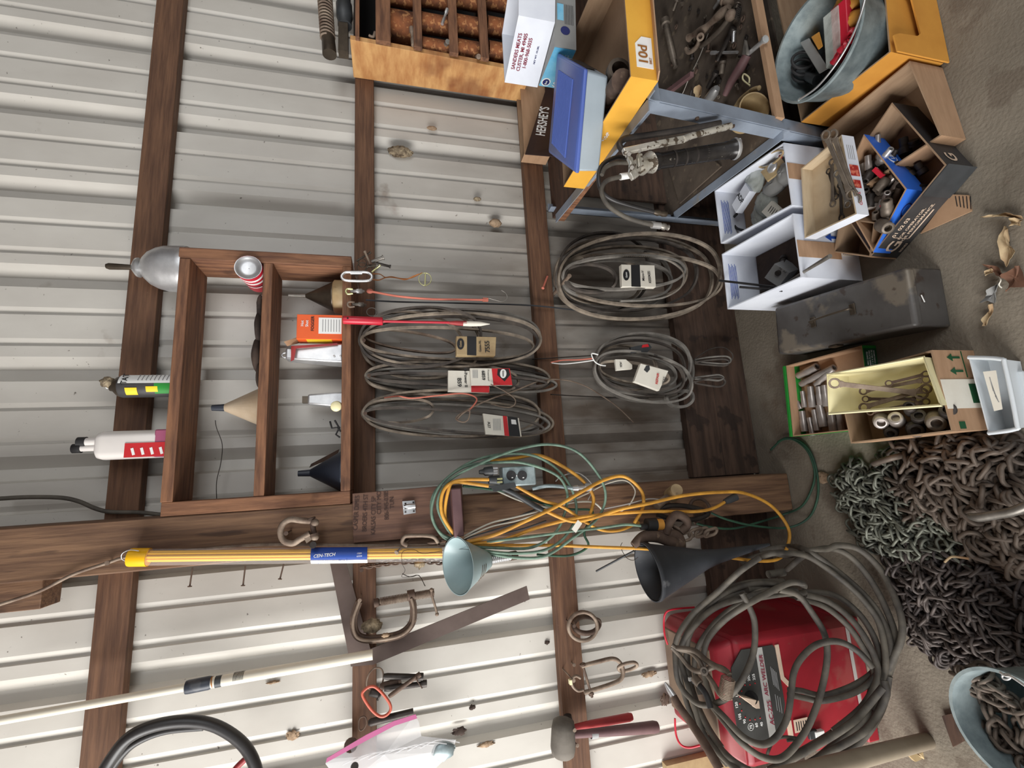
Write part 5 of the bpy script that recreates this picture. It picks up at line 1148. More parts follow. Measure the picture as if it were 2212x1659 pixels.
for i, (x1, y1, x2, y2, r, mt_, nm, lb) in enumerate([
    (1555, 0, 1543, 18, .006, m_chrome, 'screwdriver_bit', 'shiny thin shank near the frame edge on the lower shelf'),
    (1565, 0, 1578, 10, .014, m_iron2, 'spark_plug', 'pale plug body at the frame edge on the lower shelf'),
    (1537, 114, 1593, 113, .005, m_chrome, 'steel_pin', 'bright straight steel pin in the middle of the lower shelf'),
    (1585, 66, 1584, 92, .006, m_chrome, 'bolt', 'small silver bolt standing pale beside the pin'),
    (1562, 132, 1558, 160, .009, m_tool, 'nut_bolt', 'grimy short bolt under the bright pin'),
    (1548, 155, 1530, 190, .010, m_toold, 'fitting', 'dark round fitting in the middle clutter'),
    (1585, 60, 1550, 130, .009, m_toold, 'old_rod', 'dark rod lying behind the curled hook rod')]):
    tag(MB().lathe(FP(x1, y1, r + .004), FP(x2, y2, r), [(0, r * 1.35), (.18, r * 1.35), (.2, r), (1, r)], 12).build(nm, mt_), lb, 'hardware')
tag(MB().tube(smooth_path([FP(1530, 72, .02), FP(1512, 120, .01), (FP(1490, 165, .01)), FP(1474, 203, .01), FP(1465, 211, .012), FP(1458, 208, .012)]), .0022, 8).build('hex_rod', m_steel), 'thin long bent rod crossing the lower shelf', 'rod')
t = thing('old_hammer', 'old hammer with worn brown wooden handle on the lower shelf', 'hammer', FP(1590, 160))
MB().tube([FP(1614, 118, .03), FP(1600, 145, .03), FP(1580, 175, .025), FP(1566, 205, .02)], [.015, .0165, .014, .010], 12).build('handle', m_purple, t)
MB().lathe(FP(1612, 120, .03), FP(1654, 84, .035), [(0, .007), (.9, .007), (.92, .012), (1, .012)], 10).build('shank', m_chrome, t)
MB().prism([FP(1603, 118, .05), FP(1608, 86, .05), FP(1612, 108, .05), FP(1612, 118, .05)], (0, 0, -.01)).build('claw', m_steel, t)
MB().lathe(FP(1549, 190, .03), FP(1522, 226, .02), [(0, .012), (.2, .018), (.9, .018), (1, .010)], 6).build('head', m_chrome, t)
tag(MB().lathe(FP(1495, 160, .02), FP(1420, 216, .02), [(0, .012), (1, .014)], 4).build('wood_stick', m_purple), 'rough wooden stick lying near the rack corner', 'stick')
t = thing('pipe_ring', 'large open tan cup lying with its mouth outward on the lower shelf', 'cup', FP(1640, 225))
c = F(1630, 233, ZL + .052); ax = V(-.25, -1, .25).normalized()
MB().lathe(c - ax * .09, c, [(0, .040), (1, .050), (1, .046), (.1, .036), (.1, .001)], 30, cap=False).build('cup_body', m_tan, t)
tag(MB().tube(smooth_path([FP(1640, 190, .02), FP(1625, 195, .02), FP(1600, 215, .015), FP(1585, 235, .012), FP(1563, 236, .012)]), .008, 8).build('curved_pipe', m_tan), 'thin curved tan pipe beside the big cup', 'pipe')
tag(MB().tube(smooth_path([FP(1620, 185, .02), FP(1605, 172, .02), FP(1607, 160, .02), FP(1618, 168, .02), FP(1618, 180, .02)]), .0028, 8).build('key_ring_hook', m_cream), 'small pale wire loop near the hammer handle', 'hook')
b = MB()
for i in range(60):
    a = i * 2 * pi / 9; q = i / 59; c_ = FP(1598, 14, .015).lerp(FP(1592, 40, .012), q); b.tube([c_ + V(cos(a) * .009, 0, sin(a) * .009), c_ + V(cos(a + .7) * .009, -.0006, sin(a + .7) * .009)], .0014, 5)
tag(b.build('coil_spring', m_toold), 'small dark coil spring at the frame edge', 'spring')
def leaf(label, px, z, mat, name='dry_leaf', cup=.012):
    pts = [F(x, y, z) for x, y in px]; c = sum(pts, Vector()) / len(pts); b = MB(); n = len(pts)
    rs = random.Random(len(label) * 7 + n); rings = []; fine = []
    for i in range(n):
        a_, b_ = pts[i], pts[(i + 1) % n]
        for j in range(3): fine.append(a_.lerp(b_, j / 3) + V(rs.uniform(-1, 1), rs.uniform(-1, 1), 0) * .0015)
    m_ = len(fine); vs = []
    for k, s_ in enumerate((1, .72, .42, .15)):
        for i, p in enumerate(fine):
            q = c + (p - c) * s_; ph = 2 * pi * i / m_
            q.z += cup * s_ * s_ * (.55 + .45 * sin(ph * 3 + n)) + rs.uniform(-.0015, .0015) + .001
            vs.append(q)
    fs = [(k * m_ + i, k * m_ + (i + 1) % m_, (k + 1) * m_ + (i + 1) % m_, (k + 1) * m_ + i) for k in range(3) for i in range(m_)] + [tuple(3 * m_ + i for i in range(m_))]
    N4 = len(vs); lo = [v - V(0, 0, .0012) for v in vs]
    b.add(vs + lo, fs + [tuple(N4 + i for i in reversed(f)) for f in fs] + [(i, N4 + i, N4 + (i + 1) % m_, (i + 1) % m_) for i in range(m_)])
    return tag(b.build(name, mat, ang=1.2), label, 'leaf')
leaf('pale oak leaf among tools on the lower shelf', [(1512, 184), (1518, 190), (1520, 206), (1512, 214), (1516, 224), (1504, 230), (1498, 222), (1504, 214), (1502, 200), (1506, 190)], ZL + .004, m_leaf)
random.seed(5)
k = 0
for i in range(46):
    x = random.uniform(1440, 1620); y = random.uniform(0, 235)
    if x < 1440 + (235 - y) * .0: continue
    p = FP(x, y, .004); r = random.uniform(.004, .009); kind = random.random()
    if kind < .4: MB_ = MB().lathe(p, p + V(random.uniform(-.04, .04), random.uniform(-.03, .03), .004), [(0, r * 1.3), (.15, r * 1.3), (.17, r * .7), (1, r * .7)], 8); nm = 'old_bolt'
    elif kind < .7: MB_ = MB().tube([p + V(cos(a) * r, sin(a) * r, .002) for a in [2 * pi * j / 10 for j in range(10)]], r * .35, 6, True); nm = 'washer'
    else: MB_ = MB().obox(p, V(r * 3, r, 0), V(-r, r * 2, 0), V(0, 0, r)); nm = 'metal_scrap'
    tag(MB_.build(nm, random.choice([m_toold, m_tool, m_iron, m_toold])), 'small grimy %s lying loose in the lower shelf clutter' % nm.replace('_', ' '), 'hardware', 'small loose %s pieces on the lower shelf' % nm.replace('_', ' '))
# items seen behind/above on the deep left part of the shelf
tag(MB().prism([F(x, y, ZL + .002) for x, y in [(1442, 345), (1530, 335), (1560, 360), (1470, 440)]], (0, 0, .006)).build('sheet_scrap', m_angled), 'flat dusty sheet lying on the left part of the lower shelf', 'sheet')

# ================================================================== GREASE GUN
dg = .70
t = thing('grease_gun', 'black grease gun with chrome lever hanging before the rack', 'grease gun', W(1480, 335, dg))
A = W(1398, 352, dg); B = W(1588, 322, dg + .04)
MB().lathe(A, B, [(0, .023), (.02, .0245), (.12, .0245), (.13, .0215), (.88, .0225), (.89, .024), (.96, .024), (.97, .027), (1, .027)], 28).build('barrel', m_barrel, t)
MB().lathe(W(1584, 322, dg + .04), W(1592, 321, dg + .042), [(0, .028), (.5, .0295), (1, .027)], 28).build('end_cap', m_chrome, t)
ptube('t_handle', [(1592, 320, dg + .042), (1598, 318, dg + .05), (1600, 306, dg + .05), (1598, 300, dg + .05)], .0035, m_chrome, t, 8)
ptube('t_handle', [(1598, 318, dg + .05), (1596, 334, dg + .05)], .0035, m_chrome, t, 8)
MB().lathe(W(1375, 362, dg), A + (B - A) * .04, [(0, .020), (.3, .026), (.6, .022), (1, .030)], 16).build('head', m_gun, t)
MB().prism([W(x, y, dg + .05) for x, y in [(1352, 328), (1368, 340), (1372, 362), (1382, 378), (1368, 386), (1360, 372), (1362, 350)]], (0, .012, 0)).build('link_plate', m_gun, t, bev=.002)
MB().prism([W(x, y, dg + .048) for x, y in [(1378, 330), (1388, 330), (1392, 352), (1380, 360)]], (0, .012, 0)).build('link_plate', m_gun, t, bev=.002)
lv = [W(1346, 328, dg + .055), W(1400, 316, dg + .06), W(1480, 300, dg + .07)]
MB().tube(lv, 1, 4, flat=(.0095, .011), up=(0, 1, 0)).build('lever', m_gun, t, bev=.002)
MB().tube([W(1476, 301, dg + .07), W(1495, 293, dg + .072), W(1578, 272, dg + .085)], [.009, .0085, .009], 14).build('lever_grip', m_gun, t)
ptube('lever_rear', [(1345, 325, dg), (1338, 312, dg), (1350, 300, dg), (1400, 292, dg + .01), (1480, 280, dg + .03), (1556, 266, dg + .05)], .0085, m_toold, t, 10)
for q in ((1359, 333), (1381, 326), (1365, 362)): MB().lathe(W(*q, dg + .052), W(*q, dg + .062), [(0, .0055), (1, .005)], 12).build('pivot_pin', m_steel, t)
for q in range(5): MB().lathe(A.lerp(B, .28 + .12 * q), A.lerp(B, .30 + .12 * q), [(0, .0222), (1, .0222)], 24, cap=False).build('printed_band', m_toold, t)
ptube('delivery_hose', [(1352, 380, dg), (1335, 383, dg), (1312, 390, dg), (1300, 405, dg), (1302, 425, dg), (1318, 448, dg), (1350, 468, dg), (1385, 480, dg), (1412, 486, dg)], .006, m_cable, t, 12)
MB().lathe(W(1340, 382, dg), W(1364, 378, dg), [(0, .009), (1, .009)], 12).build('hose_ferrule', m_pwhite, t)
MB().lathe(W(1408, 486, dg), W(1426, 488, dg), [(0, .009), (1, .009)], 12).build('hose_ferrule', m_chrome, t)
MB().lathe(W(1426, 488, dg), W(1444, 492, dg), [(0, .006), (.3, .009), (.6, .009), (.7, .006), (1, .008)], 10).build('coupler', m_steel, t)
t = thing('second_grease_hose', 'second black hose looped behind the grease gun head', 'hose', W(1330, 400, dg - .06))
ptube('hose_body', [(1352, 342, dg - .06), (1330, 340, dg - .06), (1302, 355, dg - .06), (1293, 380, dg - .06), (1298, 410, dg - .06), (1320, 430, dg - .06), (1360, 444, dg - .06), (1412, 458, dg - .06)], .006, m_hose, t, 12)
ptube('hose_body', [(1356, 352, dg - .05), (1330, 352, dg - .05), (1308, 362, dg - .05), (1300, 378, dg - .05)], .006, m_cable, t, 10)
MB().lathe(W(1412, 458, dg - .06), W(1440, 463, dg - .06), [(0, .006), (.3, .0095), (.5, .007), (.7, .009), (1, .007)], 10).build('coupler', m_oldtin, t)

# ================================================================== BOXES ON THE UPPER SHELF
ZU = UZ
fl = F(1422, 175, ZU); bl = F(1262, 408, ZU); hN = .075
fr = fl + V(.42, -.03, 0); br = bl + V(.42, -.03, 0)
N_ = openbox('nail_box', 'yellow printed cardboard nail box marked 10d on the upper rack shelf', 'box', [p + V(0, 0, hN) for p in (br, fr, fl, bl)], ZU, m_gold, m_cardin)
o, xd, up = N_.wall(1, .80, .5)       # front wall FR->FL
def rib(bx, i, u, v): return bx.wall(i, u, v)
o, xd, up = N_.wall(1, .83, .55)
patch(o, xd, up, .085, .046, m_pwhite, N_.t, 'label_patch', poly=[(-.5, -.5), (.5, -.5), (.5, .1), (.25, .5), (-.5, .5)])
text('10d', o + xd * -.008 + up * .003 + V(0, -.001, 0), xd, up, .036, m_pgold, N_.t, bold=True)
text('BRT', o + xd * -.022 - up * .016 + V(0, -.001, 0), xd, up, .010, m_pgold, N_.t, bold=True)
o, xd, up = N_.wall(1, .36, .5); patch(o, xd, up, .07, .044, m_pwhite, N_.t, 'label_patch')
for k in range(14): patch(o + xd * (-.028 + .0043 * k) + V(0, -.0008, 0), xd, up, .0022 if k % 3 else .001, .034, m_pblack, N_.t, 'barcode_bar')
# curled extra lip along the front of the nail box
a = N_.P[2] + V(.0, -.004, -.075); 
MB().prism([N_.B[2] + V(.0, -.001, 0), N_.B[1] + V(0, -.001, 0), N_.B[1] + V(0, -.028, .012), N_.B[2] + V(.0, -.028, .012)], (0, 0, .004)).build('torn_flap', m_card, N_.t)
o, xd, up = N_.wall(2, .45, .45); text('*10d*', o, xd, up, .016, m_pwhite, N_.t, bold=True)
# things in the nail box
tag(MB().lathe(F(1318, 190, ZU + .035), F(1340, 150, ZU + .04), [(0, .024), (.6, .026), (.7, .034), (1, .034), (1, .024), (.5, .022)], 20, cap=False).build('pipe_flange', m_tool), 'grey iron pipe flange inside the yellow nail box', 'flange')
tag(MB().hexa([F(1290, 260, ZU + .006), F(1345, 205, ZU + .006), F(1352, 222, ZU + .006), F(1300, 275, ZU + .006), F(1290, 260, ZU + .03), F(1345, 205, ZU + .03), F(1352, 222, ZU + .03), F(1300, 275, ZU + .03)]).build('steel_block', m_toold, bev=.004), 'dark steel bar lying inside the yellow nail box', 'bar')
tag(MB().lathe(F(1300, 225, ZU + .04), F(1345, 175, ZU + .06), [(0, .018), (.4, .022), (1, .03)], 16).build('cast_bracket', m_iron), 'brown casting beside the lidded container in the nail box', 'bracket')
# blue lid container
zl = .985
lidp = [F(1204, 115, zl), F(1262, 148, zl), F(1243, 374, zl), F(1185, 330, zl)]
t = thing('lidded_container', 'frosted plastic container with ribbed blue lid, tilted on the yellow box', 'container', sum(lidp, Vector()) / 4 - V(0, 0, .075))
c = sum(lidp, Vector()) / 4
low = [c + (p - c) * .93 - V(0, 0, .075) for p in lidp]
up_ = [c + (p - c) * .97 - V(0, 0, .006) for p in lidp]
MB().hexa(low + up_).build('tub_body', m_tub, t, bev=.006)
MB().hexa([c + (p - c) * 1.0 - V(0, 0, .012) for p in lidp] + [c + (p - c) * 1.0 for p in lidp]).build('lid', m_bluelid, t, bev=.004)
MB().hexa([c + (p - c) * .97 + V(0, 0, .0) for p in lidp] + [c + (p - c) * .93 + V(0, 0, .003) for p in lidp]).build('lid_rim', m_bluelid, t, bev=.001)
e1 = (lidp[3] - lidp[0]); e2 = (lidp[1] - lidp[0])
for k in range(13):
    a = lidp[0] + e1 * .14 + e2 * (.17 + .045 * k) + V(0, 0, .004); MB().tube([a, a + e1 * .72], .0030, 6).build('lid_rib', m_bluelid, t)
# end label
n_ = (lidp[1] - lidp[0]); e_ = low[0].lerp(low[1], .5).lerp(up_[0].lerp(up_[1], .5), .55)
xd = face_out(e_, n_.normalized(), (0, 0, 1)); patch(e_ + xd.cross(V(0, 0, 1)) * .002, xd, V(0, 0, 1), n_.length * .6, .04, m_toold, t, 'end_label')
# support pile under the container (box with rim)
# second long box behind: chocolate box
fl = F(1133, 332, .95); bl = V(fl.x + .0, -.045, .95); fr = V(.35, fl.y - .02, .95); br = V(.35, -.045, .95)
fl2 = F(1190, 338, .862)
H_ = openbox('candy_box', 'dark brown box with large white lettering against the wall', 'box', [br, fr, fl, bl], .842, m_card, m_cardin)
# printed flap leaning outward
fp = [W(1133, 333, .11), W(1180, 195, .14), W(1196, 195, .165), W(1200, 210, .18), W(1194, 338, .17)]
MB().prism([W(1134, 333, .115), W(1178, 196, .15), W(1180, 60, .17), W(1240, 60, .25), W(1240, 300, .25), W(1196, 338, .19)], (0, .003, 0)).build('printed_flap', m_hersh, H_.t)
a = W(1152, 312, .135); 
s1 = F
o1 = W(1176, 262, .185); xd = (W(1182, 200, .19) - W(1162, 322, .17)); 
text("HERSHEY'S", W(1173, 262, .186), xd.normalized(), V(0, .25, 1), .052, m_pwhite, H_.t, bold=True, sx=.52)
# food storage bag box
zb = 1.0
fbx = [F(1198, 100, zb), F(1163, 185, zb)]
e = (fbx[0] - fbx[1]); 
FRc = F(1198, 100, zb); FLc = F(1163, 185, zb); dirx = V(.30, -.06, 0)
K = openbox('bag_carton', 'blue and grey carton of 60 storage bags beneath the white meat box', 'box', [FLc + V(.33, -.0, 0), FRc + V(.33, -.06, 0), FRc, FLc], .93, m_greybox, m_greybox, solid=True)
o, xd, up = K.wall(2, .5, .5)
L = (K.P[2] - K.P[3]).length
patch(o, xd, up, L * .98, .068, m_skybl, K.t, 'blue_end')
text('60', o - xd * L * .38 - up * .018 - V(.002, 0, 0), xd, up, .024, m_pwhite, K.t, bold=True)
patch(o - xd * L * .36 + up * .016 - V(.0012, 0, 0), xd, up, .034, .03, m_pwhite, K.t, 'logo_ring', poly=[(.5 * cos(a * pi / 8), .5 * sin(a * pi / 8)) for a in range(16)])
patch(o - xd * L * .36 + up * .016 - V(.002, 0, 0), xd, up, .026, .023, m_pnavy, K.t, 'logo_disc', poly=[(.5 * cos(a * pi / 8), .5 * sin(a * pi / 8)) for a in range(16)])
text('Best', o - xd * L * .36 + up * .016 - V(.003, 0, 0), xd, up, .009, m_pwhite, K.t, bold=True)
for k in range(3): text('FOOD STORAGE BAGS', o + xd * L * .18 + up * (.0 - .009 * k) - V(.0015, 0, 0), xd, up, .006, m_pwhite, K.t)
o, xd, up = K.wall(1, .9, .5)
patch(o + xd * (.02) + up * .0, xd, up, .026, .03, m_pnavy, K.t, 'logo_disc', poly=[(.5 * cos(a * pi / 8), .5 * sin(a * pi / 8)) for a in range(16)])
patch(o + xd * .075 + up * .015, xd, up, .05, .02, m_skybl, K.t, 'picture_strip')
for k in range(6): patch(o + xd * .07 - up * (.0 + .005 * k), xd, up, .06, .0014, m_pblack, K.t, 'small_print')
for k in range(9): patch(o + xd * .17 + up * (.02 - .005 * k), xd, up, .09, .0014, m_pblack, K.t, 'small_print')
# white meat box
zs = 1.115
Fc = F(1120, 33, zs); Lc = F(1090, 178, zs); Bc = F(1084, 74, zs); Rc = Fc + (Bc - Lc)
Q = openbox('meat_box', 'white open carton with red lettering stacked highest at top right', 'box', [Bc, Rc + V(.06, -.06, 0), Fc, Lc], 1.002, m_white, m_white)
o, xd, up = Q.wall(2, .5, .35)
L = (Q.P[2] - Q.P[3]).length
for k, (s_, sz) in enumerate([('SANDERS MEATS', .0165), ('CUSTER, MI 49405', .0165), ('1-800-968-5035', .0165)]):
    text(s_, o + up * (.022 - .0175 * k), xd, up, sz, m_pmaroon, Q.t, bold=True, sx=.86)
text('NET WT. 10 LBS.', o - up * .042 , xd, up, .0075, m_pnavy, Q.t, bold=True)
# ================================================================== FLOOR BOXES
random.seed(21)
def quadF(z, *px): return [F(x, y, z) for x, y in px]
W2 = openbox('parts_carton', 'white open carton with blue arrows beside the grey toolbox', 'box', quadF(.244, (1559, 549), (1712.6, 461), (1731.6, 599), (1571.5, 668)), 0, m_white, m_white)
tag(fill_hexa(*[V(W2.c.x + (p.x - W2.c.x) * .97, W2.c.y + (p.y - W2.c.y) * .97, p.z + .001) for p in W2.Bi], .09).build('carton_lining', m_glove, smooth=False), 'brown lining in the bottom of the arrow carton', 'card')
W1 = openbox('parts_carton', 'white open carton full of bagged parts next to the rack leg', 'box', quadF(.244, (1543, 412), (1693, 308), (1712, 443), (1557, 526)), 0, m_white, m_white)
for bx in (W1, W2):
    o, xd, up = bx.wall(3, .5, .14, False)          # back wall, inside face
    for k in range(8):
        patch(o + up * (.012 - .0045 * k) , xd, up, .14 - .012 * (k % 3), .0016, m_pblue, bx.t, 'small_print')
    o, xd, up = bx.wall(1, .45 if bx is W1 else .55, .35)
    patch(o, xd, up, .055, .17, m_card, bx.t, 'packing_tape')
# blue arrows of the front carton
o, xd, up = W2.wall(1, .25, .62)
if (W2.P[1] - W2.P[2]).dot(xd) < 0: pass
for s_ in (-.018, .018):
    patch(o + xd * s_ + up * .006, xd, up, .026, .06, m_pblue, W2.t, 'arrow_mark', poly=[(-.16, -.5), (.16, -.5), (.16, .1), (.5, .1), (0, .5), (-.5, .1), (-.16, .1)])
patch(o - up * .034, xd, up, .075, .004, m_pblue, W2.t, 'arrow_bar')
o, xd, up = W2.wall(1, .5, .80); patch(o, xd, up, .05, .045, m_paper, W2.t, 'address_label')
for k in range(5): patch(o + up * (.015 - .008 * k), xd, up, .04, .003, m_pnavy, W2.t, 'small_print', off=.0014)
o, xd, up = W2.wall(2, .75, .7)
for k in range(5): patch(o + up * (.012 - .006 * k), xd, up, .08, .002, m_pgrey, W2.t, 'small_print')
# in front carton
def blockon(name, label, cat, c, sx, sy, sz, rot, mat, tilt=0):
    ca, sa = cos(rot), sin(rot)
    return tag(MB().obox(c, V(ca * sx, sa * sx, tilt * sx), V(-sa * sy, ca * sy, 0), V(-tilt * sz, 0, sz)).build(name, mat, bev=.0015), label, cat)
c = F(1690, 590, .12)
t = thing('part_carton', 'small white part carton tipped inside the arrow carton', 'carton', c)
MB().obox(c, V(.05, .035, .02), V(-.03, .055, 0), V(-.02, 0, .055)).build('carton_body', m_greybox, t, bev=.001)
text('39 26', c + V(-.004, -.03, .026), (1, .6, .3), (-.3, .2, 1), .016, m_pblack, t)
tag(MB().tube([F(1685, 622, .2), F(1740, 585, .235), F(1793, 553, .27)], [.0045, .005, .0065], 10).build('antenna_rod', m_steel), 'steel rod leaning out of the arrow carton over its front', 'rod')
for k, (x1, y1, x2, y2) in enumerate([(1554, 606, 1683, 621), (1598, 620, 1690, 628)]):
    tag(MB().tube([F(x1, y1, .262), F(x2, y2, .2)], .0042, 8).build('wiper_blade', m_rubber), ['longer black strip sticking over the back of the arrow carton', 'shorter black strip inside the arrow carton'][k], 'strip')
for k in range(9):
    p = W2.c + V(random.uniform(-.07, .07), random.uniform(-.12, .12), -.20 + .01 * k)
    tag(MB().lathe(p, p + V(random.uniform(-.05, .05), random.uniform(-.05, .05), .03), [(0, .012), (.3, .014), (.31, .01), (1, .01)], 10).build('dark_part', m_toold), 'dark part lying in the shadowed arrow carton', 'part', 'dark parts in the arrow carton')
# in bagged parts carton
tag(fill_hexa(*[V(W1.c.x + (p.x - W1.c.x) * .97, W1.c.y + (p.y - W1.c.y) * .97, p.z + .001) for p in W1.Bi], .12).build('packing_card', m_cardin, smooth=False), 'brown packing card filling the bottom of the bagged parts carton', 'card')
def F1(x, y, h=.16): return F(x, y, h)
t = thing('filter_carton', 'white carton lettered ADF inside the bagged parts carton', 'carton', F1(1610, 425, .17))
a = F1(1592, 452, .19); b_ = F1(1622, 405, .2); ax = (b_ - a); sd = ax.cross(V(0, 0, 1)).normalized()
MB().obox((a + b_) / 2, ax, sd * .045, V(0, 0, .03)).build('carton_body', m_white, t, bev=.001)
text('ADF', (a + b_) / 2 + V(0, 0, .0156), face_out((a + b_) / 2 + V(0, 0, .02), sd, ax) , ax * (1 if (sd.cross(ax)).z != 0 else 1), .026, m_pblack, t, bold=True)
for i, (x, y, h, r, sc, lb) in enumerate([(1632, 385, .185, .05, (1.1, .8, .5), 'crumpled clear bag high in the parts carton'), (1655, 440, .17, .05, (1, .9, .45), 'grey plastic bag lump in the parts carton'), (1700, 375, .185, .042, (.9, .9, .6), 'round white wrapped part in the parts carton'), (1640, 470, .165, .045, (1.2, .7, .4), 'greenish bag at the near side of the parts carton'), (1675, 400, .18, .045, (.8, 1.1, .5), 'long white wrapped part across the parts carton')]):
    tag(MB().ball(F(x, y, h), r, 12, sc, jit=.12).build('parts_bag', [m_clearb, m_clearb, m_greybox, m_clearb, m_greybox][i]), lb, 'bag')
t = thing('gasket_card', 'tan metal gasket plate standing in the parts carton', 'gasket', F(1660, 340, .2))
MB().tube(smooth_path([F(1633, 352, .22), F(1650, 338, .235), F(1680, 325, .24), (F(1692, 330, .24)), F(1672, 352, .22), F(1648, 362, .21)], True), .0035, 6, True).build('gasket_ring', m_tan, t)
t = thing('blister_pack', 'blister pack with silver part in the parts carton', 'pack', F(1675, 360, .2))
MB().obox(F(1672, 366, .205), V(.05, .02, 0), V(-.02, .06, .03), V(0, -.004, .008)).build('pack_card', m_tan, t)
MB().ball(F(1668, 362, .215), .018, 8, (1, 1.2, .5)).build('silver_part', m_alu, t)
MB().ball(F(1686, 338, .22), .007, 6).build('red_cap', m_pred, t)
tag(MB().tube(smooth_path([F(1592, 462, .17), F(1582, 475, .17), F(1590, 492, .17), F(1606, 498, .17)]), .005, 8).build('rubber_hose', m_rubber), 'short black hose curled in the near corner of parts carton', 'hose')
for (x, y, rx, ry) in ((1655, 452, .02, .014), (1668, 462, .018, .012)):
    pass
t = thing('text_carton', 'small white carton with black print in the parts carton', 'carton', F(1665, 455, .18))
MB().obox(F(1668, 455, .185), V(.05, .03, 0), V(-.02, .04, .01), V(0, 0, .012)).build('carton_body', m_paper, t)
for k in range(4): MB().obox(F(1662 + 4 * k, 452 + 3 * k, .1925), V(.002, .0012, 0), V(-.012, .024, 0), V(0, 0, .0006)).build('small_print', m_pblack, t)

# ---- wrench tray
zt_ = .222
TR = openbox('wrench_tray', 'shallow white tray of combination wrenches with red pictures on its rim', 'tray', quadF(zt_, (1730, 364), (1818, 291), (1851, 462), (1738, 515)), .178, m_white, m_cardl)
o, xd, up = TR.wall(1, .45, .5)
h_ = .04
patch(o, xd, up, .034, .032, m_picture, TR.t, 'picture_print')
o, xd, up = TR.wall(1, .62, .5); patch(o, xd, up, .024, .026, m_picture, TR.t, 'picture_print')
o, xd, up = TR.wall(1, .80, .5); text('CRAFTS.', o, xd, up, .014, m_pred, TR.t, bold=True, sx=.8)
o, xd, up = TR.wall(1, .22, .5)
for k in range(4): patch(o + up * (.012 - .007 * k), xd, up, .045, .0016, m_pgrey, TR.t, 'small_print')
def wrench(label, a, b_, w_, mat, box=True, group='wrenches in the white tray', name='wrench'):
    a, b_ = Vector(a), Vector(b_); d_ = (b_ - a).normalized(); up = V(0, 0, 1) - d_ * d_.z; up.normalize(); sd = d_.cross(up)
    b = MB(); hh = w_ * .28
    b.add([], [])
    L = (b_ - a).length
    prof = [(0.07, .5), (.12, .34), (.5, .30), (.86, .34), (.93, .55)]
    top = [a + d_ * L * q + sd * w_ * k for q, k in prof] + [a + d_ * L * q - sd * w_ * k for q, k in reversed(prof)]
    b.prism([p + up * hh / 2 for p in top], -up * hh)
    R_ = w_ * .62
    b.tube([a + (d_ * cos(g) + sd * sin(g)) * R_ for g in [2 * pi * i / 16 for i in range(16)]], 1, 4, True, flat=(hh * .75, R_ * .3), up=up)
    if box:
        c_ = b_
        b.tube([c_ + (d_ * cos(g) + sd * sin(g)) * R_ for g in [2 * pi * i / 16 for i in range(16)]], 1, 4, True, flat=(hh * .75, R_ * .3), up=up)
    else:
        c_ = b_; pts = [c_ + d_.lerp(d_, 0) * 0 + (d_ * cos(g) + sd * sin(g)) * R_ for g in [radians(50) + radians(260) * i / 14 for i in range(15)]]
        b.tube(pts, 1, 4, False, flat=(hh * .75, R_ * .36), up=up)
    return tag(b.build(name, mat, bev=.0008), label, 'wrench', group)
wrench('longest box wrench rising over the back rim of the white tray', F(1784, 292, .27), F(1838, 420, .22), .019, m_tool)
wrench('second long box wrench beside the longest one', F(1800, 290, .262), F(1850, 430, .21), .019, m_tool)
wrench('ratchet wrench lying along the far side of tray', F(1797, 350, .2), F(1799, 440, .195), .014, m_tool)
wrench('short wrench with pale ring end in the tray middle', F(1808, 375, .2), F(1831, 441, .2), .015, m_steel)
wrench('dark wrench near the left rim of tray', F(1815, 400, .195), F(1818, 470, .19), .013, m_toold)
wrench('thin grimy wrench beneath the others', F(1790, 370, .19), F(1806, 425, .19), .012, m_toold)

# ---- big brown carton, gold carton with bucket
GF = F(1924, 112, .19); GB = F(1727, 267, .19)
frt = GF + V(.55, -.0, 0)
GC = openbox('gold_carton', 'deep gold cardboard carton holding the galvanized bucket', 'box', [V(GF.x + .6, -.668, .19), V(GF.x + .6, GF.y - .02, .11), V(GF.x, GF.y, .19), V(GB.x, -.668, .19)], 0, m_gold2, m_cardin)
fb_ = [V(-.551, -.962, .0), V(-.551, -.962, .185), V(-.505, -.965, .19), V(-.497, -.966, .17), V(-.492, -.966, .105), V(-.482, -.967, .092), V(-.36, -.972, .10), V(-.34, -.973, .12), V(-.02, -.985, .14), V(-.02, -.985, 0)]
MB().prism(fb_, (0, -.004, 0)).build('cut_front_wall', m_gold2, GC.t)
BR_ = F(1767, 270, .12); FR_ = F(1965, 130, .12); FL_ = F(2034, 292, .088)
FR_.x = min(FR_.x, -.552); BR_.x = -.556
BC = openbox('brown_carton', 'low brown open carton under the black and blue boxes', 'box', [BR_, FR_, FL_, V(FL_.x - .01, BR_.y, .09)], 0, m_card, m_cardin)
# galvanized bucket
bc = V(-.401, -.822, 0); zr = .275
t = thing('galvanized_bucket', 'galvanized bucket full of odds and ends in the gold carton', 'bucket', bc + V(0, 0, .02))
rb = .146
MB().lathe(bc + V(0, 0, .02), bc + V(0, 0, zr), [(0, rb * .74), (.02, rb * .75), (.15, rb * .8), (.17, rb * .81), (.96, rb * .985), (.97, rb * 1.02), (1, rb * 1.02), (1, rb * .97), (.16, rb * .79), (.05, rb * .74), (.04, .001)], 56, cap=False).build('bucket_body', m_galv, t)
bail = []
for i in range(17):
    a = pi * i / 16; bail.append(bc + V(-cos(a) * rb * 1.03 * .8 - .0, -cos(a) * rb * .6, zr - .01) + V(.06 * sin(a), -.07 * sin(a), .0) + V(0, 0, -.0))
pa = F(1724, 216, zr); pb = bc + (bc - pa); pb.z = zr
bail = [pa.lerp(pb, .5) + (pa - pb) / 2 * cos(pi * i / 18) + V(.085, -.125, .012) * sin(pi * i / 18) for i in range(19)]
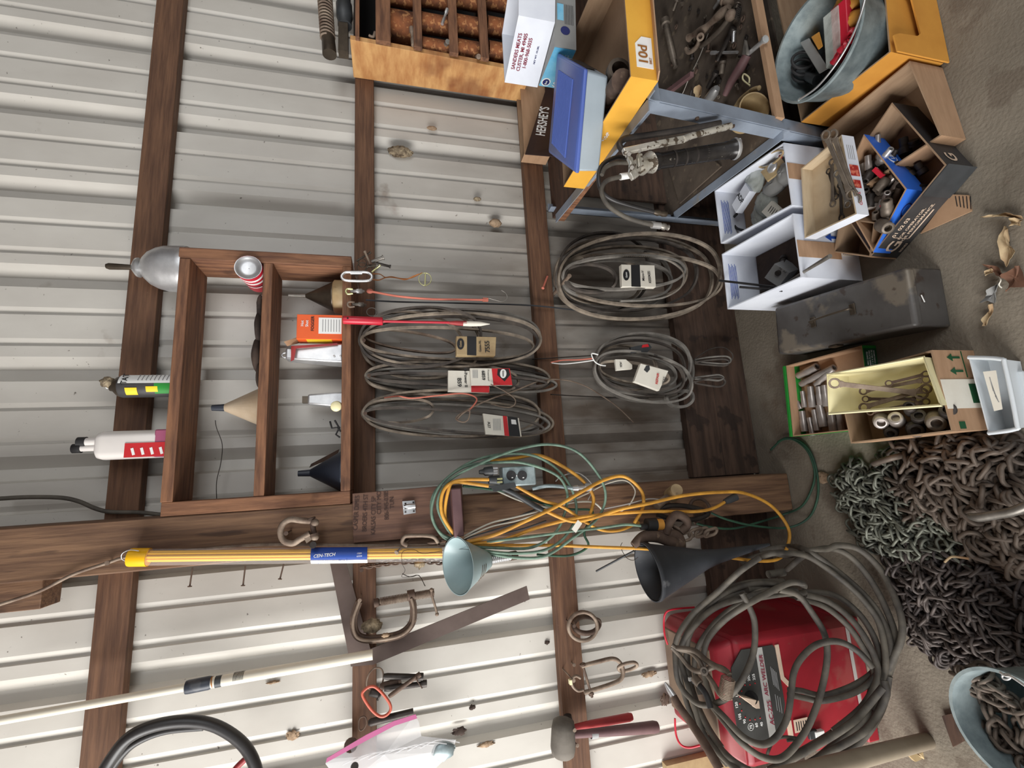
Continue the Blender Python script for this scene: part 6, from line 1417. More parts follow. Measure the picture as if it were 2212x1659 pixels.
MB().tube(smooth_path([F(x, y, z) for x, y, z in [(1727, 215, zr), (1765, 188, zr + .012), (1805, 140, zr + .018), (1838, 85, zr + .018), (1860, 30, zr + .014), (1874, -25, zr + .008)]]), .0028, 8).build('bail', m_chrome, t)
MB().ball(F(1728, 216, zr - .005), .008, 6).build('bail_ear', m_galv, t)
def inb(x, y, z): return F(x, y, z)
t = thing('red_organizer', 'red plastic case with clear dusty lid standing in the bucket', 'case', inb(1800, 70, .2))
e = [inb(1777, 38, .27), inb(1810, 10, .27), inb(1816, 100, .25), inb(1784, 148, .25)]
MB().hexa([p - V(0, 0, .05) for p in e] + e).build('case_lid', m_clearb, t, bev=.002)
e2_ = [p + V(-.0, -.022, .0) for p in e]
MB().hexa([p - V(0, 0, .07) for p in e2_] + [p + V(0, 0, .006) - (p - sum(e2_, Vector()) / 4) * .0 for p in [e2_[0] + V(0, 0, -.008), e2_[1] + V(0, 0, -.008), e2_[2] + V(0, 0, -.008), e2_[3] + V(0, 0, -.008)]]).build('case_base', m_redb, t, bev=.003)
t = thing('air_chuck', 'black coiled air hose and tool ends low in the bucket', 'hose', inb(1730, 165, .15))
cb = inb(1735, 160, .2)
for j in range(3):
    cc = cb + V(.0 + .012 * j, -.012 * j, .01 * j); MB().tube([cc + V(cos(g) * .03, sin(g) * .012, sin(g) * .03) for g in [2 * pi * i / 22 for i in range(22)]], .0045, 8, True).build('hose_coil', m_rubber, t)
MB().lathe(inb(1700, 150, .2), inb(1765, 172, .2), [(0, .018), (.2, .02), (.25, .014), (.6, .016), (.65, .012), (1, .016)], 14).build('tool_body', m_tape, t)
tag(MB().hexa([inb(1728, 92, .2), inb(1748, 82, .2), inb(1790, 148, .2), inb(1770, 160, .2), inb(1728, 92, .23), inb(1748, 82, .23), inb(1790, 148, .23), inb(1770, 160, .23)]).build('grey_card_box', m_greybox, bev=.002), 'flat grey carton wedged in the bucket', 'carton')
tag(MB().hexa([inb(1752, 80, .18), inb(1770, 68, .18), inb(1778, 100, .18), inb(1768, 108, .18), inb(1752, 80, .24), inb(1770, 68, .24), inb(1778, 100, .24), inb(1768, 108, .24)]).build('yellow_card_box', m_gold2, bev=.002), 'small yellow-orange carton between grey carton and red case', 'carton')
for j, (x, y) in enumerate([(1836, 14), (1842, 44), (1826, -4)]):
    tag(MB().ball(inb(x, y, .235), .026, 8, (1, 1.2, .7), jit=.25).build('yellow_rag', m_gold2), ['yellow crumpled wrapper nearest frame edge in the bucket', 'yellow crumpled wrapper beside the bucket bail', 'yellow crumpled wrapper behind the red case'][j], 'wrapper')
tag(MB().tube(smooth_path([inb(1838, 62, .25), inb(1844, 78, .25), inb(1836, 92, .25), inb(1820, 105, .25), inb(1800, 140, .24)]), [.004 + .003 * (i % 4) for i in range(25)], 8).build('screwdriver_grip', m_redb), 'red plastic grip lying along the bucket bail', 'grip')
blockon('bucket_fill', 'dark jumble of parts filling the bottom of the bucket', 'parts', bc + V(0, 0, .10), .15, .15, .12, .4, m_toold)
tag(MB().lathe(V(-.43, -.91, .05), V(-.40, -.93, .1), [(0, .03), (1, .02)], 12).build('black_part', m_rubber), 'shiny black part between bucket and gold carton front', 'part')

# ---- black box with G mark
A = F(1883, 553, .1); B = F(2045, 356, .104); C_ = F(1927, 221, .1); D = A + (C_ - B)
BK = openbox('black_carton', 'black printed open box turned corner-forward on the concrete', 'box', [C_, B, A, D], .001, m_black, m_cardin)
L = (BK.P[2] - BK.P[1]).length
def onA(u, v):   # along the left wall, u from A (left) to B (front corner)
    return BK.wall(1, 1 - u, v)
o, xd, up = onA(.13, .5); text('G', o, xd, up, .058, m_ptan, BK.t, bold=True)
o, xd, up = onA(.13, .88); text('SERIES', o, xd, up, .011, m_ptan, BK.t, bold=True)
o, xd, up = onA(.235, .5); patch(o, xd, up, .0015, .055, m_ptan, BK.t, 'divider_line')
o, xd, up = onA(.35, .2); text('01 02 03', o, xd, up, .017, m_ptan, BK.t, bold=True)
o, xd, up = onA(.40, .45); text('FOR OPERATOR.', o, xd, up, .013, m_ptan, BK.t, bold=True)
o, xd, up = onA(.41, .62); text('FOR PERFORMANCE.', o, xd, up, .013, m_ptan, BK.t, bold=True)
o, xd, up = onA(.41, .78); patch(o, xd, up, .09, .004, m_ptan, BK.t, 'small_print')
o, xd, up = onA(.86, .5); patch(o, xd, up, .085, .1, m_tape, BK.t, 'duct_tape', off=.0015)
o, xd, up = BK.wall(0, .86, .45); text('G', o, xd, up, .05, m_ptan, BK.t, bold=True)
for i in range(16):
    p = BK.c + V(random.uniform(-.07, .1), random.uniform(-.07, .08), random.uniform(-.085, -.05)); r = random.uniform(.012, .022)
    tag(MB().lathe(p, p + V(random.uniform(-.05, .05), random.uniform(-.05, .05), random.uniform(0, .02)), [(0, r), (.4, r), (.41, r * .7), (1, r * .7)], 14).build('impact_socket', m_toold), 'dark impact socket lying in the shaded black box', 'socket', 'dark sockets in the black box')
# tan flap under the black box
t = thing('card_flap', 'flat tan cardboard flap with printed bars under the black box', 'cardboard', F(2060, 450, 0))
fp = [F(1990, 505, .001), F(2055, 420, .001), F(2095, 422, .001), F(2101, 456, .001)]
MB().prism(fp, (0, 0, .004)).build('flap_sheet', m_card, t)
for k in range(5):
    MB().prism([F(2063 + 8 * k, 424, .0055), F(2065 + 8 * k, 424, .0055), F(2069 + 7.4 * k, 446 + 1.5 * k, .0055), F(2067 + 7.4 * k, 446 + 1.5 * k, .0055)], (0, 0, .0004)).build('printed_bar', m_pblack, t)
# ---- blue box with sockets
zb_ = .12
P1 = F(1866, 290, zb_); P2 = F(1959, 408, zb_); P3 = F(1886, 545, zb_ - .01)
P4 = P1 + (P3 - P2) * .9
BB = openbox('blue_carton', 'bright blue open carton of loose sockets set across the black box', 'box', [P1, P2, P3, P4], .045, m_blue, m_card)
o, xd, up = BB.wall(0, .42, .5)
for rr_ in (1, .78):
    patch(o, xd, up, .05 * rr_, .036 * rr_, m_pwhite if rr_ == 1 else m_blue, BB.t, 'oval_logo', off=.0008 + (1 - rr_) * .004, poly=[(.5 * cos(a * pi / 8), .5 * sin(a * pi / 8)) for a in range(16)])
text('LB', o + V(0, 0, 0) + xd.cross(up) * .0014, xd, up, .02, m_pwhite, BB.t, bold=True)
o, xd, up = BB.wall(1, .3, .5)
patch(o, xd, up, .04, .03, m_pnavy, BB.t, 'logo_ring', poly=[(.5 * cos(a * pi / 8), .5 * sin(a * pi / 8)) for a in range(16)]); patch(o, xd, up, .032, .024, m_blue, BB.t, 'logo_disc', off=.0014, poly=[(.5 * cos(a * pi / 8), .5 * sin(a * pi / 8)) for a in range(16)])
def socket(label, a, ax, r, L, mat, group, name='socket'):
    a = Vector(a); ax = Vector(ax).normalized(); b = MB().lathe(a, a + ax * L, [(0, r * .62), (0, r * .97), (.04, r), (.55, r), (.6, r * .88), (.97, r * .88), (1, r * .82), (1, r * .5), (.6, r * .45), (.6, .0005)], 18, cap=False)
    b.lathe(a + ax * .001, a + ax * L * .35, [(0, r * .66), (1, r * .62), (1, .0005)], 12, cap=False)
    return tag(b.build(name, mat), label, 'socket', group)
for i, (x, y, ax, r, L, mt_, lb) in enumerate([(1903, 485, (-.5, -.5, .35), .019, .05, m_tool, 'largest dark socket facing out at the near end of blue carton'), (1917, 463, (.4, -.35, .4), .016, .045, m_tool, 'square-drive socket beside the largest dark socket'), (1905, 345, (.1, -.6, .2), .009, .04, m_chrome, 'bright chrome socket high in the blue carton')]):
    socket(lb, F(x, y, .105), ax, r, L, mt_, 'loose sockets in the blue carton')
for i in range(34):
    u, v = random.random(), random.random()
    p = P1.lerp(P2, .12 + .62 * u).lerp(P4.lerp(P3, .12 + .62 * u), .08 + .8 * v); p.z = .058 + random.uniform(0, .032)
    r = random.uniform(.008, .015)
    socket('grimy loose socket in the blue carton pile', p, (random.uniform(-1, 1), random.uniform(-1, 1), random.uniform(-.1, .5)), r, random.uniform(.03, .045), random.choice([m_tool, m_toold, m_toold, m_sock]), 'grimy sockets in the blue carton')
for (x, y) in ((1898, 373), (1915, 450)):
    tag(MB().obox(F(x, y, .102), V(.03, .01, .01), V(-.004, .012, 0), V(0, 0, .008)).build('plastic_grip', m_redb), 'red plastic piece among the loose sockets, %s' % ('far end' if y < 400 else 'near end'), 'plastic piece')
# low open tan box under the tray
TB = openbox('tan_carton', 'small tan open carton wedged under the wrench tray', 'box', quadF(.1, (1815, 470), (1890, 480), (1880, 556), (1801, 545)), 0, m_card, m_cardin)

# ---- grey steel toolbox
TT = quadF(.123, (1672, 665), (1958, 576), (1979, 705), (1680, 766))
t = thing('steel_toolbox', 'worn grey steel toolbox with folding handle on the floor', 'toolbox', sum(TT, Vector()) / 4 * 1 - V(0, 0, .123))
f1, f2 = F(2033, 578, .0), F(2050, 708, .0)
b0 = [V(TT[0].x, TT[0].y, 0), V(TT[1].x, TT[1].y - .004, 0), V(TT[2].x, TT[2].y - .004, 0), V(TT[3].x, TT[3].y, 0)]
MB().hexa(b0 + [p - V(0, 0, .012) for p in TT]).build('toolbox_body', m_tbox, t, bev=.006)
cT = sum(TT, Vector()) / 4
MB().hexa([cT + (p - cT) * 1.012 - V(0, 0, .030) for p in TT] + [cT + (p - cT) * 1.0 for p in TT]).build('lid', m_tbox, t, bev=.010)
ha = F(1757, 696, .125); hb = F(1842, 668, .125); hu = V(0, 0, .022)
MB().tube(smooth_path([ha, ha + hu * .7, ha.lerp(hb, .12) + hu, ha.lerp(hb, .5) + hu * 1.25, ha.lerp(hb, .88) + hu, hb + hu * .7, hb]), .0038, 8).build('handle', m_oldtin, t)
for p in (ha, hb):
    e = (hb - ha).normalized(); s_ = e.cross(V(0, 0, 1)); MB().obox(p + V(0, 0, .001), e * .018, s_ * .034, V(0, 0, .005)).build('handle_bracket', m_oldtin, t, bev=.001)
o = TT[3].lerp(TT[2], .42) - V(0, 0, .04); MB().obox(o + V(-.004, 0, 0), V(.006, 0, 0), V(0, .03, 0), V(0, 0, .03)).build('latch', m_oldtin, t, bev=.001)
t2_ = F(1972, 624, .09)
MB().obox(TT[1].lerp(TT[2], .42) + V(-.02, -.003, -.035), V(.02, 0, .006), V(0, .002, 0), V(0, 0, .002)).build('paint_scratch', m_pwhite, t)

# ---- green tray of sockets
GT = openbox('green_tray', 'green and tan card tray of deep chrome sockets on the floor', 'tray', quadF(.055, (1698, 790), (1862, 746), (1884, 925), (1713, 943)), 0, m_green, m_card)
o, xd, up = GT.wall(1, .16, .5)
patch(o, xd, up, .065, .05, m_greend, GT.t, 'printed_panel')
for k, s_ in enumerate(['BRC DESTEI', '#8000 PLATED', 'QT 4 X MLX 02', 'LE CHROMOX']): text(s_, o + up * (.014 - .0095 * k) + V(0, -.001, 0), xd, up, .008, m_pwhite, GT.t, bold=True)
MB().hexa([GT.P[0] + V(.0, -.01, -.054), GT.P[3] + V(.0, -.01, -.054), GT.P[3] + V(.0, .014, -.054), GT.P[0] + V(.0, .014, -.054), GT.P[0] + V(0, .006, .002), GT.P[3] + V(0, .006, .002), GT.P[3] + V(.0, .014, .002), GT.P[0] + V(.0, .014, .002)]).build('double_wall', m_green, GT.t)
zz = .018
socks = [((1724, 812), (1765, 792), .0145), ((1730, 830), (1802, 794), .0125), ((1762, 832), (1800, 796), .011), ((1733, 845), (1738, 880), .009), ((1750, 835), (1755, 880), .0125), ((1768, 835), (1773, 875), .0115), ((1780, 832), (1785, 878), .0105), ((1732, 888), (1738, 932), .0125), ((1748, 902), (1756, 942), .0095), ((1758, 885), (1766, 930), .0105), ((1770, 875), (1780, 922), .0145), ((1795, 890), (1802, 932), .0145), ((1812, 892), (1818, 930), .010), ((1722, 866), (1730, 884), .008)]
for i, (a, b_, r) in enumerate(socks):
    A_ = F(*b_, zz) if i < 3 else F(*a, zz); B_ = F(*a, zz) if i < 3 else F(*b_, zz)
    if i >= 3: A_, B_ = B_, A_
    socket(['deep socket lying at the upper corner of green tray', 'longest deep socket crossing the green tray corner', 'thin socket beside the longest one in green tray'][i] if i < 3 else 'deep chrome socket, %s of the green tray' % ['back end of far row', 'second in far row', 'third in far row', 'front end of far row', 'back end of near row', 'second in near row', 'third in near row', 'thick fourth in near row', 'thick fifth in near row', 'front end of near row', 'tiny one between the rows'][i - 3], A_, B_ - A_, r, (B_ - A_).length, m_sock, 'deep sockets in the green tray')
# ---- long brown carton with cream bin
zc_ = .147
cFL = F(2059, 932, zc_); cFR = F(2013, 756, zc_); cBL = F(1838, 958, zc_); cBR = cFR + (cBL - cFL)
LB = openbox('long_carton', 'long brown carton holding the cream bin and big sockets', 'box', [cBR, cFR, cFL, cBL], [.06, 0, 0, .06], m_card, m_cardin)
o, xd, up = LB.wall(1, .18, .45)
w_ = (LB.P[1] - LB.P[2]).length
for s_ in (-.018, .018): patch(o + xd * s_, xd, up, .02, .045, m_greend, LB.t, 'arrow_mark', poly=[(-.14, -.5), (.14, -.5), (.14, .1), (.5, .1), (0, .5), (-.5, .1), (-.14, .1)])
patch(o - up * .032, xd, up, .07, .003, m_greend, LB.t, 'arrow_bar')
o, xd, up = LB.wall(1, .55, .45); patch(o, xd, up, .075, .13, m_paper, LB.t, 'paper_tape')
patch(o - up * .045 , xd, up, .05, .035, m_greend, LB.t, 'dark_patch', off=.0012)
o, xd, up = LB.wall(1, .93, .25); patch(o, xd, up, .018, .02, m_greend, LB.t, 'dark_patch')
for i, (x, y, r, L, lb, mt_) in enumerate([(1905, 905, .021, .04, 'plain round socket nearest the back of the long carton', m_sock), (1940, 912, .020, .05, 'large tilted socket in the long carton', m_sock), (1978, 923, .022, .03, 'dark ring end below the tilted socket', m_toold), (1988, 905, .019, .04, 'dark socket mouth right of tilted socket', m_toold), (2022, 905, .024, .04, 'largest socket mouth in the long carton', m_tool), (2050, 893, .02, .04, 'red-lined socket mouth under the tape', m_toold), (1925, 930, .018, .03, 'socket in shadow by the near wall', m_toold), (1970, 890, .016, .06, 'long dark socket against the cream bin', m_toold)]):
    socket(lb, F(x, y, .10), (.2 if i % 2 else -.35, -.5, .8), r, L, mt_, 'big sockets in the long carton')
CB = openbox('cream_bin', 'narrow cream plastic bin of wrenches sitting in the long carton', 'bin', [F(1787, 809, .225), F(1996, 771, .168), F(2034, 876, .168), F(1791, 894, .225)], [.155, .07, .07, .155], m_cream, m_cream, th=.004, base_scale=.93)
rp_ = CB.P
for i in range(4):
    pass
MB().tube([p + V(0, 0, 0) for p in rp_], .0035, 6, True).build('rolled_rim', m_cream, CB.t)
zw = .14
for i, (a, b_, w_, lb) in enumerate([((1803, 828, .205), (1990, 850, .15), .021, 'largest combination wrench resting on the cream bin back wall'), ((1865, 845, .16), (2020, 820, .15), .015, 'second wrench beneath the largest in the cream bin'), ((1866, 880, .15), (2022, 840, .16), .018, 'wide wrench with ring end up front in cream bin'), ((1870, 862, .14), (1985, 862, .14), .013, 'short wrench in the middle of the cream bin'), ((1920, 828, .15), (2030, 808, .15), .012, 'thin dark wrench along the far wall of cream bin'), ((1880, 890, .14), (2000, 868, .14), .013, 'thin wrench along the near wall of cream bin')]):
    wrench(lb, F(a[0], a[1], .235 if i == 0 else .165), F(min(b_[0], 2000), b_[1], .125), w_, m_iron2 if i < 3 else m_iron, True, 'wrenches in the cream bin')
# ---- translucent tray
PT = openbox('clear_tray', 'milky translucent plastic tray with papers at the front', 'tray', quadF(.06, (2092, 772), (2168, 776), (2199, 926), (2135, 936)), .0, m_clearw, m_clearw, th=.003, base_scale=.94)
MB().tube(smooth_path([PT.P[0], PT.P[0].lerp(PT.P[1], .9), PT.P[1].lerp(PT.P[2], .1), PT.P[1].lerp(PT.P[2], .9), PT.P[2].lerp(PT.P[3], .1), PT.P[3]], False, 6), .005, 8).build('rolled_rim', m_clearw, PT.t)
tag(MB().hexa(quadF(.004, (2176, 800), (2212, 800), (2235, 925), (2200, 920)) + quadF(.02, (2176, 800), (2212, 800), (2235, 925), (2200, 920))).build('plastic_sheet', m_clearw, bev=.004), 'flat milky plastic lid lying in front of the translucent tray', 'sheet')
t = thing('paper_note', 'folded white note with handwriting on the translucent tray', 'paper', F(2145, 840, .06))
MB().prism([F(x, y, .064) for x, y in [(2124, 803), (2152, 800), (2166, 884), (2148, 888)]], (0, 0, .0012)).build('paper_sheet', m_paper, t)
for k in range(5): MB().prism([F(2137 + 3 * k, 815 + 10 * k, .0655), F(2139 + 3 * k, 815 + 10 * k, .0655), F(2147 + 3 * k, 845 + 6 * k, .0655), F(2145 + 3 * k, 845 + 6 * k, .0655)], (0, 0, .0003)).build('pen_line', m_pgrey, t)

# ---- dry leaves
leaf('curled yellow-tan leaf stalk lying highest on the open concrete', [(2171, 488), (2184, 494), (2182, 510), (2181, 530), (2192, 540), (2204, 546), (2195, 556), (2176, 578), (2168, 560), (2167, 530), (2166, 508)], .006, m_leaf, cup=.02)
leaf('brown rolled leaf under the yellow-tan one', [(2130, 572), (2145, 573), (2162, 580), (2174, 594), (2180, 602), (2168, 600), (2155, 592), (2140, 582)], .006, m_leafb)
leaf('small orange-brown leaf at left of the rolled leaf', [(2130, 592), (2136, 583), (2146, 578), (2150, 583), (2142, 591), (2132, 597)], .004, m_leaf)
leaf('dark crumpled leaf by the right frame edge', [(2180, 590), (2190, 580), (2205, 576), (2215, 575), (2215, 620), (2195, 622), (2186, 632), (2182, 612), (2176, 600)], .005, m_leafb, cup=.025)
leaf('grey leaf pieces in the middle of the leaf trail', [(2122, 652), (2134, 640), (2142, 626), (2156, 618), (2160, 605), (2164, 620), (2160, 640), (2152, 655), (2140, 650), (2128, 655)], .005, m_greybox, cup=.02)
leaf('lowest dry leaf of the trail pointing down', [(2141, 660), (2148, 655), (2146, 680), (2138, 702), (2125, 704), (2128, 690), (2134, 676)], .004, m_leaf)
leaf('thin pale leaf at the upper right frame edge', [(2124, 468), (2150, 463), (2175, 460), (2212, 466), (2212, 473), (2180, 468), (2150, 467), (2128, 471)], .006, m_leaf)
leaf('curled tan leaf touching the right frame edge', [(2185, 475), (2200, 472), (2214, 478), (2214, 488), (2200, 486), (2188, 490)], .006, m_leaf, cup=.02)
tag(MB().tube(smooth_path([F(2158, 596, .01), F(2162, 605, .015), F(2158, 615, .01), F(2164, 622, .008)]), .0016, 5).build('leaf_stem', m_paper), 'thin white leaf stem in the leaf trail', 'stem')
# floor spot of cracked dirt by green cord
tag(MB().ball(F(1775, 1030, 0), 1, 10, (.02, .03, .005), jit=.3).build('dirt_patch', m_mud), 'flattened dirt lump on the concrete by the green cords', 'dirt')
# ================================================================== ARC WELDER
t = thing('arc_welder', 'red AC-225 arc welder wrapped in its own dusty cables', 'welder', V(-2.28, -.21, 0))
x0, x1, yf_, yb_, zt2 = -2.475, -2.118, -.365, -.045, .53
xc = (x0 + x1) / 2
def ring_(y0, y1, xa, xb, z): return [V(xa, y0, z), V(xb, y0, z), V(xb, y1, z), V(xa, y1, z)]
MB().hexa([V(x0, yf_, .03), V(x1, yf_, .03), V(x1, yb_, .03), V(x0, yb_, .03), V(x0, yf_, zt2 - .045), V(x1, yf_, zt2 - .045), V(x1, yb_, zt2 - .02), V(x0, yb_, zt2 - .02)]).build('housing', m_red, t, bev=.02)
MB().hexa([V(x0, yf_ + .0, zt2 - .05), V(x1, yf_ + .0, zt2 - .05), V(x1, yb_, zt2 - .03), V(x0, yb_, zt2 - .03), V(x0 + .03, yf_ + .035, zt2), V(x1 - .03, yf_ + .035, zt2), V(x1 - .03, yb_, zt2), V(x0 + .03, yb_, zt2)]).build('top_cover', m_red, t, bev=.012)
MB().hexa([V(x0 + .045, yf_ + .055, zt2 - .01), V(x1 - .04, yf_ + .055, zt2 - .01), V(x1 - .04, yb_, zt2 - .01), V(x0 + .045, yb_, zt2 - .01), V(x0 + .05, yf_ + .06, zt2 + .003), V(x1 - .045, yf_ + .06, zt2 + .003), V(x1 - .045, yb_, zt2 + .003), V(x0 + .05, yb_, zt2 + .003)]).build('dusty_top', m_dusty, t, bev=.003)
MB().box((x0 - .004, yf_ - .004, .0), (x1 + .004, yb_, .045)).build('base_skirt', m_red, t, bev=.005)
MB().box((x0 + .01, yf_ - .006, .047), (x1 - .01, yf_ - .003, .057)).build('pale_seam', m_silver, t)
dp = -yf_ + .003
def onp(x, y, o=0): return W(x, y, dp + o)
pp = [(1580, 1443), (1601, 1404), (1669, 1393), (1674, 1400), (1696, 1521), (1693, 1552), (1663, 1606), (1620, 1600), (1593, 1574), (1583, 1505)]
MB().prism([onp(*q) for q in pp], (0, .003, 0)).build('control_panel', m_panel, t)
MB().prism([onp(*q) for q in [(1674, 1394), (1682, 1392), (1694, 1462), (1712, 1480), (1708, 1488), (1688, 1468)]], (0, .003, 0)).build('pale_border', m_ptan, t)
MB().prism([onp(*q) for q in [(1700, 1560), (1709, 1556), (1716, 1600), (1706, 1602)]], (0, .003, 0)).build('pale_border', m_ptan, t)
MB().prism([onp(x, y, .0006) for x, y in [(1631, 1400), (1646, 1398), (1678, 1594), (1663, 1599)]], (0, .0004, 0)).build('silver_stripe', m_silver, t)
sd = onp(1645, 1420) - onp(1670, 1580); sd.normalize()
upv = onp(1600, 1500) - onp(1660, 1490)
text('AC-225', onp(1665, 1540, .0014), sd, upv, .021, m_pmaroon, t, bold=True, shear=.2)
text('ARC WELDER', onp(1650, 1459, .0014), sd, upv, .019, m_pmaroon, t, bold=True, shear=.2, sx=.98)
for s_, x, y in [('225', 1628, 1462), ('200', 1617, 1464), ('175', 1607, 1470), ('150', 1597, 1482), ('135', 1591, 1499), ('120', 1591, 1523), ('105', 1598, 1548), ('90', 1608, 1558), ('75', 1622, 1570), ('60', 1634, 1566), ('40', 1645, 1564)]:
    text(s_, onp(x, y, .001), sd, upv, .012, m_pwhite, t, bold=True)
MB().tube([onp(1622 + 6 * cos(a), 1570 + 8 * sin(a), .001) for a in [2 * pi * i / 20 for i in range(20)]], .0006, 4, True).build('number_ring', m_pwhite, t)
for s_, x, y in [('225', 1631, 1476), ('200', 1620, 1479), ('175', 1609, 1480), ('', 1602, 1493), ('', 1598, 1505), ('', 1598, 1520), ('', 1602, 1535), ('', 1610, 1549), ('', 1620, 1555), ('', 1631, 1554), ('', 1642, 1551)]:
    MB().ball(onp(x, y, .0005), .0022, 5).build('setting_dot', m_pred, t)
for k in range(5): MB().prism([onp(1664 + 3 * k + .0 * k, 1440 + 3 * k, .0008), onp(1665 + 3 * k, 1440 + 3 * k, .0008), onp(1672 + 3 * k, 1480 + 3 * k, .0008), onp(1671 + 3 * k, 1480 + 3 * k, .0008)], (0, .0003, 0)).build('small_print', m_pgrey, t)
for k in range(3): MB().prism([onp(1674 + 5 * k, 1500 + 3 * k, .0008), onp(1675 + 5 * k, 1500 + 3 * k, .0008), onp(1680 + 5 * k, 1535 + 3 * k, .0008), onp(1679 + 5 * k, 1535 + 3 * k, .0008)], (0, .0003, 0)).build('small_print', m_pgrey, t)
# selector pointer
MB().prism([onp(1601, 1505, .022), onp(1640, 1514, .022), onp(1642, 1531, .022), onp(1634, 1531, .022)], (0, .02, 0)).build('selector_pointer', m_ptan, t, bev=.001)
MB().lathe(onp(1622, 1508, .0), onp(1622, 1508, .012), [(0, .02), (1, .018)], 20).build('selector_base', m_dark, t)
MB().prism([onp(x, y, .0012) for x, y in [(1714, 1556), (1744, 1549), (1750, 1577), (1718, 1584)]], (0, .001, 0)).build('rating_label', m_ptan, t)
for k in range(5): MB().prism([onp(1719 + 5 * k, 1560 - k, .0016), onp(1721 + 5 * k, 1560 - k, .0016), onp(1724 + 5 * k, 1579 - k, .0016), onp(1722 + 5 * k, 1579 - k, .0016)], (0, .0003, 0)).build('small_print', m_pblack, t)
text('ON', onp(1757, 1585, .004), sd, upv, .012, m_pwhite, t)
MB().box(onp(1762, 1582, .014), onp(1776, 1594, .0)).build('power_switch', m_pwhite, t, bev=.002)
MB().box(onp(1748, 1580, .010), onp(1762, 1592, .0)).build('switch_plate', m_tape, t, bev=.002)
ptube('lift_handle', [(1500, 1312, .1), (1455, 1316, .1), (1438, 1324, .09), (1434, 1345, .08), (1436, 1372, .08), (1442, 1392, .08)], .0035, m_redb, t, 8)
ptube('lift_handle', [(1458, 1552, .08), (1460, 1585, .08), (1470, 1608, .09), (1488, 1615, .1), (1512, 1610, .12)], .0035, m_redb, t, 8)
# ---- cables
def cz(x, y, j=0):
    ks = [(1430, .17), (1480, .21), (1540, .31), (1590, .40), (1640, .41), (1760, .43), (1850, .47), (1900, .50), (1950, .56)]
    for (a, da), (b_, db) in zip(ks, ks[1:]):
        if x <= b_: return da + (db - da) * max(0, (x - a)) / (b_ - a) + j
    return .56 + j
WG = 'heavy welding cables piled around the arc welder'
def wc(label, pts, j=0, r=.0098, mat=None, name='welding_cable'):
    w_ = []
    for p in pts:
        q = W(p[0], p[1], cz(p[0], p[1], j) if len(p) < 3 else p[2])
        if q.z < r + .001:
            q = F(p[0], p[1], r + .001)
        w_.append(q)
    o = MB().tube(smooth_path(w_, False, 7), r, 10).build(name, mat or m_cable)
    return o
t2 = thing('welding_cable', 'dusty black welding cables coiled over and around the red welder', 'cable', V(-2.2, -.45, 0))
def wp(pts, j=0, r=.0098, mat=None):
    r *= .9
    o = wc(None, pts, j, r, mat, 'loop'); o.parent = t2; o.location = Vector(o.location) - rootloc(t2); return o
wp([(1600, 1215, .20), (1660, 1195, .26), (1700, 1200, .30), (1746, 1190), (1787, 1186), (1811, 1178), (1856, 1187), (1901, 1229), (1931, 1286), (1948, 1340), (1946, 1383), (1928, 1425), (1905, 1480)], 0, .0105)
wp([(1640, 1190, .2), (1700, 1180, .26), (1745, 1190), (1811, 1235), (1871, 1289), (1907, 1340), (1925, 1400), (1916, 1461), (1877, 1521), (1811, 1575), (1721, 1629), (1660, 1665)], .0)
wp([(1570, 1270, .2), (1610, 1225, .25), (1655, 1199), (1700, 1195), (1751, 1205), (1826, 1259), (1871, 1304), (1901, 1352), (1913, 1431), (1900, 1480), (1880, 1530)], .01)
wp([(1700, 1230, .3), (1745, 1195), (1795, 1185), (1840, 1205), (1885, 1260), (1920, 1330), (1936, 1390), (1925, 1440), (1900, 1500), (1860, 1560), (1800, 1610), (1740, 1660)], -.01, .0105)
wp([(1602, 1281), (1618, 1310), (1630, 1346), (1628, 1407), (1606, 1464), (1576, 1503), (1540, 1521), (1504, 1518), (1468, 1479), (1459, 1431), (1462, 1380), (1495, 1328), (1549, 1280), (1597, 1235), (1640, 1205)], .05, .0095)
wp([(1736, 1270), (1735, 1262), (1706, 1259), (1661, 1280), (1612, 1307), (1564, 1340), (1528, 1383), (1519, 1431), (1524, 1470), (1545, 1530)], .05, .0098)
wp([(1721, 1276), (1682, 1274), (1615, 1289), (1540, 1316), (1486, 1370), (1468, 1416), (1480, 1461), (1498, 1521), (1519, 1581), (1555, 1629), (1600, 1670)], .03, .0098)
wp([(1700, 1268), (1640, 1270), (1570, 1290), (1510, 1330), (1475, 1385), (1466, 1440), (1478, 1500), (1500, 1560), (1530, 1612), (1570, 1650)], .01, .0095)
wp([(1690, 1262), (1620, 1262), (1555, 1290), (1500, 1350), (1482, 1410), (1490, 1480), (1512, 1540), (1545, 1600), (1580, 1640), (1620, 1665)], .02, .0095)
wp([(1680, 1255), (1600, 1262), (1530, 1300), (1490, 1365), (1487, 1440), (1503, 1510), (1530, 1570), (1560, 1615)], .0, .009)
wp([(1740, 1280), (1680, 1285), (1610, 1300), (1555, 1335), (1512, 1390), (1500, 1440), (1512, 1500)], .02, .009)
wp([(1682, 1274), (1724, 1286), (1757, 1328), (1781, 1370), (1787, 1416), (1778, 1476), (1760, 1536), (1733, 1590), (1691, 1636), (1649, 1636), (1606, 1608), (1570, 1566), (1540, 1527)], .045)
wp([(1885, 1442), (1853, 1407), (1811, 1386), (1766, 1392), (1733, 1419), (1715, 1452), (1709, 1497), (1700, 1551), (1676, 1593), (1646, 1608), (1606, 1592), (1564, 1548), (1535, 1520)], .06)
wp([(1703, 1491, .40), (1730, 1492, .41), (1775, 1502), (1826, 1488), (1865, 1468), (1888, 1448), (1892, 1425)], .0, .009)
wp([(1703, 1500, .42), (1740, 1508, .43), (1775, 1514), (1830, 1502), (1870, 1482), (1895, 1455)], .015, .009)
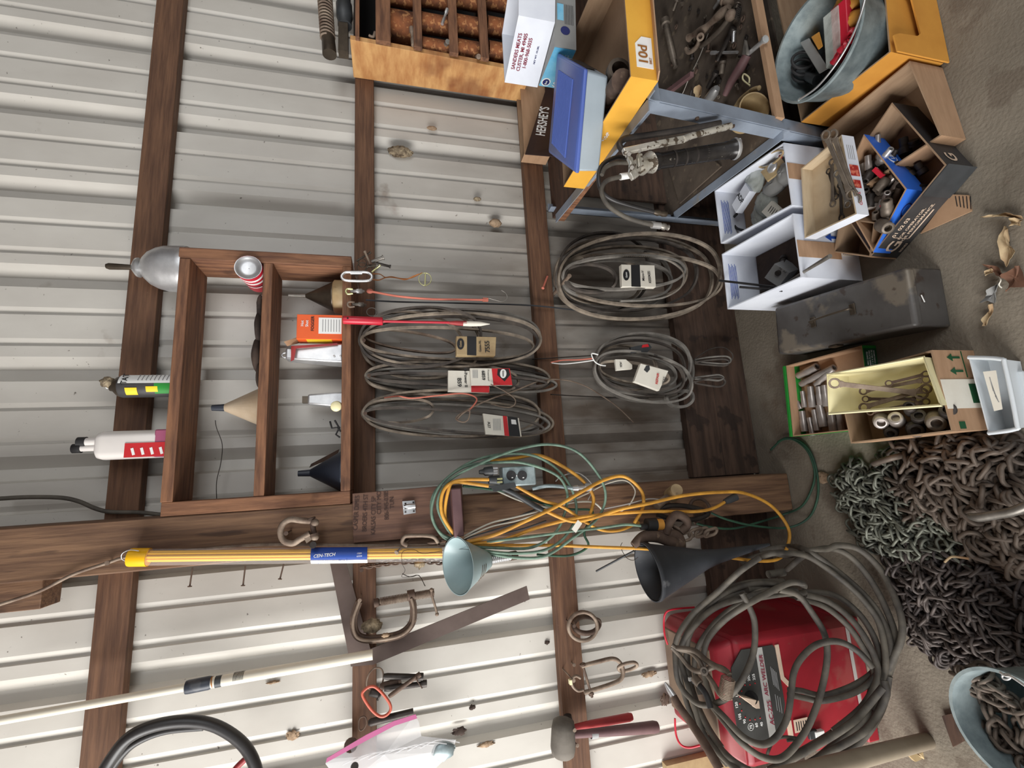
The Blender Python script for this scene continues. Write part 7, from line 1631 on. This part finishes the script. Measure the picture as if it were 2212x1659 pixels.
wp([(1740, 1285), (1790, 1300), (1841, 1340), (1877, 1392), (1895, 1440), (1890, 1480), (1860, 1530), (1800, 1580)], .02)
wp([(1720, 1290), (1780, 1310), (1830, 1350), (1865, 1400), (1888, 1452), (1880, 1500)], .01)
wp([(1735, 1278), (1800, 1285), (1850, 1320), (1885, 1370), (1905, 1430), (1912, 1480), (1890, 1545)], .0)
wp([(1907, 1485), (1870, 1530), (1841, 1560), (1781, 1600), (1691, 1650), (1650, 1675)], .04, .0105)
wp([(1910, 1470), (1913, 1506), (1871, 1576), (1781, 1630), (1720, 1665)], .02, .0105)
wp([(1920, 1460), (1905, 1530), (1860, 1600), (1790, 1650)], .0, .0105)
wp([(1700, 1600, .44), (1725, 1596, .45), (1695, 1592, .45), (1672, 1600, .45), (1660, 1622, .44), (1655, 1640, .43)], .0, .0045)
# ground clamp
t3 = thing('ground_clamp', 'spring-loaded ground clamp lying on the welder cables', 'clamp', W(1520, 1450, .36))
dc = .36
def cl_(pts, r, nm, mat=m_tool, n=8): return MB().tube(smooth_path([W(x, y, cz(x, y, .10)) for x, y in pts]), r, n).build(nm, mat, t3)
cl_([(1451, 1394), (1465, 1402), (1490, 1408), (1508, 1425), (1521, 1448), (1540, 1475), (1555, 1500), (1567, 1510)], .0075, 'jaw_arm')
cl_([(1451, 1398), (1470, 1418), (1488, 1440), (1505, 1450), (1524, 1448), (1545, 1440), (1565, 1446), (1576, 1458)], .0075, 'jaw_arm')
cl_([(1462, 1400), (1500, 1406), (1530, 1430), (1572, 1452)], .0085, 'jaw_arm')
MB().lathe(W(1521, 1450, cz(1521, 1450, .10)), W(1521, 1450, cz(1521, 1450, .125)), [(0, .012), (1, .011), (1, .006), (.6, .005), (.6, .001)], 14).build('pivot', m_tool, t3)
sp = []
a = W(1573, 1465, cz(1573, 1465, .10)); b_ = W(1566, 1505, cz(1566, 1505, .10)); ax = (b_ - a); e1 = ax.normalized().orthogonal(); e2 = ax.normalized().cross(e1)
MB().tube([a + ax * (i / 130) + (e1 * cos(i * 2 * pi / 10) + e2 * sin(i * 2 * pi / 10)) * .0125 for i in range(131)], .0015, 6).build('clamp_spring', m_iron2, t3)
cl_([(1498, 1470), (1510, 1480), (1525, 1500), (1535, 1530)], .0085, 'cable_tail', m_rubber)
MB().lathe(W(1500, 1464, cz(1500, 1464, .1)), W(1512, 1478, cz(1512, 1478, .1)), [(0, .0125), (1, .0125)], 12).build('cable_ferrule', m_tool, t3)
MB().obox(W(1491, 1467, cz(1491, 1467, .1)), V(.010, 0, 0), V(0, .006, 0), V(0, 0, .010)).build('bare_lug', m_chrome, t3)
t4 = thing('electrode_holder', 'electrode holder with pale tip and cable at left of the welder', 'electrode holder', W(1470, 1520, .3))
MB().tube([W(1436, 1474, .28), W(1446, 1490, .29), W(1456, 1505, .3)], [.003, .009, .010], 12).build('tip', m_alu, t4)
MB().tube(smooth_path([W(1455, 1504, .3), W(1470, 1530, .32), W(1495, 1565, .35), W(1525, 1611, .4), W(1555, 1662, .44)]), [.0105 + .0001 * i for i in range(25)], 12).build('handle', m_iron, t4)
# loose fittings above the welder
for (a, b_, r, lb) in [((1612, 1272, .42), (1692, 1258, .42), .0125, 'lower grey tube end with white code above the welder'), ((1660, 1241, .40), (1693, 1236, .40), .0115, 'short grey tube end above the coded one')]:
    o = MB().lathe(W(*a), W(*b_), [(0, r * .6), (0, r), (1, r)], 16).build('tube_connector', m_cable); tag(o, lb, 'connector')
    if r > .012: text('CORKE', W(1664, 1260, .435), (0, 0, -1), (1, 0, 0), .010, m_pwhite, o)

# ================================================================== GREY POLE AND SECOND BUCKET
t = thing('grey_pole', 'dusty grey tube leg with end bracket at the bottom right', 'pole', W(2000, 1600, .5))
a = W(1660, 1690, .60); b_ = W(2014, 1597, .52)
MB().lathe(a, b_, [(0, .024), (.97, .020), (1, .017)], 24).build('tube_leg', m_pipegrey, t)
MB().prism([W(x, y, .50) for x, y in [(2008, 1580), (2024, 1590), (2034, 1622), (1998, 1642), (1985, 1628), (2020, 1612)]], (0, .02, 0)).build('end_bracket', m_tan, t, bev=.002)
MB().prism([W(x, y, .50) for x, y in [(1962, 1630), (1978, 1627), (1992, 1640), (1978, 1646)]], (0, .01, 0)).build('bracket_tab', m_tan, t)
bc2 = V(-2.167, -.908, 0)
zb2 = .25; r2 = .112
t = thing('chain_bucket', 'galvanized pail filled with rusty chain at the bottom corner', 'bucket', bc2)
MB().lathe(bc2, bc2 + V(0, 0, zb2), [(0, r2 * .76), (.01, r2 * .77), (.96, r2 * .985), (.97, r2 * 1.03), (1, r2 * 1.03), (1, r2 * .97), (.03, r2 * .75), (.02, .001)], 52, cap=False).build('pail_body', m_galv, t)
MB().tube(smooth_path([F(2160, 1452, zb2 + .01), F(2172, 1460, zb2 + .012), F(2185, 1462, zb2 + .012), F(2212, 1480, zb2 + .012), F(2240, 1500, zb2 + .01)]), .0026, 8).build('bail', m_chrome, t)
MB().tube([F(2174 + 9 * cos(a), 1462 + 6 * sin(a), zb2 + .01) for a in [2 * pi * i / 16 for i in range(16)]], .0022, 6, True).build('bail_ear', m_chrome, t)

# ================================================================== CHAIN PILES
def in_poly(p, poly):
    c = False; n = len(poly)
    for i in range(n):
        a, b_ = poly[i], poly[i - 1]
        if (a[1] > p[1]) != (b_[1] > p[1]) and p[0] < (b_[0] - a[0]) * (p[1] - a[1]) / (b_[1] - a[1]) + a[0]: c = not c
    return c
def link_mesh(nm, L, Wd, r, mat):
    pts = []; st = (L - Wd) / 2
    for i in range(18):
        a = 2 * pi * i / 18; pts.append(V(cos(a) * Wd / 2 + (st if cos(a) > 0 else -st), sin(a) * Wd / 2, 0))
    b = MB().tube(pts, r, 8, True); return b
def pile(name, label, poly_px, L, Wd, r, count, mat, hmax, seed, zbase=0, keep=100, conv=None):
    random.seed(seed)
    P = [F(x, y, zbase + .01) for x, y in poly_px]; P2 = [(p.x, p.y) for p in P]
    xs = [p[0] for p in P2]; ys = [p[1] for p in P2]; cx_ = sum(xs) / len(xs); cy_ = sum(ys) / len(ys)
    root = thing(name, label, 'chain', V(cx_, cy_, zbase))
    proto = link_mesh('chain_link', L, Wd, r, mat)
    grid = {}; cell = L * .5; links = []
    def gh(x, y):
        k = (round(x / cell), round(y / cell)); return grid.get(k, 0)
    def edge(x, y):
        m_ = 9
        for i in range(len(P2)):
            a, b_ = V(*P2[i - 1], 0), V(*P2[i], 0); q = V(x, y, 0); d_ = b_ - a; tt = max(0, min(1, (q - a).dot(d_) / max(1e-9, d_.length_squared)))
            m_ = min(m_, (a + d_ * tt - q).length)
        return m_
    tries = 0
    while len(links) < count and tries < 4000:
        tries += 1
        x, y = random.uniform(min(xs), max(xs)), random.uniform(min(ys), max(ys))
        if not in_poly((x, y), P2): continue
        a = random.uniform(0, 2 * pi); odd = random.random() < .5
        for s_ in range(random.randint(9, 22)):
            if not in_poly((x, y), P2): a += pi * .7
            e = edge(x, y) if in_poly((x, y), P2) else 0
            cap = hmax * min(1, e / .07)
            h = min(gh(x, y), cap)
            tilt = random.uniform(-.35, .35); roll = (radians(random.uniform(50, 85)) if odd else radians(random.uniform(-18, 18)))
            z = zbase + h + r + abs(sin(roll)) * Wd * .38 + abs(sin(tilt)) * L * .2
            M_ = Matrix.Translation((x, y, z)) @ Matrix.Rotation(a, 4, 'Z') @ Matrix.Rotation(tilt, 4, 'Y') @ Matrix.Rotation(roll, 4, 'X')
            links.append(M_)
            k = (round(x / cell), round(y / cell)); grid[k] = min(cap, h + r * 1.1)
            odd = not odd; a += random.uniform(-.55, .55)
            st = (L - 2 * r) * .80; x += cos(a) * st; y += sin(a) * st
    links.sort(key=lambda m_: m_.translation.z)
    low, high = links[:-keep], links[-keep:]
    if low:
        b = MB()
        for m_ in low: b.add([m_ @ v for v in proto.v], proto.f)
        tag(b.build('chain_links', mat, root), None, kind='stuff')
    me = None
    for m_ in high:
        if me is None:
            o = proto.build('chain_link', mat, None); me = o.data
            # origin back at the link centre
            off = Vector(o.location); me.transform(Matrix.Translation(off)); o.location = (0, 0, 0)
        else:
            o = bpy.data.objects.new('chain_link', me); COL.objects.link(o)
        o.parent = root; o.matrix_local = Matrix.Translation(-rootloc(root)) @ m_
    return root
pile('heavy_chain', 'heavy brown log chain heaped in front of the long carton', [(1893, 985), (1905, 970), (1937, 962), (2000, 968), (2056, 950), (2109, 955), (2160, 975), (2230, 990), (2240, 1195), (2160, 1218), (2105, 1190), (2085, 1140), (2010, 1120), (1975, 1085), (1985, 1030), (1945, 1010)], .052, .035, .0054, 430, m_chain, .055, 3)
pile('green_grey_chain', 'grey-green medium chain heaped nearest the post foot', [(1805, 1050), (1830, 1018), (1860, 1012), (1905, 1020), (1937, 1010), (1985, 1028), (2000, 1090), (2087, 1150), (2085, 1190), (2010, 1205), (1943, 1212), (1900, 1185), (1852, 1150), (1860, 1130), (1835, 1095)], .043, .029, .0040, 420, m_chaing, .05, 4)
pile('dark_chain', 'dark black-brown chain heap between the welder and the pail', [(1950, 1208), (2030, 1198), (2118, 1222), (2150, 1250), (2240, 1310), (2240, 1450), (2150, 1446), (2093, 1441), (2010, 1400), (1968, 1350), (1975, 1310), (1948, 1278)], .043, .029, .0042, 520, m_chaind, .055, 5)
pile('bucket_chain', 'rusty chain links filling the galvanized pail', [(2118, 1462), (2175, 1470), (2230, 1500), (2250, 1600), (2190, 1640), (2130, 1590), (2110, 1520)], .040, .028, .0045, 60, m_chain, .03, 6, zbase=.17, keep=60)
t = thing('grab_hook', 'long slim steel hook lying across the heavy chain heap', 'hook', F(2150, 1108, .08))
MB().tube(smooth_path([F(2092, 1112, .08), F(2110, 1118, .085), F(2150, 1112, .085), F(2190, 1104, .085), F(2220, 1092, .08)]), [.005, .006, .008, .009, .010, .010] + [.011] * 19, 8).build('hook_body', m_steel, t)
tag(MB().tube(smooth_path([F(2041, 1214, .07), F(2055, 1203, .075), F(2075, 1204, .075), F(2093, 1207, .07)]), .003, 6).build('dry_twig', m_leaf), 'pale dry twig lying between the heavy and dark chain heaps', 'twig')
tag(MB().tube(smooth_path([F(2025, 965, .03), F(2040, 960, .04), F(2055, 963, .03)]), .005, 8).build('steel_bar', m_tool), 'short bar end sticking from top of the heavy chain heap', 'bar')
link3(F(1920, 993, .03), .085, .05, F(1945, 985, .03) - F(1895, 1000, .03), (0, -.3, 1), .009, m_chain, None, 'end_ring')
o = bpy.data.objects.get('end_ring'); tag(o, 'oval iron end ring at upper left of heavy chain heap', 'ring')
# floor paint strip / rag pieces left corner
tag(MB().prism([F(x, y, .002) for x, y in [(2040, 1545), (2062, 1540), (2085, 1600), (2064, 1612)]], (0, 0, .01)).build('wood_scrap', m_dkwood), 'flat grey wood scrap beside the pail', 'scrap')
